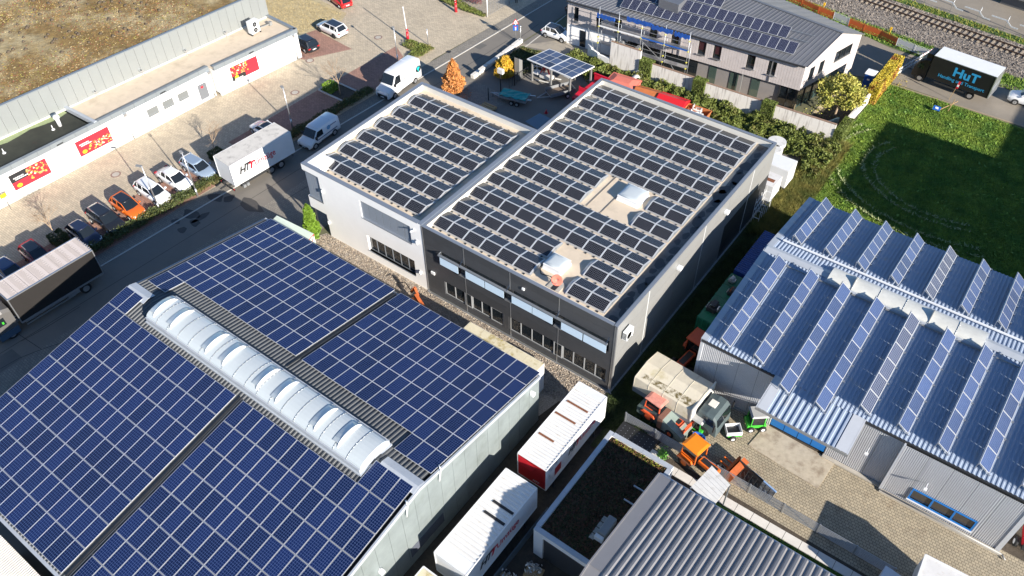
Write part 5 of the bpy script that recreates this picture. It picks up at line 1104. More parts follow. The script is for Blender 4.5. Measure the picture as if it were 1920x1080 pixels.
def bush_box(name, x0, x1, y0, y1, z0, z1, m_, n, label, cat, grp=None, sz=.06, rot=0, rnd=.0, core=True):
    t = thing(name, label, cat, ((x0+x1)/2, (y0+y1)/2, z0), rz=rot, group=grp); hx, hy, hz = (x1-x0)/2, (y1-y0)/2, z1-z0
    P = RNG.uniform(-1, 1, (n, 3)); P = np.sign(P)*np.abs(P)**.85; k = RNG.integers(0, 3, n); 
    P[np.arange(n), k] = np.sign(P[np.arange(n), k])*(1-.1*RNG.random(n)); P *= 1+rnd*.25*np.sin(P[:, :1]*5+3*P[:, 1:2]); 
    P = P*np.array([hx, hy, hz/2])+np.array([0, 0, hz/2]); P = P[P[:, 2] > -.05]
    link('foliage', quickmesh('foliage', leaves(P, sz), 4, m_), t)
    if core: MB().box(-hx*.82, hx*.82, -hy*.82, hy*.82, .02, hz*.85).build('stems', SOIL, t, world=False)
    return t
bush_box('clipped_hedge', -2.9, -1.3, 42.0, 43.0, 0, 2.5, HEDGEC, 11000, 'clipped green hedge block left of the scaffold wall', 'hedge', 'hedge blocks between the concrete walls')
bush_box('clipped_hedge', 4.2, 5.7, 42.1, 43.1, 0, 2.4, HEDGEC, 11000, 'clipped green hedge block between the two middle wall sections', 'hedge', 'hedge blocks between the concrete walls')
bush_box('clipped_hedge', 12.6, 14.1, 42.4, 43.4, 0, 2.4, HEDGEC, 11000, 'clipped green hedge block just left of the tree garden wall', 'hedge', 'hedge blocks between the concrete walls')
bush_box('clipped_hedge', 20.9, 21.9, 43.1, 46.3, 0, 1.7, HEDGEC, 11000, 'clipped green hedge at the outer corner of the garden wall', 'hedge', 'hedge blocks between the concrete walls')
t = bush_box('autumn_hedge', 21.0, 22.2, 52.8, 61.4, 0, 2.3, LEAFH, 22000, 'bright yellow autumn hedge with a russet far end beside the portable toilet', 'hedge', sz=.08)
# spreading shrubs on the bank (uncountable)
def cover(name, poly, n, hf, m_, label, sz=.12, clump=None):
    P = scatter(poly, n)
    if clump:
        C = scatter(poly, int(clump*3)); 
        hc = .45+.75*RNG.random(len(C)); rc = .45+.65*RNG.random(len(C)); H_ = np.full(len(P), .12)
        for k in range(len(C)):
            d2 = ((P[:, :2]-C[k, :2])**2).sum(1)/rc[k]**2; H_ = np.maximum(H_, hc[k]*np.sqrt(np.clip(1-d2, 0, 1)))
        P[:, 2] = H_*(.55+.5*RNG.random(len(P)))
    else: P[:, 2] = hf(P[:, 0], P[:, 1])*(.35+.65*RNG.random(len(P)))
    o = link(name, quickmesh(name, leaves(P, sz), 4, m_)); return tag(o, label, 'shrubs', kind='stuff')
cover('bank_shrubs', [(-7.5, 38.9), (-7.5, 41.9), (20.9, 42.7), (22.6, 42.6), (22.2, 35), (20.4, 35.5), (19.6, 38.0), (10, 38.6)], 60000, lambda x, y: .55+.35*np.sin(x*1.3+y)*np.sin(y*1.7-x*.4)+.25*np.sin(x*3.1), IVY, 'low sprawling evergreen shrubs filling the bank below the concrete walls', .14, clump=170)
cover('bank_shrubs_corner', [(-12.5, 40.5), (-12.5, 42.6), (-7.5, 42.2), (-7.5, 37.6), (-6.2, 37.0)], 9000, lambda x, y: .6+.2*np.sin(x*2), IVY, 'low evergreen shrubs behind the carport')
cover('planting_bed', [(-18.9, 34), (-18.5, 39.8), (-13, 40.3), (-12.8, 37.2), (-15.5, 33.2)], 9000, lambda x, y: .25+.1*np.sin(x*2+y), HEDGE, 'dark ground cover behind the stone blocks by the street', .1)
cover('ramp_hedge', [(kx(-22)-1.75, -22), (kx(-.5)-1.75, -.5), (kx(-.5)-3.0, -.5), (kx(-22)-3.3, -22)], 26000, lambda x, y: .75+.12*np.sin(y*2)+.05*np.sin(y*5), HEDGE, 'low hedge in front of the parked cars along the pavement', .09)
cover('street_hedge', [(kx(2)-1.75, 2), (kx(21)-1.75, 21), (kx(21)-2.9, 21), (kx(2)-2.9, 2)], 22000, lambda x, y: .8+.1*np.sin(y*2), HEDGE, 'dark low hedge between street and red parking bays', .09)
isl = [G(752, 86), G(770, 78), G(808, 88), G(815, 94), G(790, 108), G(757, 116), G(775, 98)]
cover('island_planting', isl, 6000, lambda x, y: .4+.1*np.sin(y*3), IVY, 'green brown planting on the island by the white red barrier', .09)
cover('corner_planting', [G(820, 0), G(870, 22), G(908, 34), G(912, 28), G(880, 14), G(842, -6)], 6000, lambda x, y: .35+.1*np.sin(y*3), IVY, 'brown green planting in front of the wire fence', .09)
cover('reddish_creeper', [G(845, -8), G(878, 8), G(905, 15), G(890, -12)], 5000, lambda x, y: 1.1+.2*np.sin(y*3), mat('red_creeper', (.25, .06, .06), .8, var=.4, vs_=2), 'reddish creeper growing behind the wire fence', .09)
# trees
def cone_tree(x, y, h, r, m_, n, label, cat='tree', p=1.0, name='autumn_tree', sz=.13):
    t = thing(name, label, cat, (x, y, 0)); MB().cyl((0, 0, 0), (0, 0, h*.8), .1, .03).build('trunk', BARK, t, world=False)
    u = RNG.random(n); a = RNG.uniform(0, 6.283, n); z = .25+u*(h-.25); prof = np.where(u < .18, .6+u/.18*.4, (1-(u-.18)/.82)**p); lump = 1+.16*np.sin(a*4+z*3)+.12*np.sin(z*7+a*2)
    q = r*prof*lump*(.55+.45*RNG.random(n)**.35); P = np.stack([q*np.cos(a), q*np.sin(a), z], 1)
    link('crown', quickmesh('crown', leaves(P, sz), 4, m_), t); return t
c = G(852, 172); cone_tree(c[0], c[1], 4.3, 1.3, LEAFO, 9000, 'orange autumn conical tree standing at the street behind the white block', p=.75)
c = G(946, 143); cone_tree(c[0]+.1, c[1], 2.7, 1.3, LEAFY, 7000, 'round golden yellow shrub tree beside the charging column', p=.45, name='golden_tree')
c = G(592, 446); cone_tree(c[0]-.1, c[1]-.1, 4.2, .75, THUJA, 8000, 'slender bright green conifer beside the white entrance corner', p=.6, name='conifer')
def bare_tree(x, y, h, label, s=.5):
    t = thing('bare_tree', label, 'tree', (x, y, 0), group='leafless trees in the car park'); rnd = random.Random(int(x*7+y)); mb = MB(); tw = MB()
    mb.cyl((0, 0, 0), (0, 0, h*.42), .07, .05, 7)
    def br(p, d, l, r, k):
        q = p+d*l; (mb if k < 2 else tw).cyl(p, q, r, r*.65, 5 if k < 2 else 3, cap=False)
        if k >= 4: return
        for _ in range(3 if k < 3 else 3):
            dd = (d+Vector((rnd.gauss(0, s), rnd.gauss(0, s), rnd.gauss(.08, s*.5)))).normalized(); br(p+d*l*rnd.uniform(.55, 1), dd, l*rnd.uniform(.55, .8), r*.6, k+1)
    for _ in range(5): br(Vector((0, 0, h*.4)), Vector((rnd.gauss(0, .5), rnd.gauss(0, .5), 1)).normalized(), h*.27, .035, 0)
    mb.build('trunk', TWIG, t, world=False); tw.build('crown', TWIG, t, world=False)
bare_tree(-33.6, -16.3, 4.2, 'leafless pale tree behind the black trailer truck', .55); bare_tree(-32.2, 1.9, 4.0, 'leafless pale tree beside the large white swap body', .55)
p = G(630, 186); bare_tree(-29.6, 18.3, 4.4, 'slender leafless tree in the planter between the red bays', .35)
for (q, l, kk) in (((-33.5, -16.2), 'dark shrub square around the leafless tree by the black truck', HEDGE), ((-31.6, 1.7), 'dark green spiky shrub at the leafless tree by the swap body', HEDGE), ((-31.3, 18.4), 'yellow green small shrub at the corner of the planter', THUJA)):
    bush_box('small_shrub', q[0]-.7, q[0]+.7, q[1]-.7, q[1]+.7, 0, .9, kk, 1500, l, 'shrub', sz=.10, core=False)
m = MB(); m.box(-32.6, -32.4, 17.5, 20.0, 0, .12).box(-32.4, -28.0, 17.4, 17.6, 0, .12).box(-32.4, -28.0, 19.9, 20.1, 0, .12); tag(m.build('planter_edge', KERB), 'stone edging around the planter between the red bays', 'edging'); sheet('planter_soil', rect(-32.4, -27.6, 17.6, 19.9), .01, SOIL)
# big yellow-green tree
t = thing('garden_tree', 'broad yellow green leaved tree in the walled garden corner of the timber office', 'tree', (19.4, 47.6, 0)); mb = MB(); rnd = random.Random(3)
mb.cyl((0, 0, 0), (.1, .1, 1.6), .16, .12, 8); br_ = []
for i in range(9):
    a = 6.283*i/9; d = Vector((math.cos(a)*rnd.uniform(.8, 1.2), math.sin(a)*rnd.uniform(.8, 1.2), rnd.uniform(.6, 1.4))).normalized(); q = Vector((.1, .1, 1.5))+d*rnd.uniform(1.5, 2.4); mb.cyl((.1, .1, 1.5), q, .07, .03, 6); br_.append(q)
mb.build('trunk', BARK, t, world=False); P = []
for i in range(60):
    a = rnd.uniform(0, 6.283); el = math.asin(rnd.uniform(-.25, 1)); rr_ = rnd.uniform(1.5, 2.5); c = np.array([rr_*math.cos(a)*math.cos(el), rr_*math.sin(a)*math.cos(el), 3.1+rr_*math.sin(el)*.75]); P.append(c+RNG.normal(size=(150, 3))*.28)
link('crown', quickmesh('crown', leaves(np.concatenate(P), .14), 4, LEAFG), t)
p = Vector(G(1562, 240)); tag(MB().hexa([(19.2, 45.0, .01), (19.4, 45.0, .01), (20.3, 46.5, .01), (20.1, 46.5, .01), (19.2, 45.0, .9), (19.4, 45.0, .9), (20.3, 46.5, 1.1), (20.1, 46.5, 1.1)]).build('board_panel', SALGW), 'pale green board leaning inside the garden corner', 'board')
# tall building outside the frame at the right whose shadow lies over the meadow
tb = thing('neighbour_building', 'plain tall hall outside the right edge of the photo', 'building', (75, 33, 0)); MB().box(57.2, 95, 25.6, 41.2, 0, 14).box(64, 95, 40, 58, 0, 12).build('wall', ALUW, tb)
tb = thing('neighbour_building', 'plain low building outside the bottom edge of the photo', 'building', (60, -20, 0)) if False else None
# houses/halls beyond top edge that shade the street
tb = thing('corner_building', 'building outside the top edge of the photo', 'building', (-4, 66, 0)) ; MB().box(-13, -2, 64, 76, 0, 7).build('wall', WHITE, tb)

for (x, y, r_, n_, m_, l) in ((G(852, 172)[0], G(852, 172)[1], 2.2, 260, LEAFO, 'scattered orange leaves under the conical tree'), (19.0, 47.2, 3.0, 420, LEAFG, 'fallen yellow leaves on the garden corner below the broad tree'), (21.6, 57, 2.6, 420, LEAFH, 'yellow leaves lying along the autumn hedge')):
    a_ = RNG.uniform(0, 6.283, n_); q_ = r_*np.sqrt(RNG.random(n_)); P = np.stack([x+q_*np.cos(a_), y+q_*np.sin(a_)*(2 if y > 55 else 1), np.full(n_, .04)], 1); o = link('fallen_leaves', quickmesh('fallen_leaves', leaves(P, .08, .8), 4, m_)); tag(o, l, 'leaves', kind='stuff')
# ================================================================== VEHICLES
def paint(name, c, rough=.28, metal=.0): return mat(name, c, rough, metal, coat=.8)
TYRE_ME = {}
def wheel(t, x, y, r=.32, w=.22, rim=GREY, name='wheel', z=None):
    z = r if z is None else z; s = 1 if y > 0 else -1
    wl = link(name, MB().cyl((0, -w/2, 0), (0, w/2, 0), r, n=20).mesh('tyre', RUBBER), t, (x, y, z))
    m = MB().cyl((0, s*(w/2), 0), (0, s*(w/2+.012), 0), r*.64, n=16); m.cyl((0, s*(w/2+.012), 0), (0, s*(w/2+.03), 0), r*.2, n=8, m=1)
    for k in range(5): a = k*1.2566; m.beam((0, s*(w/2+.02), 0), (r*.55*math.cos(a), s*(w/2+.02), r*.55*math.sin(a)), .05, .02)
    m.build('rim', [rim, BLACK], wl, world=False); return wl
def car(label, x, y, ang, pt, kind='hatch', L=4.3, W=1.78, H=1.48, roof=None, group=None, rim=GREY, name='parked_car', cat='car', rails=False):
    t = thing(name, label, cat, (x, y, 0), ang, group); h = L/2; w = W/2
    zb = .24; belt = H*.62
    st = [(-h, .62, .80*w), (-h+.06, belt-.12, .90*w), (-h+.35, belt+.0, .97*w), (-.8, belt+.02, w), (.35, belt, w), (h-1.25, belt-.02, .985*w), (h-.85, belt-.08, .97*w), (h-.3, belt-.19, .90*w), (h-.05, belt-.32, .78*w), (h, .48, .70*w)]
    if kind == 'sedan': st[2] = (-h+.75, belt+.04, .97*w)
    rings = []
    for (xx, zt, ww) in st:
        z0 = zb if abs(xx) < h-.2 else zb+.08; zm = z0+(zt-z0)*.62
        rings.append([(xx, -ww*.88, z0), (xx, -ww, z0+.1), (xx, -ww, zm), (xx, -ww*.95, zt-.02), (xx, -ww*.82, zt+.02), (xx, -ww*.4, zt+.05), (xx, 0, zt+.055), (xx, ww*.4, zt+.05), (xx, ww*.82, zt+.02), (xx, ww*.95, zt-.02), (xx, ww, zm), (xx, ww, z0+.1), (xx, ww*.88, z0)])
    MB().loft(rings).build('body', pt, t, world=False)
    rear0, rear1 = {'hatch': (-h+.12, -h+.65), 'wagon': (-h+.08, -h+.45), 'suv': (-h+.1, -h+.5), 'sedan': (-h+.7, -h+1.35), 'coupe': (-h+.15, -h+1.2)}[kind]
    f0, f1 = h-1.2, h-1.95; a0, a1 = .90*w, .70*w; zt0 = belt+.02; zt1 = H-.05
    lp = lambda a, b, s: a+(b-a)*s
    R0 = [(rear0, -a0*.92, zt0), (f0, -a0*.9, zt0), (f0+.12, 0, zt0), (f0, a0*.9, zt0), (rear0, a0*.92, zt0), (rear0-.04, 0, zt0)]
    R1 = [(rear1, -a1*.95, zt1), (f1, -a1, zt1), (f1+.1, 0, zt1), (f1, a1, zt1), (rear1, a1*.95, zt1), (rear1-.03, 0, zt1)]
    MB().loft([R0, R1], cap=True, sm=False).build('window_glass', GLASSD, t, world=False)
    rf = MB(); sc_ = lambda P, k, dz: [(p[0]*1.0+(k if p[0] > 0 else -k), p[1]*(1+k), p[2]+dz) for p in P]
    rf.loft([sc_(R1, .015, -.03), sc_(R1, .015, .015), [(lp((rear1+f1)/2, p[0], .8), p[1]*.75, p[2]+.045) for p in R1]]); rf.build('roof', roof or pt, t, world=False)
    if roof: 
        m = MB()
        for s in (-1, 1): m.beam((rear1, s*a1*.98, zt1+.01), (f1, s*a1*1.02, zt1+.01), .09, .05)
        m.beam((rear1, -a1, zt1+.02), (rear1, a1, zt1+.02), .12, .04); m.build('roof_edge', pt, t, world=False)
    m = MB()
    for s in (-1, 1):
        m.beam((f0+.02, s*a0*.91, zt0-.03), (f1+.02, s*a1*1.01, zt1), .07, .05); m.beam((rear0, s*a0*.93, zt0-.03), (rear1, s*a1*.96, zt1), .16, .06); mx = (rear0+f0)/2-.05; m.beam((mx, s*a0*.925, zt0-.03), (mx-.05, s*a1*1.0, zt1), .07, .04)
        m.beam((mx-.85 if L > 4 else mx-.7, s*a0*.93, zt0-.03), (mx-.9 if L > 4 else mx-.75, s*a1*.99, zt1), .06, .04) if kind != 'coupe' else None
    m.build('pillar', pt, t, world=False)
    for s in (-1, 1):
        MB().hexa([(h-.42, s*w*.52, .62), (h-.06, s*w*.50, .58), (h-.10, s*w*.74, .60), (h-.42, s*w*.90, .64), (h-.42, s*w*.52, .75), (h-.12, s*w*.50, .70), (h-.16, s*w*.74, .70), (h-.44, s*w*.89, .76)]).build('headlight', LAMPW, t, world=False)
        MB().box(-h-.01, -h+.12, min(s*w*.55, s*w*.9), max(s*w*.55, s*w*.9), .72, .86).build('tail_light', REDL, t, world=False)
        MB().box(f0-.28, f0-.12, min(s*w*.95, s*(w+.16)), max(s*w*.95, s*(w+.16)), zt0, zt0+.14).build('mirror', pt, t, world=False)
        if rails: MB().beam((rear1+.05, s*a1*.93, zt1+.06), (f1-.1, s*a1*.93, zt1+.06), .03).build('roof_rail', GREY, t, world=False)
    MB().box(h-.06, h+.005, -w*.45, w*.45, .36, .55).box(-h-.02, -h+.1, -w*.7, w*.7, .30, .42).build('grille', BLACK, t, world=False); MB().box(-h-.03, -h-.01, -.26, .26, .55, .66).box(h, h+.015, -.26, .26, .38, .48).build('number_plate', WHITEP, t, world=False)
    MB().box(-h+.3, h-.3, -w*.8, w*.8, .16, .3).build('underbody', BLACK, t, world=False)
    for xx in (-L*.30, L*.315):
        for s in (-1, 1):
            MB().cyl((xx, s*(w-.005), .34), (xx, s*(w-.03), .34), .39, n=20).build('wheel_arch', BLACK, t, world=False); wheel(t, xx, s*(w-.09), .33, .21, rim)
    return t
E_ = R(0)
PW = paint('car_white', (.72, .73, .74)); PLB = paint('car_light_blue', (.28, .36, .46), metal=.2); PDB = paint('car_dark_blue', (.014, .02, .05), metal=.2); PBK = paint('car_black', (.012, .013, .016)); PRD = paint('car_red', (.33, .015, .015)); POR = paint('car_orange', (.62, .13, .015), metal=.1); PNB = paint('car_blue', (.03, .06, .14), metal=.2)
GRP = 'cars parked nose out along the hedge'; A0 = R(-1)
car('dark blue car partly hidden at the left edge of the photo', -32.4, -21.6, A0, PNB, 'suv', 4.2, group=GRP, H=1.55)
car('dark red car with black roof between the blue car and the leafless tree', -32.5, -18.85, A0, PRD, 'suv', 4.2, roof=PBK, group=GRP, H=1.55)
car('dark blue hatchback right beside the black trailer roof', -31.7, -14.4, A0, PDB, 'hatch', 4.2, group=GRP)
car('long dark blue estate car with silver roof rails', -31.9, -11.85, A0, PBK, 'wagon', 4.7, W=1.85, H=1.55, group=GRP, rails=True)
car('bright orange small suv with dark glass roof', -31.75, -9.4, A0, POR, 'suv', 4.2, roof=PBK, group=GRP, H=1.52)
car('white estate car behind the lamp post with silver roof rails', -31.7, -6.45, A0, PW, 'wagon', 4.6, group=GRP, rails=True)
car('white saloon car between white estate and light blue car', -31.7, -3.8, A0, PW, 'sedan', 4.7, group=GRP)
car('light blue estate car nearest the leafless tree', -31.2, -1.1, A0, PLB, 'wagon', 4.5, group=GRP)
car('white car with dark glass roof behind the large white swap body', -30.6, 7.7, R(176), PW, 'suv', 4.4, roof=PBK)
car('white sloping suv with dark sunroof facing the dry lawn', -41.1, 28.3, R(177), PW, 'suv', 4.6, W=1.9, H=1.6, roof=PBK, rim=STEELD)
car('black estate car close to the supermarket end corner', -41.3, 23.6, R(172), PBK, 'suv', 4.5, W=1.85, H=1.6)
car('red car cut by the top edge of the photo', -45.9, 34.6, R(165), paint('car_bright_red', (.6, .02, .02)), 'suv', 4.3)
car('small white car with black roof in front of the white house corner', -16.4, 44.4, R(2), PW, 'hatch', 4.0, roof=PBK)
car('dark car half hidden by the house corner at the top edge', -17.0, 50.8, R(-8), PBK, 'hatch', 4.2)
def van(label, x, y, ang, L, W, H, pt, hood, name='delivery_van', stripe=None, band=None):
    t = thing(name, label, 'van', (x, y, 0), ang); h = L/2; w = W/2; zb = .32
    xs = [-h, -h+.05, -h+.3, h-hood-.55, h-hood-.25, h-hood*.5, h-.25, h-.02]
    zt = [H-.2, H-.06, H, H, H-.10, H*.58, H*.44, H*.30]
    xs = [-h, -h+.04, -h+.25, h-hood-1.0, h-hood-.62, h-hood+.02, h-.22, h]
    zt = [H-.25, H-.07, H, H, H-.12, H*.56, H*.45, H*.28]
    r = []
    for xx, z in zip(xs, zt):
        k = .93 if (xx > h-.1 or xx < -h+.02) else 1; tw = .86 if z > H*.8 else .93
        r.append([(xx, -w*k*.92, zb), (xx, -w*k, zb+.15), (xx, -w*k, min(z-.05, H*.45)), (xx, -w*k*tw, z-.06), (xx, -w*k*tw*.85, z), (xx, 0, z+.03), (xx, w*k*tw*.85, z), (xx, w*k*tw, z-.06), (xx, w*k, min(z-.05, H*.45)), (xx, w*k, zb+.15), (xx, w*k*.92, zb)])
    MB().loft(r).build('body', pt, t, world=False)
    xa, xb = h-hood-.58, h-hood+.04; g = MB(); g.hexa([(xb+.02, -w*.84, H*.60), (xb+.02, w*.84, H*.60), (xa, w*.76, H-.16), (xa, -w*.76, H-.16), (xb+.06, -w*.84, H*.60+.01), (xb+.06, w*.84, H*.60+.01), (xa+.05, w*.76, H-.14), (xa+.05, -w*.76, H-.14)]); g.build('windscreen', GLASSD, t, world=False)
    for s in (-1, 1):
        MB().hexa([(xa-.75, s*(w*.985), H*.57), (xb-.10, s*(w*.985), H*.57), (xa+.0, s*w*.90, H-.24), (xa-.75, s*w*.90, H-.24), (xa-.75, s*(w*1.0), H*.57), (xb-.10, s*(w*1.0), H*.57), (xa+.0, s*w*.915, H-.24), (xa-.75, s*w*.915, H-.24)]).build('side_window', GLASSD, t, world=False)
        MB().box(xb-.25, xb-.08, min(s*w, s*(w+.22)), max(s*w, s*(w+.22)), H*.55, H*.55+.3).build('mirror', BLACK, t, world=False)
        MB().box(h-.14, h-.02, min(s*w*.62, s*w*.92), max(s*w*.62, s*w*.92), H*.32, H*.41).build('headlight', LAMPW, t, world=False); MB().box(-h-.012, -h+.03, min(s*w*.82, s*w*.93), max(s*w*.82, s*w*.93), H*.35, H*.55).build('tail_light', REDL, t, world=False)
        MB().box(-h*.45, h*.28, min(s*w, s*(w+.012)), max(s*w, s*(w+.012)), .42, .50).build('side_trim', BLACK, t, world=False)
        if stripe: MB().hexa([(-h+.5, s*w*1.002, H*.42), (h-hood-.2, s*w*1.002, H*.40), (h-hood-.2, s*w*1.002, H*.45), (-h+.5, s*w*1.002, H*.48), (-h+.5, s*w*1.008, H*.42), (h-hood-.2, s*w*1.008, H*.40), (h-hood-.2, s*w*1.008, H*.45), (-h+.5, s*w*1.008, H*.48)]).build('stripe', stripe, t, world=False)
        if band:
            m = MB()
            m.poly([(-h+.55+.5*math.cos(a), s*w*1.006, H*.58+.42*math.sin(a)) for a in [6.283*i/20 for i in range(20)]]); m.poly([(-h+.60+.33*math.cos(a)*(.6+.4*math.sin(3*a)), s*w*1.010, H*.58+.33*math.sin(a)) for a in [6.283*i/24 for i in range(24)]], 1); m.build('round_emblem', band, t, world=False)
    MB().box(h-.05, h+.03, -w*.72, w*.72, .3, H*.26).build('bumper', BLACK, t, world=False); MB().box(-h+.2, h-.2, -w*.85, w*.85, .22, .36).build('underbody', BLACK, t, world=False); MB().box(h+.02, h+.04, -.26, .26, .38, .49).build('number_plate', WHITEP, t, world=False)
    for q in (-.25, .15): MB().box(q*L-.03, q*L, -w*.75, w*.75, H+.0, H+.035).build('roof_rib', pt, t, world=False)
    for xx in (-L*.29, L*.33):
        for s in (-1, 1):
            MB().cyl((xx, s*(w-.0), .36), (xx, s*(w-.03), .36), .42, n=20).build('wheel_arch', BLACK, t, world=False); wheel(t, xx, s*(w-.09), .35, .23)
    return t
TEALP = mat('teal_print', (.02, .42, .42), .4); NAVY = mat('navy_print', (.03, .06, .16), .4)
v1 = van('white high roof van with black and teal round emblem at its rear', -24.95, 23.6, R(-87), 6.2, 2.05, 2.75, PW, 1.05, band=[BLACK, TEALP])
v2 = van('white smaller van with blue emblem parked in the building shade', -25.2, 10.7, R(-87), 4.95, 1.95, 2.0, PW, .95, stripe=NAVY)
def text_mesh(s, size, shear=0., bold=0.):
    cu = bpy.data.curves.new('t', 'FONT'); cu.body = s; cu.size = size; cu.shear = shear; cu.offset = bold; cu.align_x = 'LEFT'; cu.resolution_u = 3; ob = bpy.data.objects.new('t', cu)
    dg = bpy.context.evaluated_depsgraph_get(); me = bpy.data.meshes.new_from_object(ob); bpy.data.objects.remove(ob); bpy.data.curves.remove(cu); return me
def text(t, s, size, o, ex, ey, m, name='lettering', shear=0., bold=0., sx=1.):
    """flat lettering on a surface; o origin, ex reading direction, ey up, in the parent's space"""
    me = text_mesh(s, size, shear, bold); me.materials.clear(); me.materials.append(m); ob = link(name, me, t); M = frame_mat(o, ex, ey); ob.matrix_basis = M @ Matrix.Diagonal((sx, 1, 1, 1)); return ob
# emblems on the vans (camera sees their +x side; the vans look toward -y, so that is local +y)
for (t, w_, H_, em, tx) in ((v2, .98, 2.0, True, 'HEMMUS'), ):
    m = MB().poly([(-.7+.26*math.cos(a), w_*.985, 1.48+.24*math.sin(a)) for a in [6.283*i/20 for i in range(20)]]); m.build('round_emblem', BTXT, t, world=False)
    m = MB()
    for k in (-1, 0, 1): m.box(-.7+k*.12-.02, -.7+k*.12+.02, w_*.99, w_*.995, 1.33+.03*abs(k), 1.63-.03*abs(k))
    m.build('emblem_bars', WHITEP, t, world=False)
    m = MB()
    for k in range(6): m.box(-1.1-k*.16, -1.0-k*.16, w_*.985, w_*.99, 1.50, 1.62)
    m.build('lettering', NAVY, t, world=False)
m = MB()
for r_ in range(2):
    for k in range(8): m.box(.1-k*.12, .18-k*.12, 1.035, 1.04, 1.62-r_*.18, 1.70-r_*.18)
m.build('lettering', LTXT, v1, world=False)
for (q, r_) in ((.0, .17), (.55, .15)): 
    pass
c_ = car('silver white van like car cut by the right edge of the photo', 36.4, 63.4, R(188), PW, 'suv', 4.6, H=1.8)
# ---- swap bodies and trailers
def boxframe(t, x0, x1, y0, y1, z0, z1, m_, top, tr=GREY, post=.07, name='body'):
    MB().box(x0, x1, y0, y1, z0, z1).build(name, m_, t)
    MB().box(x0-.01, x1+.01, y0-.01, y1+.01, z1, z1+.04).build('roof', top, t)
def edges(t, x0, x1, y0, y1, z0, z1, m_, w_=.07, name='edge_frame'):
    b = MB()
    for x in (x0, x1):
        for y in (y0, y1): b.beam((x, y, z0), (x, y, z1), w_)
    for z in (z0, z1):
        for x in (x0, x1): b.beam((x, y0, z), (x, y1, z), w_)
        for y in (y0, y1): b.beam((x0, y, z), (x1, y, z), w_)
    return b.build(name, m_, t)
GROOVE = mat('groove_dirt_shade', (.34, .30, .25), .8, var=.25, vs_=1.5)  # groove dirt plus painted crease shade, so the ribs stand out
def corrugated_top(t, x0, x1, y0, y1, z, n, m_, patches=(), pm=RUST):
    mb = MB(); L_ = (y1-y0)/n; pr = []
    for i in range(n): a = y0+i*L_; pr += [(a, 0), (a+L_*.3, 0), (a+L_*.42, .05), (a+L_*.82, .05), (a+L_*.94, 0)]
    pr.append((y1, 0)); 
    for (yy, hh) in pr: mb.v += [(x0, yy, z+hh*1.3), (x1, yy, z+hh*1.3)]
    for i in range(len(pr)-1): mb.face((2*i, 2*i+1, 2*i+3, 2*i+2), 1 if i % 5 in (0, 4) else 0)
    mb.build('roof', [m_, m_ if m_ is BLUC else GROOVE], t); pb = MB()
    for (i, a, b) in patches: pb.box(x0+(x1-x0)*a, x0+(x1-x0)*b, y0+i*L_+L_*.90, y0+(i+1)*L_+L_*.55, z+.066, z+.07)
    if patches: pb.build('rust_stain', pm, t)
def swap_legs(t, x0, x1, y0, y1, zt):
    b = MB()
    for y in (y0+1.2, y1-1.2):
        for x in (x0+.12, x1-.12): b.beam((x, y, .04), (x, y, zt), .09).box(x-.12, x+.12, y-.12, y+.12, 0, .05)
        b.beam((x0+.12, y, zt*.6), (x1-.12, y+.5, zt), .04)
    b.build('support_leg', STEELD, t)
HTR = mat('htt_red', (.36, .012, .015), .4)
def htt(t, o, ex, ey, k=1.0):
    """company lettering HTT Umzuege: bold slanted black H T, red T, thin red word"""
    ex_ = Vector(ex).normalized(); ey_ = Vector(ey).normalized(); o = Vector(o)
    text(t, 'H', 1.05*k, o, ex, ey, LTXT, shear=.35, bold=.05); text(t, 'T', 1.15*k, o+ex_*.62*k+ey_*.0, ex, ey, LTXT, shear=.35, bold=.035); text(t, 'T', 1.0*k, o+ex_*1.15*k, ex, ey, RTXT, shear=.35, bold=.065)
    MBx = MB(); a = o+ex_*.35*k+ey_*.80*k; b = o+ex_*1.7*k+ey_*.80*k; n = ex_.cross(ey_)*.004
    MBx.poly([a+n, b+n, b+ey_*.07*k+n, a+ey_*.07*k+n]); ob = MBx.build('lettering', LTXT, t, world=False)
    text(t, 'Umzüge', 1.0*k, o+ex_*1.95*k, ex, ey, RTXT, sx=.80, bold=.014)
# white swap body on a trailer chassis in the street
t = thing('box_trailer', 'large white HTT swap body on a two axle trailer in the street', 'trailer', (-25.95, 2.7, 0), R(-4.0)); x0, x1, y0, y1 = -1.32, 1.32, -3.85, 3.85
b = MB().box(x0, x1, y0, y1, 1.12, 3.66); b.build('body', WHITEP, t, world=False)
b = MB().box(x0-.01, x1+.01, y0-.01, y1+.01, 3.66, 3.70); b.build('roof', mat('dusty_roof', (.58, .55, .50), .7, var=.08, vs_=1.2, c2=(.36, .34, .31), mixs=1.4, mixt=(.52, .7)), t, world=False)
b = MB()
for x in (x0, x1):
    for y in (y0, y1): b.beam((x, y, 1.1), (x, y, 3.7), .06)
    b.beam((x, y0, 1.14), (x, y1, 1.14), .1).beam((x, y0, 3.68), (x, y1, 3.68), .05)
b.build('edge_frame', WHITEP, t, world=False)
b = MB().box(-.45, -.33, y0-.3, y1-.4, .78, 1.0).box(.33, .45, y0-.3, y1-.4, .78, 1.0)
for k in range(7): b.box(-1.1, 1.1, y0+.4+k*1.1, y0+.5+k*1.1, .85, 1.0)
b.box(-1.2, 1.2, y0-.15, y0-.05, .5, .65).box(1.1, 1.16, y0+.8, .6, .62, .95).box(-1.16, -1.1, y0+.8, .6, .62, .95).beam((0, y0-.2, .8), (0, y0-1.0, .75), .14).box(-1.2, 1.2, y1-.3, y1-.2, .7, .85)
b.build('chassis', STEELD, t, world=False)
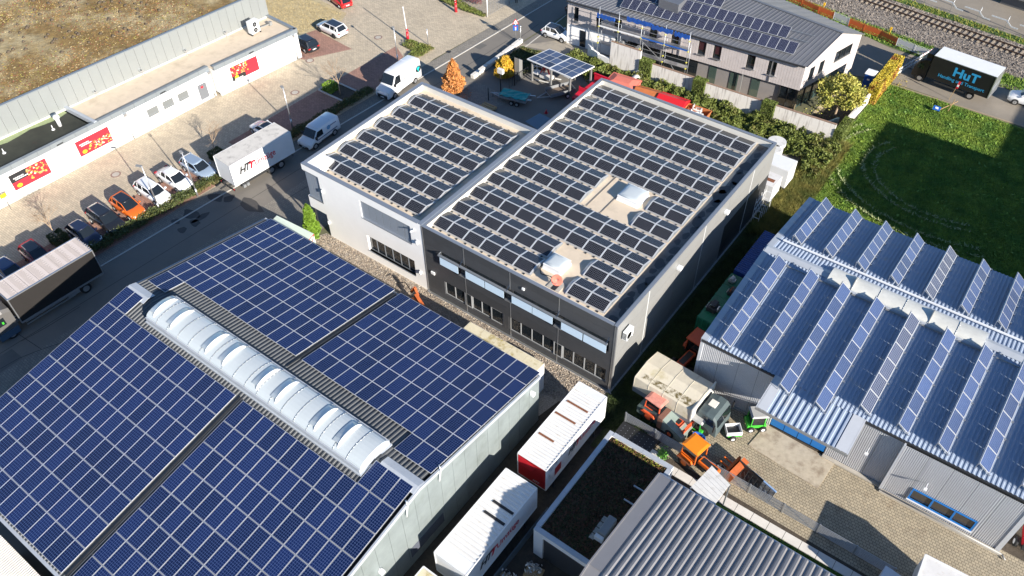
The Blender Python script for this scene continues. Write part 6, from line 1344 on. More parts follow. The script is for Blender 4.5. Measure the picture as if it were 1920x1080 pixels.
for y in (.7, 1.95):
    for s in (-1, 1):
        w_ = link('wheel', MB().cyl((-.14, 0, 0), (.14, 0, 0), .47, n=20).mesh('tyre', RUBBER), t, (s*1.06, y, .47)); MB().cyl((s*.13, 0, 0), (s*.155, 0, 0), .27, n=14).cyl((s*.14, 0, 0), (s*.18, 0, 0), .1, n=10).build('rim', GREY, w_, world=False)
for k in range(4): MB().box(x1-.2, x1, y0+.9+k*.42, y0+1.2+k*.42, .35, .68).build('side_box', GALV, t, world=False) if k < 2 else None
MB().box(-1.15, -1.0, y0-.16, y0-.1, .55, .75).box(1.0, 1.15, y0-.16, y0-.1, .55, .75).build('tail_light', REDL, t, world=False)
htt(t, (x1+.008, y0+.85, 2.15), (0, 1, 0), (0, 0, 1), 1.0)
# swap bodies between the halls
A = (18.28, 20.75, -11.05, -3.15); B_ = (18.35, 21.0, -20.3, -12.55); 
t = thing('freight_container', 'white swap body with red front wall and three brown roof stains', 'container', ((A[0]+A[1])/2, (A[2]+A[3])/2, 0), group='white swap bodies between the halls')
MB().box(A[0], A[1], A[2], A[3], 1.15, 3.72).build('body', WHITEP, t); corrugated_top(t, A[0], A[1], A[2], A[3]-.7, 3.70, 26, WRUST, ((7, .08, .62), (15, .05, .78), (20, .1, .85))); MB().box(A[0], A[1], A[3]-.7, A[3], 3.72, 3.76).build('roof_plate', WHITEP, t)
MB().box(A[0]+.05, A[1]-.05, A[2]-.03, A[2]-.0, 1.2, 3.68).build('front_wall', HTR, t); MB().hexa([(A[0]+.06, A[2]-.05, 2.6), (A[0]+1.2, A[2]-.05, 2.5), (A[0]+1.6, A[2]-.05, 3.3), (A[0]+.06, A[2]-.05, 3.62), (A[0]+.06, A[2]-.035, 2.6), (A[0]+1.2, A[2]-.035, 2.5), (A[0]+1.6, A[2]-.035, 3.3), (A[0]+.06, A[2]-.035, 3.62)]).build('lighter_panel', RED, t)
edges(t, A[0], A[1], A[2], A[3], 1.15, 3.74, WHITEP, .07); swap_legs(t, *A, 1.15)
O = origin(t); lc = lambda p: (p[0]-O.x, p[1]-O.y, p[2]-O.z)
htt(t, lc((A[1]+.02, A[3]-5.1, 2.2)), (0, 1, 0), (0, 0, 1), .8); text(t, 'HTT', .28, lc((A[0]+1.35, A[2]-.06, 1.5)), (1, 0, 0), (0, 0, 1), WHITEP, shear=.3, bold=.01)
b = MB(); rnd = random.Random(5)
for i in range(46):
    y = rnd.uniform(A[2]+.2, A[2]+3.6); z = rnd.uniform(1.5, 3.4); s_ = rnd.uniform(.08, .2); b.hexa([(A[1]+.006, y, z), (A[1]+.006, y+s_, z), (A[1]+.006, y+s_, z+s_*1.2), (A[1]+.006, y, z+s_*1.2), (A[1]+.01, y, z), (A[1]+.01, y+s_, z), (A[1]+.01, y+s_, z+s_*1.2), (A[1]+.01, y, z+s_*1.2)])
b.build('grey_print', GREY, t); MB().box(A[1]+.006, A[1]+.014, A[2]+1.1, A[2]+1.9, 1.7, 2.6).build('red_print', HTR, t)
t = thing('freight_container', 'white swap body with ribbed roof and two dark roof gaps nearest the bottom edge', 'container', ((B_[0]+B_[1])/2, (B_[2]+B_[3])/2, 0), group='white swap bodies between the halls')
MB().box(B_[0], B_[1], B_[2], B_[3], 1.15, 3.72).build('body', WHITEP, t); corrugated_top(t, B_[0], B_[1], B_[2]+.9, B_[3], 3.70, 21, WRUST, ((9, .3, .95), (12, .3, .95)), BLACK); MB().box(B_[0], B_[1], B_[2], B_[2]+.9, 3.72, 3.76).build('roof_plate', WHITEP, t)
edges(t, B_[0], B_[1], B_[2], B_[3], 1.15, 3.74, WHITEP, .07); swap_legs(t, *B_, 1.15); O = origin(t); lc = lambda p: (p[0]-O.x, p[1]-O.y, p[2]-O.z); htt(t, lc((B_[1]+.02, B_[2]+1.3, 2.2)), (0, 1, 0), (0, 0, 1), .95)
c = G(800, 1075, 3.4); t = thing('mossy_container', 'mossy cream container top just entering at the bottom edge', 'container', (19.3, -24.7, 0)); MB().box(18.3, 20.9, -29, -21.35, 1, 3.35).build('body', OFFW, t); MB().box(18.35, 20.85, -28.9, -21.45, 3.35, 3.4).build('roof', MOSSR, t); edges(t, 18.3, 20.9, -29, -21.35, 1, 3.4, WHITEP)
t = thing('mossy_container', 'long container with moss stained roof between hall and gravel strip', 'container', (11.2, -3.9, 0)); MB().box(7.65, 15.05, -4.8, -3.25, .5, 3.66).build('body', OFFW, t); 
for k in range(5): a = 7.65+7.4*k/5; MB().box(a+.01, a+7.4/5-.01, -4.8, -3.25, 3.66, 3.71).build('roof_panel', MOSSR, t)
MB().box(15.05, 15.08, -4.75, -3.3, .6, 3.6).build('end_wall', WHITEP, t); MB().box(15.1, 15.9, -6.0, -5.6, 1.9, 2.2).build('lamp', WHITEP, t); edges(t, 7.65, 15.05, -4.8, -3.25, .5, 3.66, OFFW, .06)
c = G(10, 1020, 4.0); t = thing('corrugated_container', 'pale corrugated roof at the lower left corner of the photo', 'container', (-6, -41, 0)); MB().box(-6.35, 6.5, -39.5, -36.5, 0, 2.95).build('body', OFFW, t)
mb = MB(); pr = []; 
for i in range(71): a = -6.35+i*.18; pr += [(a, 0), (a+.05, 0), (a+.08, .05), (a+.15, .05)]
pr.append((6.5, 0))
for (xx, hh) in pr: mb.v += [(xx, -39.5, 2.97+hh), (xx, -36.5, 2.97+hh)]
for i in range(len(pr)-1): mb.face((2*i, 2*i+2, 2*i+3, 2*i+1), 1 if i % 4 in (0, 1) else 0)  # darker groove faces paint rib shading into the roof
mb.build('roof', [WRUST, GROOVE], t)
# black curtain-side truck at the left
t = thing('curtain_truck', 'grey lorry with black curtain sides and pale translucent roof in the street', 'truck', (-26.45, -20.6, 0), R(-2.5)); x0, x1, y0, y1 = -1.35, 1.35, -3.9, 3.95
MB().box(x0, x1, y0, y1, 1.1, 3.9).build('curtain_body', CURT, t, world=False)
for k in range(8): a = y0+(y1-y0)*k/8; MB().box(x0, x1, a+.015, a+(y1-y0)/8-.015, 3.9, 3.95).build('roof_panel', TROOF, t, world=False)
b = MB()
for k in range(9):
    a = y0+.1+(y1-y0)*k/9
    for q in range(16): l_ = .3+.3*abs(math.sin(q*1.7+k)); b.box(x0+.15+q*.15, x0+.25+q*.15, a+.3, a+.3+l_, 3.951, 3.955)
b.build('fold_shading', mat('roof_shade_print', (.46, .40, .36), .7), t, world=False)  # flat strips paint the shade of folds onto the roof
b = MB()
for x in (x0, x1): b.beam((x, y0, 3.93), (x, y1, 3.93), .12, .1).beam((x, y0, 1.12), (x, y1, 1.12), .1, .16)
for x in (x0, x1):
    for y in (y0, y1): b.beam((x, y, 1.1), (x, y, 3.93), .09)
b.beam((x0, y1, 3.9), (x1, y1, 3.9), .1).beam((x0, y0, 3.9), (x1, y0, 3.9), .1); b.build('edge_frame', GREY, t, world=False)
b = MB().box(-.5, -.36, y0-3.0, y1-.1, .75, 1.0).box(.36, .5, y0-3.0, y1-.1, .75, 1.0)
for s in (-1, 1):
    for z in (.55, .85): b.beam((s*1.22, y0+.3, z), (s*1.22, y1-2.9, z), .04, .14)
    b.box(s*1.2-.06, s*1.2+.06, .4, 1.5, .55, .95)
b.build('side_guard', GALV, t, world=False)
for y in (y1-1.9, y0-1.1):
    for s in (-1, 1): w_ = link('wheel', MB().cyl((-.15, 0, 0), (.15, 0, 0), .5, n=20).mesh('tyre', RUBBER), t, (s*1.1, y, .5)); MB().cyl((s*.15, 0, 0), (s*.17, 0, 0), .3, n=16).build('rim', GREY, w_, world=False)
CABG = mat('cab_grey', (.11, .105, .10), .35, coat=.5); c0 = y0-2.3
r = []
for (yy, zt, ww, zb_) in ((y0-.25, 3.0, 1.2, .7), (y0-.9, 3.2, 1.22, .6), (y0-1.8, 3.15, 1.22, .55), (y0-2.25, 2.7, 1.2, .5), (y0-2.4, 1.8, 1.15, .5), (y0-2.45, .9, 1.1, .45)): r.append([(-ww, yy, zb_), (-ww, yy, zt-.3), (-ww*.85, yy, zt), (ww*.85, yy, zt), (ww, yy, zt-.3), (ww, yy, zb_)])
MB().loft(r, sm=False).build('cab', CABG, t, world=False); MB().hexa([(1.19, y0-1.9, 1.75), (1.24, y0-1.9, 1.75), (1.24, y0-1.0, 1.75), (1.19, y0-1.0, 1.75), (1.19, y0-1.8, 2.5), (1.235, y0-1.8, 2.5), (1.235, y0-1.0, 2.55), (1.19, y0-1.0, 2.55)]).build('side_window', GLASSD, t, world=False); MB().box(1.24, 1.26, y0-1.3, y0-1.15, 1.9, 2.15).build('green_glow', GRNL, t, world=False)
MB().hexa([(-1.0, y0-2.42, 1.8), (1.0, y0-2.42, 1.8), (1.0, y0-2.24, 2.7), (-1.0, y0-2.24, 2.7), (-1.0, y0-2.46, 1.8), (1.0, y0-2.46, 1.8), (1.0, y0-2.30, 2.7), (-1.0, y0-2.30, 2.7)]).build('windscreen', GLASSD, t, world=False); MB().box(1.05, 1.3, y0-2.1, y0-.35, .35, 1.0).box(-1.3, -1.05, y0-2.1, y0-.35, .35, 1.0).build('step', mat('cab_blue', (.06, .10, .15), .4), t, world=False)
# HuT truck beyond the meadow
t = thing('box_truck', 'black HuT box truck with white roof parked in the lane', 'truck', (28.8, 61.75, 0), R(-5.5)); x0, x1, y0, y1 = -3.35, 3.75, -1.35, 1.35
MB().box(x0, x1, y0, y1, 1.0, 3.72).build('box_body', BOXDK, t, world=False); MB().box(x0+.02, x1, y0+.02, y1-.02, 3.72, 3.80).build('roof', WHITEP, t, world=False)
b = MB()
for y in (y0, y1): b.beam((x0, y, 3.76), (x1, y, 3.76), .06)
for y in (y0, y1): b.beam((x1, y, 1), (x1, y, 3.76), .08)
b.build('edge_frame', GREY, t, world=False); MB().box(x1, x1+.05, y0+.05, y1-.05, 1.0, 3.65).box(x1+.05, x1+.09, y0+.05, y1-.05, 1.0, 2.2).build('tail_lift', GREY, t, world=False)
text(t, 'HuT', 1.45, (-.75, y0-.012, 2.25), (1, 0, 0), (0, 0, 1), BTXT, bold=.05, sx=1.1); text(t, 'Handling und Transport', .56, (-2.2, y0-.012, 1.55), (1, 0, 0), (0, 0, 1), BTXT, bold=.008, sx=.98)
r = []
for (xx, zt, ww, zb_) in ((x0-.2, 3.1, 1.1, .6), (x0-.8, 3.0, 1.12, .6), (x0-1.35, 2.6, 1.12, .55), (x0-1.75, 1.75, 1.1, .5), (x0-1.85, .8, 1.05, .45)): r.append([(xx, -ww, zb_), (xx, -ww, zt-.2), (xx, -ww*.85, zt), (xx, ww*.85, zt), (xx, ww, zt-.2), (xx, ww, zb_)])
MB().loft(r, sm=False).build('cab', BOXDK, t, world=False); MB().box(x0-.85, x0-.2, -.9, .9, 3.0, 3.6).build('wind_deflector', BOXDK, t, world=False)
MB().hexa([(x0-1.5, -1.13, 1.6), (x0-.7, -1.13, 1.6), (x0-.7, -1.11, 1.6), (x0-1.5, -1.11, 1.6), (x0-1.2, -1.13, 2.3), (x0-.7, -1.13, 2.35), (x0-.7, -1.11, 2.35), (x0-1.2, -1.11, 2.3)]).build('side_window', GLASSD, t, world=False)
MB().box(x0+.2, x1-.1, -.45, .45, .7, 1.0).box(x0+1, x1-2.6, -1.25, -1.15, .55, .8).build('chassis', STEELD, t, world=False)
for x in (x0-.75, x1-1.9):
    for s in (-1, 1): w_ = link('wheel', MB().cyl((0, -.14, 0), (0, .14, 0), .45, n=20).mesh('tyre', RUBBER), t, (x, s*1.02, .45)); MB().cyl((0, s*.14, 0), (0, s*.16, 0), .26, n=14).build('rim', GREY, w_, world=False)
# cream tarpaulin lorry
t = thing('tarpaulin_lorry', 'old lorry with mossy cream tarpaulin and dark green grey cab', 'truck', (24.3, 2.0, 0), R(-3)); 
L0, L1 = -3.1, 2.15; r = []
for x in np.linspace(L0, L1, 8): s_ = .03*math.sin(x*4); r.append([(x, -1.72, 1.5+s_), (x, -1.70, 2.1), (x, -1.66, 2.72+s_), (x, -1.60, 2.78), (x, 0, 3.08), (x, 1.60, 2.78), (x, 1.66, 2.72), (x, 1.72, 1.5)])
MB().loft(r, sm=False).build('tarpaulin', TARP, t, world=False)
MST = mat('tarp_moss', (.60, .54, .42), .8, c2=(.12, .09, .03), mixs=3.2, mixt=(.42, .6), detail=9)
tz_ = lambda y: 3.08+y*.1875+.012
MB().poly([(L0+.5, -1.45, tz_(-1.45)), (L1-.25, -1.5, tz_(-1.5)), (L1-.25, -.8, tz_(-.8)), (L0+.5, -1.0, tz_(-1.0))]).build('moss_stain', MST, t, world=False)
for x in np.linspace(L0+.05, L1-.05, 5): MB().tube([(x, -1.73, 1.5), (x, -1.67, 2.72), (x, -1.60, 2.79), (x, 0, 3.09), (x, 1.6, 2.79)], .018, 4).build('tarp_hoop', TARP, t, world=False)
MB().box(L0, L1, -1.72, 1.72, 1.05, 1.55).build('load_bed', mat('bed_grey', (.15, .17, .19), .5), t, world=False); MB().box(L0+.2, L1+1.6, -.5, .5, .7, 1.05).build('chassis', STEELD, t, world=False); MB().box(L1-.06, L1+.04, -1.76, 1.76, 1.6, 2.98).build('tarp_front', mat('light_tarp', (.62, .60, .54), .7), t, world=False)
MGC = mat('cab_green_grey', (.075, .10, .105), .45, var=.1, vs_=2); r = []
for (xx, zt, ww, zb_) in ((L1+.25, 2.55, 1.12, .8), (L1+.9, 2.68, 1.15, .7), (L1+1.5, 2.62, 1.15, .6), (L1+1.75, 2.35, 1.15, .55), (L1+1.95, 1.55, 1.13, .5), (L1+2.0, .7, 1.1, .45)): r.append([(xx, -ww, zb_), (xx, -ww, zt-.18), (xx, -ww*.87, zt), (xx, ww*.87, zt), (xx, ww, zt-.18), (xx, ww, zb_)])
MB().loft(r, sm=False).build('cab', MGC, t, world=False); MB().box(L1+.55, L1+1.15, -.32, .35, 2.66, 2.76).build('roof_hatch', mat('hatch_cream', (.72, .68, .60), .6), t, world=False, bevel=.03)
MB().hexa([(L1+1.78, -1.0, 1.65), (L1+1.98, -1.0, 1.62), (L1+1.98, 1.0, 1.62), (L1+1.78, 1.0, 1.65), (L1+1.70, -.95, 2.3), (L1+1.82, -.95, 2.3), (L1+1.82, .95, 2.3), (L1+1.70, .95, 2.3)]).build('windscreen', GLASSD, t, world=False)
for s in (-1, 1): MB().hexa([(L1+.75, s*1.16, 1.55), (L1+1.72, s*1.16, 1.55), (L1+1.72, s*1.17, 1.55), (L1+.75, s*1.17, 1.55), (L1+.75, s*1.155, 2.3), (L1+1.55, s*1.155, 2.3), (L1+1.55, s*1.165, 2.3), (L1+.75, s*1.165, 2.3)]).build('side_window', GLASSD, t, world=False); MB().beam((L1+1.6, s*1.15, 2.1), (L1+1.9, s*1.5, 2.1), .03).box(L1+1.82, L1+1.92, min(s*1.4, s*1.6), max(s*1.4, s*1.6), 1.6, 2.3).build('mirror', BLACK, t, world=False)
for x in (L0+1.2, L1+1.0):
    for s in (-1, 1): w_ = link('wheel', MB().cyl((0, -.15, 0), (0, .15, 0), .5, n=20).mesh('tyre', RUBBER), t, (x, s*1.05, .5)); MB().cyl((0, s*.15, 0), (0, s*.17, 0), .28, n=14).build('rim', STEELD, w_, world=False)
# ---- tractors with cab frame
def tractor(label, x, y, ang, m_, k=1.0, front=True, rf_=None, hood=2.0):
    t = thing('tractor', label, 'tractor', (x, y, 0), ang); W_ = .78*k
    cx0, cx1, z0, z1 = -1.15*k, .35*k, 1.0*k, 2.45*k
    b = MB()
    for xx in (cx0, cx1):
        for s in (-1, 1): b.beam((xx, s*W_, z0), (xx*.92, s*W_*.9, z1), .08)
    for z, q in ((z0, 1), (z0+.35, .98)):
        for s in (-1, 1): b.beam((cx0*q, s*W_*q, z), (cx1*q, s*W_*q, z), .07)
        b.beam((cx0*q, -W_*q, z), (cx0*q, W_*q, z), .07)
    b.build('cab_frame', m_, t, world=False)
    r = [[(cx0*.98-.08, -W_-.06, z1), (cx1+.12, -W_-.06, z1), (cx1+.12, W_+.06, z1), (cx0*.98-.08, W_+.06, z1)], [(cx0*.98-.08, -W_-.06, z1+.08), (cx1+.12, -W_-.06, z1+.08), (cx1+.12, W_+.06, z1+.08), (cx0*.98-.08, W_+.06, z1+.08)], [(cx0*.85, -W_*.85, z1+.14), (cx1*.8, -W_*.85, z1+.14), (cx1*.8, W_*.85, z1+.14), (cx0*.85, W_*.85, z1+.14)]]
    MB().loft(r, sm=False).build('cab_roof', rf_ or m_, t, world=False); MB().box(cx0+.05, cx1-.05, -W_+.04, W_-.04, z0+.05, z1-.05).build('cab_glass', GLASSD, t, world=False)
    MB().box(cx1, cx1+hood*k, -.38*k, .38*k, .85*k, 1.28*k).build('hood', m_, t, world=False, bevel=.06); MB().box(cx1+.2, cx1+hood*k*.9, -.25*k, .25*k, 1.28*k, 1.31*k).build('hood_grille', BLACK, t, world=False)
    MB().box(cx0-.2, cx1+hood*k, -.32*k, .32*k, .5*k, .85*k).build('frame', STEELD, t, world=False)
    for s in (-1, 1):
        MB().hexa([(cx0-.1, min(s*W_, s*(W_+.35)), 1.0*k), (cx1*.6, min(s*W_, s*(W_+.35)), 1.0*k), (cx1*.6, max(s*W_, s*(W_+.35)), 1.0*k), (cx0-.1, max(s*W_, s*(W_+.35)), 1.0*k), (cx0+.1, min(s*W_, s*(W_+.35)), 1.25*k), (cx1*.2, min(s*W_, s*(W_+.35)), 1.25*k), (cx1*.2, max(s*W_, s*(W_+.35)), 1.25*k), (cx0+.1, max(s*W_, s*(W_+.35)), 1.25*k)]).build('fender', m_, t, world=False)
        for (xx, rr_) in ((-.5*k, .62*k), (cx1+hood*k*.75, .42*k)): w_ = link('wheel', MB().cyl((0, -.17, 0), (0, .17, 0), rr_, n=18).mesh('tyre', RUBBER), t, (xx, s*(W_+.1), rr_)); MB().cyl((0, s*.17, 0), (0, s*.19, 0), rr_*.5, n=12).build('rim', m_, w_, world=False)
    if front:
        xf = cx1+hood*k
        b = MB()
        for s in (-1, 1): b.beam((xf, s*.35*k, .6*k), (xf+.5*k, s*.5*k, 1.35*k), .09).beam((xf+.5*k, s*.5*k, 1.5*k), (xf+.5*k, s*.5*k, .3*k), .09)
        b.beam((xf+.5*k, -.6*k, 1.0*k), (xf+.5*k, .6*k, 1.0*k), .09).beam((xf+.5*k, -.6*k, 1.45*k), (xf+.5*k, .6*k, 1.45*k), .09); b.build('front_frame', m_, t, world=False)
    return t
c = G(1237, 745, 2.2); tractor('faded orange tractor with pink worn cab roof beside the cream lorry', c[0]+.3, c[1]-.15, R(-8), ORN2, .9, rf_=mat('worn_roof', (.62, .25, .19), .7, var=.2, vs_=3))
t2 = tractor('bright orange municipal tractor nearest the slat fence', *(lambda c: (c[0]+.35, c[1]-.1))(G(1305, 832, 2.2)), R(-12), ORNG, .88, front=False, rf_=ORNH, hood=1.9)
# snow blade / bucket in front of the bright tractor
t = thing('front_blade', 'dull orange blade frame in front of the bright orange tractor', 'snow blade', (*G(1375, 885)[:2], 0), R(-10)); MB().beam((-1.1, .2, .6), (-.2, .2, .5), .1).beam((-1.1, -.3, .6), (-.2, -.3, .5), .1).box(-.3, -.1, -.9, .9, .2, .9).build('frame', ORNG, t, world=False); MB().prism([(-.1, .15), (.35, .05), (.55, .9), (.05, 1.05)], -.95, .95, 'y').build('blade', ORND, t, world=False)
def plough(label, c, ang, blue):
    t = thing('plough_blade', label, 'snow plough', (c[0], c[1], 0), ang); 
    for k in range(5): MB().prism([(.0, .05), (.12, .05), (.55, .5), (.62, 1.0), (.5, 1.05), (.4, .55)], -1.05+k*.42, -.66+k*.42, 'y').build('blade_segment', STEELD if not blue else GALV, t, world=False)
    for k in range(6): MB().beam((.05, -1.05+k*.41, .1), (.5, -1.05+k*.41, .95), .05).build('rib', STEELD, t, world=False)
    MB().beam((.55, -1.1, 1.05), (.55, 1.1, 1.05), .12).build('top_edge', mat('blue_edge', (.25, .38, .6), .5) if blue else STEELD, t, world=False); return t
plough('black ribbed plough blade standing at the fence', G(1395, 905), R(75), False); plough('grey plough blade with pale blue top edge', G(1418, 925), R(75), True)
# small green machines
def mini(label, c, ang):
    t = thing('compact_tractor', label, 'tractor', (c[0], c[1], 0), ang); b = MB()
    for x in (-.5, .55):
        for s in (-1, 1): b.beam((x, s*.5, .6), (x*.95, s*.47, 1.75), .06)
    b.build('cab_frame', GRNL, t, world=False); MB().loft([[(-.62, -.58, 1.75), (.7, -.58, 1.75), (.7, .58, 1.75), (-.62, .58, 1.75)], [(-.5, -.5, 1.88), (.55, -.5, 1.88), (.55, .5, 1.88), (-.5, .5, 1.88)]], sm=False).build('cab_roof', mat('roof_grey', (.38, .38, .37), .6), t, world=False)
    MB().box(-.45, .5, -.45, .45, .65, 1.7).build('cab_glass', GLASSD, t, world=False); MB().box(-.75, .75, -.5, .5, .35, .68).build('body', GRNL, t, world=False, bevel=.05); MB().box(.35, .42, -.42, -.1, 1.3, 1.65).build('red_seat', RED, t, world=False)
    for x in (-.45, .5):
        for s in (-1, 1): w_ = link('wheel', MB().cyl((0, -.09, 0), (0, .09, 0), .28, n=16).mesh('tyre', RUBBER), t, (x, s*.58, .28)); MB().cyl((0, s*.09, 0), (0, s*.1, 0), .15, n=12).build('rim', WHITEP, w_, world=False)
    return t
c = G(1403, 800); mini('small lime green tractor with grey roof beside the stained slab', (c[0]+.3, c[1]+.35), R(40))
c = G(1372, 815); t = thing('tipper_cart', 'small white lime tipping cart behind the green tractor', 'cart', (c[0], c[1], 0), R(40)); MB().box(-.6, .6, -.45, .45, .5, .56).box(-.6, .6, -.45, -.4, .56, .9).box(-.6, .6, .4, .45, .56, .9).box(-.6, -.55, -.4, .4, .56, .9).box(.55, .6, -.4, .4, .56, .9).build('tub', WHITEP, t, world=False); MB().box(-.5, .6, -.47, .47, .38, .5).build('frame', GRNL, t, world=False); MB().box(-.5, .5, -.35, .35, .57, .60).build('tub_floor', STEELD, t, world=False)
for s in (-1, 1): w_ = link('wheel', MB().cyl((0, -.09, 0), (0, .09, 0), .26, n=16).mesh('tyre', RUBBER), t, (-.1, s*.55, .26)); MB().cyl((0, s*.09, 0), (0, s*.1, 0), .14, n=12).build('rim', WHITEP, w_, world=False)
c = G(1297, 805, 0); mini('green machine with grey weathered roof between the two orange tractors', (c[0]+.2, c[1]+.15), R(-5))
c = G(1312, 815, .9); t = thing('blue_tub', 'open blue plastic tub behind the bright orange tractor', 'tub', (c[0], c[1]-.1, 0)); r = [[(rr_*1.3*math.cos(a), rr_*.8*math.sin(a), z) for a in [6.283*i/16 for i in range(16)]] for rr_, z in ((.34, 0), (.42, .85), (.38, .86), (.32, .3))]; MB().loft(r).build('shell', BLU, t, world=False)
# steel skips under the trees
c = G(1255, 795, 1.0); t = thing('steel_skip', 'weathered green grey steel hopper with a brown ridge beside the fence', 'skip', (24.6, .25, 0), R(-6))
MB().prism([(-2.3, .2), (-2.3, 1.0), (-.3, 1.45), (-.3, .2)], -1.05, 1.15, 'y').build('left_cover', CUP, t, world=False); MB().prism([(.12, .2), (.12, 1.45), (2.0, .75), (2.0, .2)], -1.15, 1.05, 'y').build('right_cover', mat('sunlit_verdigris', (.24, .30, .27), .6, .2, var=.15, vs_=1.5, c2=(.30, .17, .10), mixs=1.2, mixt=(.6, .7)), t, world=False); MB().box(-.3, .12, -1.2, 1.2, .2, 1.5).build('ridge_beam', mat('brown_steel', (.20, .10, .07), .6, var=.15, vs_=2), t, world=False)  # right cover coloured paler as its sunlit side, left one darker
# green + blue containers in the gap with engines on top
t = thing('green_container', 'green open steel container with old engines on it in the shaded gap', 'container', (23.2, 12.9, 0)); MB().box(21.95, 24.3, 9.4, 15.9, 0, 2.3).build('body', GRNC, t)
for k in range(4): MB().box(21.97, 24.28, 9.45+k*1.61, 11.02+k*1.61, 2.3, 2.36).build('lid', GRNC, t)
b = MB()
for k in range(6): b.box(22.0+k*.45, 22.06+k*.45, 9.34, 9.4, .1, 2.3)
b.box(21.95, 24.3, 9.34, 9.4, 1.3, 1.36).build('rib', mat('green_rib', (.02, .22, .12), .5), t)
for k in range(10): MB().box(21.90, 21.95, 9.6+k*.65, 9.66+k*.65, .1, 2.3).build('rib', MATS['green_rib'], t)
for i, (x, y, s_) in enumerate(((22.7, 10.9, 1.0), (23.2, 13.5, .8), (22.5, 14.9, .6))):
    t = thing('old_engine', ['large dark engine block nearest the orange tractor on the green container', 'engine with brown fly wheel in the middle of the green container', 'small silver engine part at the far end of the green container'][i], 'engine', (x, y, 2.37)); 
    MB().box(x-.5*s_, x+.35*s_, y-.45*s_, y+.45*s_, 2.37, 2.37+.5*s_).box(x-.3*s_, x+.2*s_, y-.3*s_, y+.5*s_, 2.37+.5*s_, 2.37+.75*s_).build('block', STEELD if i != 2 else GALV, t, bevel=.05); MB().cyl((x+.35*s_, y, 2.37+.35*s_), (x+.5*s_, y, 2.37+.35*s_), .3*s_, n=14).cyl((x-.2*s_, y-.3, 2.5+.5*s_), (x-.2*s_, y+.3, 2.5+.5*s_), .12*s_, n=10).build('flywheel', RUST if i == 1 else GREY, t)
    for k in range(3): MB().cyl((x-.5*s_, y-.3*s_+k*.25*s_, 2.37+.3*s_), (x-.62*s_, y-.3*s_+k*.25*s_, 2.37+.3*s_), .07*s_, n=8).build('pipe_stub', GALV, t)
t = thing('blue_container', 'blue corrugated container beyond the green one in the shaded gap', 'container', (23.2, 19.2, 0)); MB().box(22.0, 24.35, 16.2, 22.6, 0, 2.5).build('body', BLUC, t); corrugated_top(t, 22.0, 24.35, 16.2, 22.6, 2.52, 24, BLUC)
tag(MB().hexa([(23.7, 15.2, 2.4), (23.9, 15.2, 2.4), (24.1, 17.6, 3.5), (23.9, 17.6, 3.5), (23.7, 15.2, 2.7), (23.9, 15.2, 2.7), (24.1, 17.6, 3.8), (23.9, 17.6, 3.8)]).build('rusty_ramp', RUST), 'rusty ramp plate leaning where green and blue containers meet', 'ramp')
c = G(1306, 632, 2.3); tractor('orange tractor with shade-darkened paint beside the corner of the ribbed hall', 23.2, 7.1, R(-97), mat('shaded_orange', (.40, .065, .02), .5, var=.1), .95, front=False)  # orange darkened in the material to paint in the gap's shade
# small orange machine on the gravel strip
t = thing('mini_excavator', 'small orange arm machine on the pebble strip by the white corner', 'machine', (.6, -1.9, 0)); b = MB(); b.beam((-.6, -1.6, .8), (-.1, -1.6, 1.6), .25).beam((-.1, -1.6, 1.6), (.5, -1.9, 1.2), .22).beam((.3, -2.0, 1.3), (1.7, -2.5, .9), .3).box(1.5, 1.9, -2.8, -2.4, .3, 1.1); b.build('arm', ORND, t); MB().box(.0, .8, -2.9, -2.0, .25, .9).build('body', ORND, t, bevel=.05); MB().beam((-1.6, -1.3, 1.2), (-.6, -1.6, .9), .06).beam((-2.4, -1.6, .9), (-1.6, -1.3, 1.2), .06).build('handle', BLACK, t)
for s in (-2.9, -1.9): MB().cyl((.2, s, .25), (.2, s+.12, .25), .25, n=14).build('wheel', RUBBER, t); 
# triangular banner sign behind the hall
t = thing('banner_sign', 'long pale wedge shaped banner with a red triangle outline on its end', 'sign', (-15.5, -2.6, 0))
a, b_, c_, d_ = G(519, 404, 2.2), G(588, 438, 2.2), G(576, 452, 1.6), G(509, 414, 1.6); e_ = G(595, 458, 1.4)
MB().hexa([(a[0], a[1], 0), (b_[0], b_[1], 0), (c_[0], c_[1], 0), (d_[0], d_[1], 0), a, b_, c_, d_]).build('sign_body', SALGW, t)
m = MB(); f0 = Vector(b_)+Vector((.03, 0, -.05)); f1 = Vector(c_)+Vector((.03, 0, -.05)); f2 = Vector((c_[0]+.03, c_[1], .35)); m.beam(f0, f1, .05).beam(f1, f2, .05).beam(f2, f0, .05); m.build('red_triangle', RED, t)
# red agricultural machine cut by the right edge
t = thing('red_tractor', 'small red tractor at the lower right corner of the long hall', 'tractor', (49.6, 6.2, 0), R(100)); MB().box(-1.0, .6, -.4, .4, .6, 1.25).build('hood', RED, t, world=False, bevel=.08); MB().box(-1.05, -1.0, -.3, .3, .65, 1.1).build('grille', STEELD, t, world=False); MB().box(-1.2, .5, -.3, .3, .35, .6).build('frame', STEELD, t, world=False)
for s in (-1, 1): w_ = link('wheel', MB().cyl((0, -.1, 0), (0, .1, 0), .36, n=16).mesh('tyre', RUBBER), t, (-.7, s*.65, .36)); MB().cyl((0, s*.1, 0), (0, s*.12, 0), .2, n=12).build('rim', WHITEP, w_, world=False)
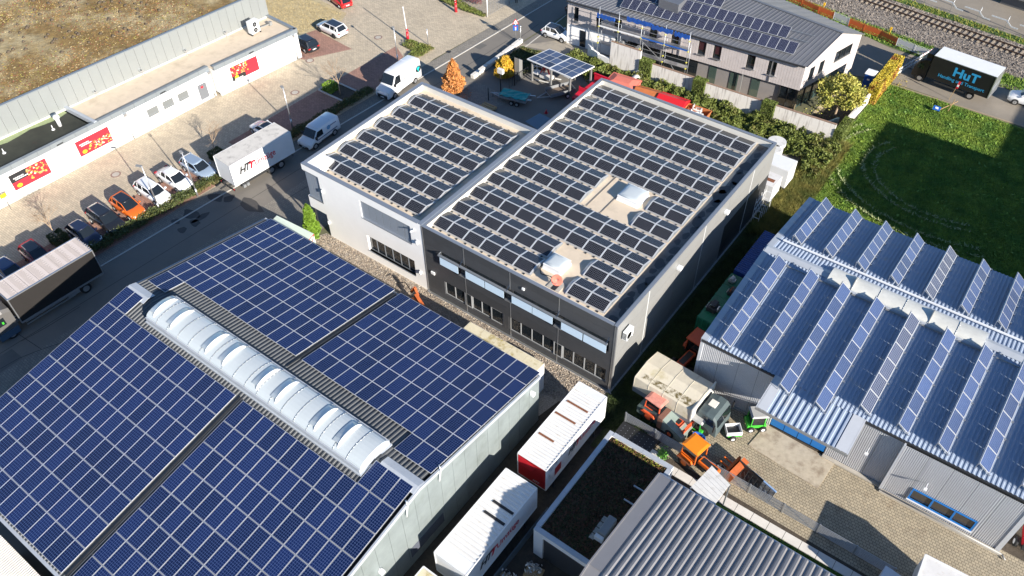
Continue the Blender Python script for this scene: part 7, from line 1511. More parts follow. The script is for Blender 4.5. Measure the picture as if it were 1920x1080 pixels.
# white van/truck roofs at the bottom edge
c = G(1760, 1070, 2.6); t = thing('white_lorry', 'white worn box roof entering at the bottom edge', 'truck', (44.2, -3.0, 0)); q = [G(1735, 1040, 2.8), G(1823, 1085, 2.8), G(1810, 1180, 2.8), G(1700, 1140, 2.8)]; q2 = [(p[0], p[1], .7) for p in q]; MB().hexa(q2[::-1]+q[::-1]).build('box_body', WRUST, t); m = MB()
for i in range(4): m.beam((*q[i][:2], 2.82), (*q[(i+1) % 4][:2], 2.82), .08)
m.build('roof_edge', WHITEP, t)
t = thing('open_box', 'white open box with brown leaves at the bottom edge', 'box', (40.5, -3.4, 0)); q = [G(1661, 1060, 1.5), G(1695, 1083, 1.5), G(1680, 1110, 1.5), G(1648, 1085, 1.5)]; q2 = [(p[0], p[1], 0) for p in q]; MB().hexa(q2[::-1]+q[::-1]).build('shell', WHITEP, t)
# white trailers behind the far corner of the black building
t = thing('white_container', 'clean white flat roofed trailer behind the far corner of the pale side wall', 'container', (19, 33.0, 0)); MB().box(17.6, 20.3, 31.9, 34.0, .6, 2.75).build('body', WHITEP, t, bevel=.03); MB().box(17.62, 20.28, 31.92, 33.98, 2.75, 2.79).build('roof', WHITEP, t); 
for x in (18, 19.9): MB().cyl((x, 31.75, .35), (x, 31.95, .35), .35, n=16).build('wheel', RUBBER, t)
t = thing('rusty_trailer', 'smaller white trailer with rust red stained roof at the pale wall corner', 'trailer', (18.8, 29.9, 0)); MB().box(18.0, 20.0, 28.9, 31.1, .7, 2.5).build('body', WHITEP, t); MB().box(18.0, 20.0, 28.9, 31.1, 2.5, 2.54).build('roof', WRUST, t); MB().box(18.3, 19.7, 29.6, 30.1, 2.54, 2.55).build('rust_stain', RUST, t); MB().box(18.1, 19.9, 28.4, 28.9, .4, .7).build('frame', STEELD, t)
for x in (18.2, 19.8): MB().cyl((x, 29.4, .33), (x, 29.6, .33), .33, n=16).build('wheel', RUBBER, t)
for (px, py, rr_) in ((1457, 266, .95), (1452, 280, .75)): c = G(px, py, 2.6); t = tag(MB().cyl((c[0], c[1], 2.3), (c[0], c[1], 2.7), rr_, n=24).cyl((c[0], c[1], 0), (c[0], c[1], 2.3), rr_*.85, n=16).build('round_tank', OFFW), 'pale round tank top, the %s of the two behind the roof corner' % ('larger' if rr_ > .9 else 'smaller'), 'tank', 'round tanks behind the black building')
t = thing('scaffold_stack', 'white scaffold frame standing at the far corner of the pale wall', 'scaffold', (19.9, 27.4, 0)); b = MB()
for k in range(5): b.beam((19.6, 25.8+k*.6, 0), (19.6, 25.8+k*.6, 3.0), .05).beam((20.3, 25.8+k*.6, 0), (20.3, 25.8+k*.6, 2.2), .05).beam((19.6, 25.8+k*.6, .8+.4*k), (20.3, 25.8+k*.6, .8+.4*k), .05)
for z in (.8, 1.6, 2.4): b.beam((19.6, 25.8, z), (19.6, 28.2, z), .05)
b.build('tube_frame', WHITEP, t)
# ================================================================== COURTYARD PROPS
t = thing('solar_carport', 'white solar carport roof on slim posts with dark glass panels', 'carport', (-10.3, 35.8, 0)); CZ = 2.75
pa, pb, pc, pd = Vector(G(988, 112, CZ)), Vector(G(1030, 93, CZ)), Vector(G(1115, 126, CZ)), Vector(G(1072, 148, CZ)); up = Vector((0, 0, .12))
MB().hexa([pa, pd, pc, pb, pa+up, pd+up, pc+up, pb+up]).build('roof_slab', WHITEP, t)
G3 = mat('carport_glass', (.05, .07, .12), .12, rand=.5, spec=.7)
for i in range(6):
    for j in range(3):
        P_ = lambda u, v: pa.lerp(pd, u).lerp(pb.lerp(pc, u), v)+up+Vector((0, 0, .012)); u0, v0 = .02+i*.16+(.02 if i > 2 else 0), .03+j*.318; MB().poly([P_(u0, v0), P_(u0+.15, v0), P_(u0+.15, v0+.305), P_(u0, v0+.305)]).build('solar_panel', G3, t)
for q in (pa.lerp(pc, .08), pd.lerp(pb, .06), pd.lerp(pc, .85), pa.lerp(pd, .55), pb.lerp(pc, .6), pb.lerp(pa, .15)): MB().box(q.x-.09, q.x+.09, q.y-.09, q.y+.09, 0, CZ).build('post', ALUW, t)
c = G(1020, 148, 0); t = thing('lift_platform', 'white and red folded boom lift under the solar carport', 'boom lift', c); b = MB(); x, y = c[0], c[1]
for (dx, dy) in ((-1.4, -.5), (-1.4, .4), (-.6, -.5), (-.6, .4)): b.beam((x+dx, y+dy, .6), (x+dx, y+dy, 1.7), .05)
for z in (.65, 1.15, 1.7): b.beam((x-1.4, y-.5, z), (x-.6, y-.5, z), .05).beam((x-1.4, y+.4, z), (x-.6, y+.4, z), .05).beam((x-1.4, y-.5, z), (x-1.4, y+.4, z), .05)
b.box(x-1.4, x-.6, y-.5, y+.4, .55, .62); b.build('basket', WHITEP, t); MB().beam((x-.5, y, .7), (x+.3, y, 2.2), .14).beam((x+.2, y+.1, 2.2), (x+.7, y+.1, .8), .14).beam((x-.2, y+.2, .6), (x+.1, y+.3, 2.0), .12).build('boom', RED, t); MB().box(x-.4, x+1.2, y-.4, y+.4, .3, .7).beam((x+1.2, y-.6, .2), (x-.6, y-.9, .15), .1).beam((x+1.2, y+.6, .2), (x+1.9, y+.9, .15), .1).build('base', OFFW, t)
t = thing('tarp_trailer', 'flat trailer with creased teal tarpaulin in the shaded courtyard', 'trailer', (*G(965, 190)[:2], 0), R(12)); nx_, ny_ = 9, 5; r = [[(-1.7+3.4*i/nx_, -.8+1.6*j/ny_, .95+.10*math.sin(i*1.9+j)*math.cos(j*2.2)+.1*(i == nx_)) for i in range(nx_+1)] for j in range(ny_+1)]; mb = MB()
for row in r: mb.v += row
for j in range(ny_):
    for i in range(nx_): a = j*(nx_+1)+i; mb.face((a, a+1, a+nx_+2, a+nx_+1), 0, False)
mb.build('tarpaulin', TEAL, t, world=False); MB().box(-1.75, 1.75, -.85, .85, .6, .85).build('bed', GALV, t, world=False); MB().beam((-1.7, 0, .5), (-3.1, 0, .4), .1).beam((-1.7, .5, .5), (-2.9, 0, .4), .08).beam((-1.7, -.5, .5), (-2.9, 0, .4), .08).cyl((-2.9, 0, .0), (-2.9, 0, .5), .05).build('drawbar', GALV, t, world=False); MB().beam((1.7, .5, .9), (2.4, .6, .95), .12).beam((1.7, -.5, .9), (2.3, -.4, .95), .12).build('ramp_bar', GREY, t, world=False)
for x in (.0, .7):
    for s in (-1, 1): w_ = link('wheel', MB().cyl((0, -.1, 0), (0, .1, 0), .3, n=16).mesh('tyre', RUBBER), t, (x, s*.9, .3)); MB().cyl((0, s*.1, 0), (0, s*.12, 0), .17, n=12).build('rim', GREY, w_, world=False)
t = thing('open_trailer', 'grey open box trailer half under the carport', 'trailer', (*G(1050, 178)[:2], 0), R(60)); MB().box(-1.6, 1.6, -.8, .8, .5, .56).box(-1.6, 1.6, -.84, -.8, .5, .95).box(-1.6, 1.6, .8, .84, .5, .95).box(1.56, 1.6, -.8, .8, .5, .95).build('box', GALV, t, world=False); MB().box(-1.55, 1.55, -.79, .79, .56, .58).build('floor', mat('trailer_floor', (.16, .12, .09), .8), t, world=False); MB().beam((-1.6, .5, .45), (-3, 0, .4), .09).beam((-1.6, -.5, .45), (-3, 0, .4), .09).build('drawbar', GALV, t, world=False)
for s in (-1, 1): w_ = link('wheel', MB().cyl((0, -.1, 0), (0, .1, 0), .32, n=16).mesh('tyre', RUBBER), t, (.5, s*.98, .32)); MB().cyl((0, s*.1, 0), (0, s*.12, 0), .17, n=12).build('rim', WHITEP, w_, world=False)
tag(MB().hexa([(*G(1056, 155)[:2], .9), (*G(1066, 160)[:2], .9), (*G(1074, 152)[:2], .9), (*G(1064, 147)[:2], .9), (*G(1056, 155)[:2], 1.0), (*G(1066, 160)[:2], 1.0), (*G(1074, 152)[:2], 1.0), (*G(1064, 147)[:2], 1.0)]).build('white_lid_box', WHITEP), 'white lidded box behind the open trailer', 'box')
c = G(915, 205); t = thing('timber_pile', 'brown timber pile with a dark machine part in the courtyard shade', 'timber pile', (*c[:2], 0)); 
for k in range(6): MB().box(c[0]-.9, c[0]+.9, c[1]-.6+k*.2, c[1]-.44+k*.2, .1+.05*(k % 2), .35+.05*(k % 2)).build('beam', TIMB, t)
c = G(945, 175); t = thing('box_on_post', 'small grey electric box on two posts beside the golden shrub', 'electric box', (*G(939, 172)[:2], 0)); c = G(939, 172); MB().beam((c[0], c[1], 0), (c[0], c[1], 2.6), .09).build('post', BLACK, t); MB().box(c[0]-.35, c[0]+.45, c[1]-.2, c[1]+.2, 2.5, 3.1).build('cabinet', OFFW, t, bevel=.04)
for i, (px, py, h_) in enumerate(((965, 160, 2.1), (916, 188, 1.7))): c = G(px, py); tag(MB().cyl(c, (c[0], c[1], h_), .06).build('dark_post', BLACK), 'dark slim post in the courtyard, %s' % ('near the golden shrub' if i == 0 else 'near the timber pile'), 'post')
c = G(972, 147); t = thing('charging_column', 'tall grey charging column with blue glass top', 'column', (*c[:2], 0)); MB().prism([(c[1]-.3, 0), (c[1]+.35, 0), (c[1]+.35, 2.4), (c[1]-.3, 2.9)], c[0]-.35, c[0]+.35, 'x').build('housing', ALUW, t); MB().prism([(c[1]-.32, 2.92), (c[1]+.37, 2.42), (c[1]+.37, 2.46), (c[1]-.32, 2.96)], c[0]-.36, c[0]+.36, 'x').build('top_glass', G3, t)
fn = thing('mesh_fence', 'low dark steel fence beside the charging column', 'fence', (*G(985, 150)[:2], 0)); a, b_ = G(955, 165), G(990, 142)
for k in range(12): p = lerp2(a, b_, k/11); MB().box(p[0]-.02, p[0]+.02, p[1]-.02, p[1]+.02, 0, 1.2).build('bar', STEELD, fn)
MB().beam((*a[:2], 1.2), (*b_[:2], 1.2), .04).build('rail', STEELD, fn)
# stone blocks at the street
pts = [(885, 148), (913, 127), (943, 105), (978, 78)]
for i in range(4):
    for j in range(2 if i < 3 else 0):
        s0, s1 = (j*.5+.02), (j*.5+.48); A_, B2 = G(*pts[i]), G(*pts[i+1]); p, q = lerp2(A_, B2, s0), lerp2(A_, B2, s1); tag(MB().beam((*p, .25), (*q, .25), .55, .5).build('stone_block', CONCW, bevel=.04), 'large pale stone block at the street edge, number %s from the paved court' % ordn[i*2+j], 'stone block', 'stone blocks along the street')
# blue corrugated sheet roof, cone
t = thing('sheet_shelter', 'low grey blue corrugated sheet roof in the courtyard corner', 'shelter', (*G(1000, 228)[:2], 0)); q = [G(985, 228, 1.9), G(1012, 213, 1.9), G(1035, 224, 1.9), G(1010, 245, 1.9)]
for i in range(9): a0, a1 = Vector(q[1]).lerp(Vector(q[2]), i/9), Vector(q[1]).lerp(Vector(q[2]), (i+.8)/9); b0, b1 = Vector(q[0]).lerp(Vector(q[3]), i/9), Vector(q[0]).lerp(Vector(q[3]), (i+.8)/9); u_ = Vector((0, 0, .05)); MB().hexa([b0, b1, a1, a0, b0+u_, b1+u_, a1+u_, a0+u_]).build('sheet_rib', mat('blue_grey_sheet', (.16, .22, .28), .4, .4) if i == 0 else MATS['blue_grey_sheet'], t)
c = G(1024, 212); t = thing('traffic_cone', 'small red traffic cone in the courtyard', 'cone', c); MB().cyl(c, (c[0], c[1], .5), .17, .04, 12).build('cone', RED, t); MB().box(c[0]-.2, c[0]+.2, c[1]-.2, c[1]+.2, 0, .04).build('base', RED, t)
# red and orange skips behind the black building
def skip(label, x, y, ang, L_, W_, H_, m_, lid=None, cat='skip'):
    t = thing('skip_container', label, cat, (x, y, 0), ang, 'skips behind the black building'); a, b_ = L_/2, W_/2; k = .75
    o_ = [(-a*k, -b_, .1), (a*k, -b_, .1), (a*k, b_, .1), (-a*k, b_, .1)]; tp = [(-a, -b_, H_), (a, -b_, H_), (a, b_, H_), (-a, b_, H_)]
    MB().loft([o_, tp, [(p[0]*.94, p[1]*.92, H_) for p in tp], [(p[0]*1.0, p[1]*.9, .3) for p in o_]], cap=True, sm=False).build('shell', m_, t, world=False); e = MB()
    for i in range(4): e.beam(tp[i], tp[(i+1) % 4], .09)
    e.build('rim', m_, t, world=False)
    for s in (-1, 1): MB().beam((-a*.5, s*(b_+.03), .5), (-a*.62, s*(b_+.03), H_-.1), .07).beam((a*.5, s*(b_+.03), .5), (a*.62, s*(b_+.03), H_-.1), .07).build('rib', m_, t, world=False)
    if lid == 'gable': MB().prism([(-b_, H_), (0, H_+.55), (b_, H_)], -a*.98, a*.98, 'x').build('lid', m_, t, world=False)
    if lid == 'flat': MB().loft([[(p[0]*1.0, p[1]*1.0, H_+.02) for p in tp], [(p[0]*.55, p[1]*.4, H_+.3) for p in tp]], sm=False).build('lid', m_, t, world=False)
    return t
DR = mat('deep_red', (.50, .012, .035), .4)
t = thing('skip_container', 'long crimson skip with upright end wall beside the carport', 'skip', (-4.9, 34.6, 0), R(88), 'skips behind the black building')
MB().prism([(-2.4, 1.3), (-2.0, .2), (2.1, .2), (2.3, 1.1), (2.3, 2.2), (2.1, 2.2), (2.1, 1.3), (-.8, 1.3), (-.8, 2.0), (-1.0, 2.0), (-1.05, 1.5)], -1.0, 1.0, 'y').build('shell', DR, t, world=False); MB().box(-.9, -.8, -1.1, 1.1, 1.9, 2.0).box(2.1, 2.3, -1.1, 1.1, 2.1, 2.25).build('rim', DR, t, world=False)
skip('pale red lidded skip in the middle behind the roof edge', -2.3, 37.3, R(5), 3.6, 2.6, 2.1, SALM, 'flat'); skip('orange brown open skip between the red ones', 1.1, 37.1, R(8), 3.0, 2.2, 1.9, mat('orange_brown', (.42, .13, .04), .6, var=.15, vs_=2), 'gable'); skip('bright red skip with a tent shaped lid', 4.2, 37.2, R(4), 3.4, 2.4, 2.0, mat('bright_red', (.55, .018, .025), .4), 'gable'); skip('orange skip filled with pale scrap nearest the far corner', 7.2, 37.2, R(2), 2.9, 2.2, 1.8, mat('orange_skip', (.50, .17, .06), .6, var=.15, vs_=2), None)
b = MB(); rnd = random.Random(9)
for i in range(26): x, y = 7.2+rnd.uniform(-1, 1), 37.2+rnd.uniform(-.8, .8); b.beam((x, y, 1.7+rnd.random()*.3), (x+rnd.uniform(-.8, .8), y+rnd.uniform(-.5, .5), 1.8+rnd.random()*.3), .1, .15)
tag(b.build('scrap_pile', OFFW), 'heap of pale scrap lying in the orange skip', 'scrap', kind='stuff')
# ================================================================== STREET FURNITURE
def lamp(px, py, h_, label, hd=(-.9, .4)):
    c = G(px, py); t = thing('lamp_post', label, 'street lamp', c, group='grey lamp posts of the car park'); MB().cyl(c, (c[0], c[1], h_), .075, .045, 10).build('pole', GREY, t); MB().cyl(c, (c[0], c[1], 1.0), .10, n=10).build('base', GREY, t); MB().beam((c[0], c[1], h_-.02), (c[0]+hd[0]*.8, c[1]+hd[1]*.8, h_+.02), .30, .09).build('lamp_head', ALUW, t)
lamp(371, 368, 5.5, 'lamp post with its foot beside the light blue estate car', (-.5, .1)); lamp(300, 395, 5.6, 'lamp post standing in front of the white estate car', (-.7, -.3)); lamp(548, 237, 5.0, 'lamp post between white swap body and the white small van', (-.6, .2)); lamp(746, 116, 4.6, 'lamp post behind the high roof van', (-.4, .1)); lamp(52, 420, 3.5, 'low lamp arm at the left edge') if False else None
c = G(26, 381); t = thing('sign_post', 'post with small yellow sign by the left end of the white wall', 'sign', (-41.7, -16.2, 0)); MB().cyl((-41.9, -16.4, 0), (-41.9, -16.4, 4.0), .04).build('pole', GREY, t); MB().box(-41.88, -41.84, -16.75, -16.1, 1.6, 2.05).build('sign_plate', YELS, t)
def barrier(px, py, h_, lab, lean=0):
    c = G(px, py); t = thing('barrier_gate', lab, 'barrier', c, group='raised white red barriers'); MB().cyl(c, (c[0], c[1], 1.15), .22, .16, 10).build('housing', RED, t); MB().beam((c[0], c[1], 1.0), (c[0]-.25, c[1]+lean, h_), .1, .06).build('boom', WHITEP, t); 
    for k in range(2): MB().box(c[0]-.1, c[0]+.12, c[1]-.12, c[1]+.12, 1.15+k*.3, 1.32+k*.3).build('red_band', RED, t)
barrier(765, 76, 4.6, 'raised white barrier arm with red base on the planted island'); barrier(855, 22, 3.5, 'raised barrier with red base in front of the wire fence')
for i, (px, py, h_, l) in enumerate(((803, 84, 2.2, 'slim grey post at the tip of the planted island'), (783, 130, 1.1, 'small dark bollard behind the high roof van'), (976, 82, 2.5, 'slim white post beside the road sign'))): c = G(px, py); tag(MB().cyl(c, (c[0], c[1], h_), .06, .05).cyl((c[0], c[1], h_-.25), (c[0], c[1], h_-.05), .09).build('post', GREY if i != 1 else STEELD), l, 'post')
c = G(967, 80); t = thing('road_sign', 'red triangle warning sign above a blue no through road sign', 'road sign', c); MB().cyl(c, (c[0], c[1], 3.2), .035).build('pole', GREY, t); ex_ = Vector((.79, .61, 0)); cc = Vector((c[0], c[1], 2.85))
tri = lambda s, o, m_: MB().poly([cc+ex_*(-.42*s)+Vector((.61, -.79, 0))*o+Vector((0, 0, -.24*s)), cc+ex_*(.42*s)+Vector((.61, -.79, 0))*o+Vector((0, 0, -.24*s)), cc+Vector((.61, -.79, 0))*o+Vector((0, 0, .48*s))]).build('warning_triangle', m_, t)
tri(1, .05, RED); tri(.68, .056, WHITEP)
b = MB(); q = cc+Vector((.61, -.79, 0))*.062+Vector((0, 0, -.02)); b.poly([q+ex_*-.1+Vector((0, 0, -.08)), q+ex_*.12+Vector((0, 0, -.08)), q+ex_*.04+Vector((0, 0, .1))]); b.build('sign_symbol', BLACK, t)
q = Vector((c[0], c[1], 2.1))+Vector((.61, -.79, 0))*.05; B3 = lambda w_, h_, dz, o, m_: MB().poly([q+Vector((.61, -.79, 0))*o+ex_*-w_+Vector((0, 0, dz-h_)), q+Vector((.61, -.79, 0))*o+ex_*w_+Vector((0, 0, dz-h_)), q+Vector((.61, -.79, 0))*o+ex_*w_+Vector((0, 0, dz+h_)), q+Vector((.61, -.79, 0))*o+ex_*-w_+Vector((0, 0, dz+h_))]).build('sign_face', m_, t)
B3(.33, .38, 0, 0, BLU); B3(.07, .2, -.12, .006, WHITEP); B3(.17, .06, .14, .008, RED)
# wire fence at the top
fn = thing('wire_fence', 'tall wire mesh fence with white posts at the top edge', 'fence', (*G(905, 20)[:2], 0)); pl = [G(845, -10), G(868, 5), G(914, 32), G(955, 8), G(1000, -18)]
for i in range(4):
    a, b_ = pl[i], pl[i+1]; MB().cyl((a[0], a[1], 0), (a[0], a[1], 2.9 if i == 2 else 2.2), .06).build('post', WHITEP if i == 2 else GALV, fn); w_ = MB()
    for k in range(9): w_.beam((*a[:2], .2+k*.24), (*b_[:2], .2+k*.24), .02)
    for k in range(14): p = lerp2(a, b_, k/14); w_.beam((*p, .1), (*p, 2.15), .02)
    w_.build('mesh_panel', GALV, fn)
# persons partially visible at the top
def person(label, x, y, ang, shirt, trou, h_=1.75):
    t = thing('person', label, 'person', (x, y, 0), ang); me = bpy.data.meshes.new('body'); V = [(0, 0, .95), (0, 0, 1.15), (0, 0, 1.42), (0, 0, 1.5), (.0, 0, 1.66), (.0, .19, 1.40), (.03, .25, 1.15), (.12, .22, .95), (.0, -.19, 1.40), (.03, -.25, 1.15), (.12, -.22, .95), (0, .1, .9), (.08, .12, .5), (.0, .12, .07), (.14, .12, .04), (0, -.1, .9), (-.05, -.12, .5), (-.1, -.12, .07), (.04, -.12, .04)]
    Ed = [(0, 1), (1, 2), (2, 3), (3, 4), (2, 5), (5, 6), (6, 7), (2, 8), (8, 9), (9, 10), (0, 11), (11, 12), (12, 13), (13, 14), (0, 15), (15, 16), (16, 17), (17, 18)]; rad = [.15, .15, .13, .06, .105, .07, .05, .035, .07, .05, .035, .1, .075, .05, .045, .1, .075, .05, .045]
    me.from_pydata(V, Ed, []); o = link('body', me, t); me.materials.append(shirt); o.modifiers.new('skin', 'SKIN'); 
    for i, q in enumerate(me.skin_vertices[0].data): q.radius = (rad[i], rad[i]); q.use_root = (i == 0)
    s_ = o.modifiers.new('sub', 'SUBSURF'); s_.levels = 1; s_.render_levels = 1; MB().cyl((0, 0, 1.62), (0, 0, 1.76), .11, .08, 10).build('hair', BLACK, t, world=False)
    r = [[(.13*math.cos(a)-.01, yy+.115*math.sin(a), z) for a in [6.283*i/10 for i in range(10)]] for z, yy in ((.93, .09), (.5, .12))]; MB().loft(r).loft([[(.13*math.cos(a)-.02, -yy+.115*math.sin(a), z) for a in [6.283*i/10 for i in range(10)]] for z, yy in ((.93, .09), (.5, .12))]).build('trousers', trou, t, world=False); return t
c = G(968, 6); person('person in dark clothes standing at the fence corner', c[0], c[1], R(-60), BLACK, STEELD)
c = G(1486, 200); person('person in khaki clothes standing behind the glass corner of the timber office', 15.0, 46.55, R(-90), mat('khaki', (.20, .16, .09), .8), mat('khaki_dark', (.12, .10, .06), .8))
# traffic barrier panels
TBO = mat('barrier_orange', (.62, .13, .035), .5); TBW = mat('barrier_white', (.66, .67, .68), .5)
def tb_panel(a, b_, m_, label, grp):
    t = thing('traffic_barrier', label, 'barrier', (*lerp2(a, b_, .5), 0), group=grp); 
    Z0, Z1 = .1, 1.05; m = MB(); P_ = lambda s, z: (*lerp2(a, b_, s), z); m.beam(P_(0.02, Z0+.05), P_(.98, Z0+.05), .05, .1).beam(P_(.02, Z1-.35), P_(.98, Z1-.35), .05, .55).beam(P_(.02, .1), P_(.02, Z1), .07).beam(P_(.98, .1), P_(.98, Z1), .07); m.build('panel', m_, t); m = MB()
    for k in range(14): m.beam(P_(.05+k*.069, .15), P_(.05+k*.069, .5), .05, .05); m.beam(P_(.05+k*.069, Z1-.08), P_(.05+k*.069, Z1+.10), .05, .05)
    m.build('lattice', m_, t)['kind'] = 'stuff'
    for s in (.06, .94): p = P_(s, 0); MB().box(p[0]-.12, p[0]+.12, p[1]-.35, p[1]+.35, 0, .1).build('foot', BLACK, t)
ln = [G(1470, -2), G(1502, 12), G(1533, 26), G(1561, 37), G(1590, 49), G(1618, 60), G(1650, 72), G(1679, 86), G(1712, 99), G(1746, 112)]
cols = 'OOOWOOOWWW'; kk = {'O': ['first', 'second', 'third', 'fourth', 'fifth', 'sixth'], 'W': ['first', 'second', 'third', 'fourth']}; cnt = {'O': 0, 'W': 0}
for i in range(9):
    ch = cols[i]; cnt[ch] += 1; tb_panel(ln[i][:2], ln[i+1][:2], TBO if ch == 'O' else TBW, '%s %s plastic barrier panel counted from the top edge' % (kk[ch][cnt[ch]-1], 'orange' if ch == 'O' else 'white'), '%s barrier panels beside the railway verge' % ('orange' if ch == 'O' else 'white'))
for i, (px, py) in enumerate(((1542, 22), (1666, 68))): c = G(px, py); tag(MB().box(c[0]-.12, c[0]+.12, c[1]-.1, c[1]+.1, .9, 1.25).cyl(c, (c[0], c[1], .9), .03).build('warning_lamp', YELS), 'yellow warning lamp on the %s of the barrier line' % ('upper part' if i == 0 else 'lower part'), 'warning lamp')
a, b_ = G(1676, 145), G(1746, 103)
t = thing('striped_barrier', 'white and red striped barrier boards closing the lane before the black truck', 'barrier', (*lerp2(a, b_, .5), 0))
for k in range(6):
    for z in (.35, .85): P_ = lambda s: (*lerp2(a, b_, (k+s)/6), z); MB().beam(P_(.02), P_(.98), .04, .26).build('board', WHITEP, t); 
    MB().beam((*lerp2(a, b_, (k+.3)/6), .85), (*lerp2(a, b_, (k+.42)/6), .85), .05, .262).beam((*lerp2(a, b_, (k+.7)/6), .85), (*lerp2(a, b_, (k+.8)/6), .85), .05, .262).build('red_stripe', RED if k in (4, 5) else GREY, t)
    MB().beam((*lerp2(a, b_, k/6), 0), (*lerp2(a, b_, k/6), 1.0), .06).build('post', GALV, t)
c = G(1716, 128); t = thing('lattice_gate', 'dark lattice grate leaning beside the striped barrier', 'gate', (*c[:2], 0)); m = MB(); 
for k in range(8): m.beam((21.8+k*.3, 63.2, .05), (21.8+k*.3, 64.0, 1.0), .04)
m.beam((21.7, 63.2, .05), (24.2, 63.2, .05), .05).beam((21.7, 64.0, 1.0), (24.2, 64.0, 1.0), .05); m.build('grate', STEELD, t)
# portable toilet
c = (20.2, 55.9); t = thing('portable_toilet', 'blue portable toilet with white domed roof beside the yellow hedge', 'toilet cabin', (c[0], c[1], 0)); MB().box(c[0]-.55, c[0]+.55, c[1]-.55, c[1]+.55, .1, 2.05).build('cabin', BLU, t, bevel=.04); MB().box(c[0]-.42, c[0]+.42, c[1]-.58, c[1]-.55, .2, 1.95).build('door', mat('door_dark_blue', (.01, .07, .30), .4), t); MB().box(c[0]-.15, c[0]+.15, c[1]-.60, c[1]-.58, 1.35, 1.55).build('door_sign', WHITEP, t)
MB().loft([[(c[0]-.6, c[1]-.6, 2.05), (c[0]+.6, c[1]-.6, 2.05), (c[0]+.6, c[1]+.6, 2.05), (c[0]-.6, c[1]+.6, 2.05)], [(c[0]-.56, c[1]-.5, 2.25), (c[0]+.56, c[1]-.5, 2.25), (c[0]+.56, c[1]+.5, 2.25), (c[0]-.56, c[1]+.5, 2.25)], [(c[0]-.5, c[1]-.15, 2.38), (c[0]+.5, c[1]-.15, 2.38), (c[0]+.5, c[1]+.15, 2.38), (c[0]-.5, c[1]+.15, 2.38)]], sm=False).build('roof', WHITEP, t)
# posts and small signs in the meadow
t = thing('tilted_signs', 'small blue arrow sign on crossed wooden stakes in the meadow', 'sign', (29.4, 56.8, 0)); MB().beam((28.4, 55.9, .05), (29.9, 57.4, 1.1), .07).beam((29.4, 56.5, 0), (29.6, 56.9, 1.5), .06).build('stake', TIMB, t); MB().hexa([(27.9, 55.4, .35), (28.7, 55.4, .35), (28.7, 55.9, .6), (27.9, 55.9, .6), (27.9, 55.4, .4), (28.7, 55.4, .4), (28.7, 55.9, .65), (27.9, 55.9, .65)]).build('sign_plate', BLU, t); MB().hexa([(28.15, 55.55, .49), (28.5, 55.5, .47), (28.45, 55.75, .60), (28.1, 55.75, .60), (28.15, 55.55, .495), (28.5, 55.5, .475), (28.45, 55.75, .605), (28.1, 55.75, .605)]).build('arrow', WHITEP, t)
t = thing('warning_beacon', 'leaning red and white warning board before the black truck', 'sign', (28.9, 59.3, 0)); MB().beam((28.8, 59.2, 0), (29.1, 59.4, 2.3), .05).build('post', TIMB, t); MB().hexa([(28.95, 59.25, 1.5), (29.2, 59.25, 1.5), (29.2, 59.3, 1.5), (28.95, 59.3, 1.5), (29.02, 59.3, 2.4), (29.25, 59.3, 2.4), (29.25, 59.35, 2.4), (29.02, 59.35, 2.4)]).build('board', RED, t); MB().box(29.0, 29.2, 59.22, 59.26, 1.75, 2.0).build('white_field', WHITEP, t)
# thin zig-zag banded fence beyond the track
t = thing('zigzag_fence', 'wire fence with a white zigzag band beyond the railway', 'fence', (*RW(-8, 5.6), 0)); 
for k in range(9): p = RW(-26+k*3.55, 5.3); MB().cyl((p[0], p[1], 0), (p[0]+.1, p[1], 2.1), .035, n=6).build('post', GALV, t)
for k in range(10):
    s = -28+k*3.55
    for (q0, z0, q1, z1) in ((s, 1.6, s+1.9, 1.95-.15), (s+1.9, 1.8, s+2.7, .85), (s+2.7, .85, s+3.55, 1.6-.75+.0)): MB().beam((*RW(q0, 5.3), .85+.0 if z0 < 1 else 1.45), (*RW(q1, 5.3), .85 if z1 < 1 else 1.45), .03, .16).build('band', WHITEP, t)
p = RW(-2.2, 6.0); tag(MB().cyl((p[0], p[1], 0), (p[0]+.3, p[1], 8), .08, .05).cyl((p[0]+.14, p[1], 3.3), (p[0]+.15, p[1], 3.7), .16).build('signal_mast', GREY), 'tall grey mast beyond the railway near the top right corner', 'mast')
bb = thing('far_hall', 'grey roofed hall with pipe rail at the top right corner', 'building', (*RW(5, 18), 0)); p, q = RW(-8, 12.5), RW(40, 12.5); p2, q2 = RW(-8, 30), RW(40, 30)
MB().hexa([(*p, 0), (*q, 0), (*q2, 0), (*p2, 0), (*p, 4), (*q, 4), (*q2, 4), (*p2, 4)]).build('wall', mat('far_wall', (.12, .12, .12), .8), bb); MB().beam((*RW(-8, 12.2), 1.5), (*RW(40, 12.2), 1.5), .25).beam((*RW(-8, 12.2), 2.6), (*RW(40, 12.2), 2.6), .2).build('pipe_rail', ALUW, bb)
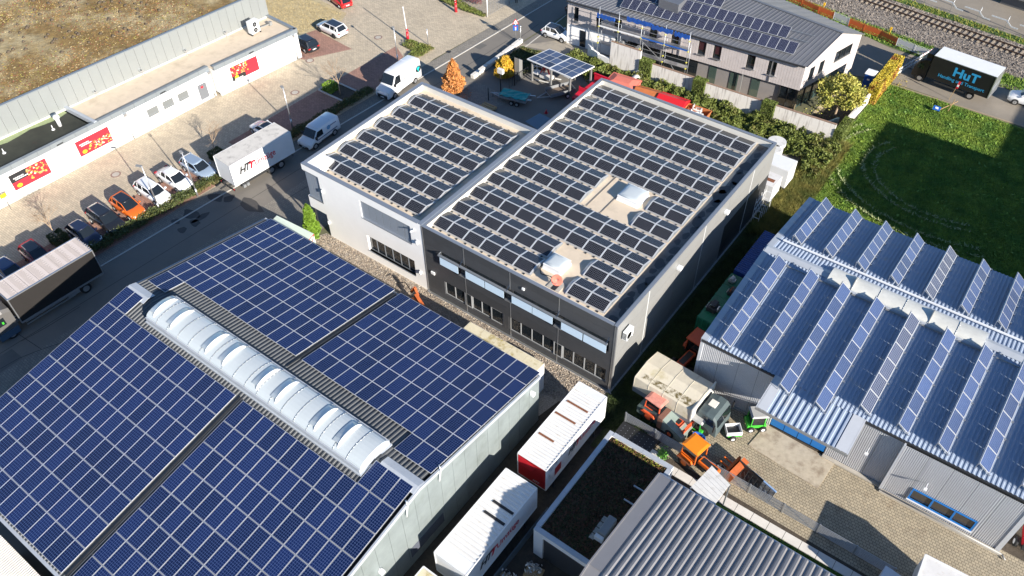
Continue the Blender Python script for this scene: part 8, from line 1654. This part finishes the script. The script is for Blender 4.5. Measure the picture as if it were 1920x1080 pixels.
# pallets with stones by the garage gate
for k, (x, y) in enumerate(((23.4, -16.2), (22.3, -17.8))):
    t = thing('stone_pallet', 'pallet of shrink wrapped pale stones, %s the garage corner' % ('beside' if k == 0 else 'farther from'), 'pallet', (x, y, 0), R(10)); MB().box(-.6, .6, -.5, .5, 0, .15).build('pallet', TIMB, t, world=False); P = RNG.uniform(-1, 1, (90, 3))*np.array([.52, .42, .35])+np.array([0, 0, .55]); o = link('stones', quickmesh('stones', leaves(P, .13, 0, .3), 4, [CONCW, GREY], RNG.integers(0, 2, 90)), t)
t = thing('yellow_machine_arm', 'yellow and white machine part by the dark garage gate', 'machine', (26.4, -17.3, 0)); MB().beam((26.3, -18.4, .4), (26.6, -16.4, 1.2), .3).build('arm', WHITEP, t); MB().box(26.5, 26.8, -16.5, -16.1, .9, 1.4).build('head', YELS, t)
tag(MB().beam((21.6, -20, .5), (21.6, -12, .5), .05, 1.0).build('fence_panel', mat('blue_grey_fence', (.10, .13, .15), .6)), 'dark grey solid fence leading to the garage corner', 'fence')
# leaves of small weed plant at fence and small planter
t = thing('small_plant', 'bright green weed growing on the slab behind the fence start', 'plant', (25.9, -3.0, 0)); link('foliage', quickmesh('foliage', leaves(RNG.normal(size=(260, 3))*np.array([.18, .18, .28])+np.array([0, 0, .5]), .1), 4, mat('weed_green', (.10, .30, .04), .6)), t); MB().box(-.9, -.1, -.5, .1, 0, .3).build('planter', CONCW, t, world=False)

# ---- lift everything that stands in the raised yard by one metre (similar figures, 2 % smaller and nearer, keep their outline)
KS = 53/54.; C0 = Vector(CPOS)
SKIP_ = {'flat_garage', 'ribbed_roof_building', 'roof_unit', 'roof_rail', 'green_container', 'old_engine', 'blue_container', 'rusty_ramp', 'neighbour_building', 'stone_pallet', 'yellow_machine_arm', 'sedum_planting', 'sedum_edge'}
ALSO = {'paved_yard', 'stained_slab', 'garden_lawn', 'garden_grass'}
for o in list(col.objects):
    if o.parent is not None or o.type in ('CAMERA', 'LIGHT'): continue
    nm = o.name.split('.')[0]
    if o.type == 'MESH':
        vv_ = np.zeros(len(o.data.vertices)*3, np.float32); o.data.vertices.foreach_get('co', vv_); vv_ = vv_.reshape(-1, 3); c = Vector(((vv_.min(0)+vv_.max(0))/2).tolist())+o.location
    else: c = o.location
    inside = 22.4 < c.x < 56 and -7.6 < c.y < 24.6 and 'category' in o and not (c.x < 24.2 and c.y > 5.5)
    if (inside and nm not in SKIP_) or nm in ALSO:
        o.location = C0+(o.location-C0)*KS; o.scale = (KS, KS, KS)
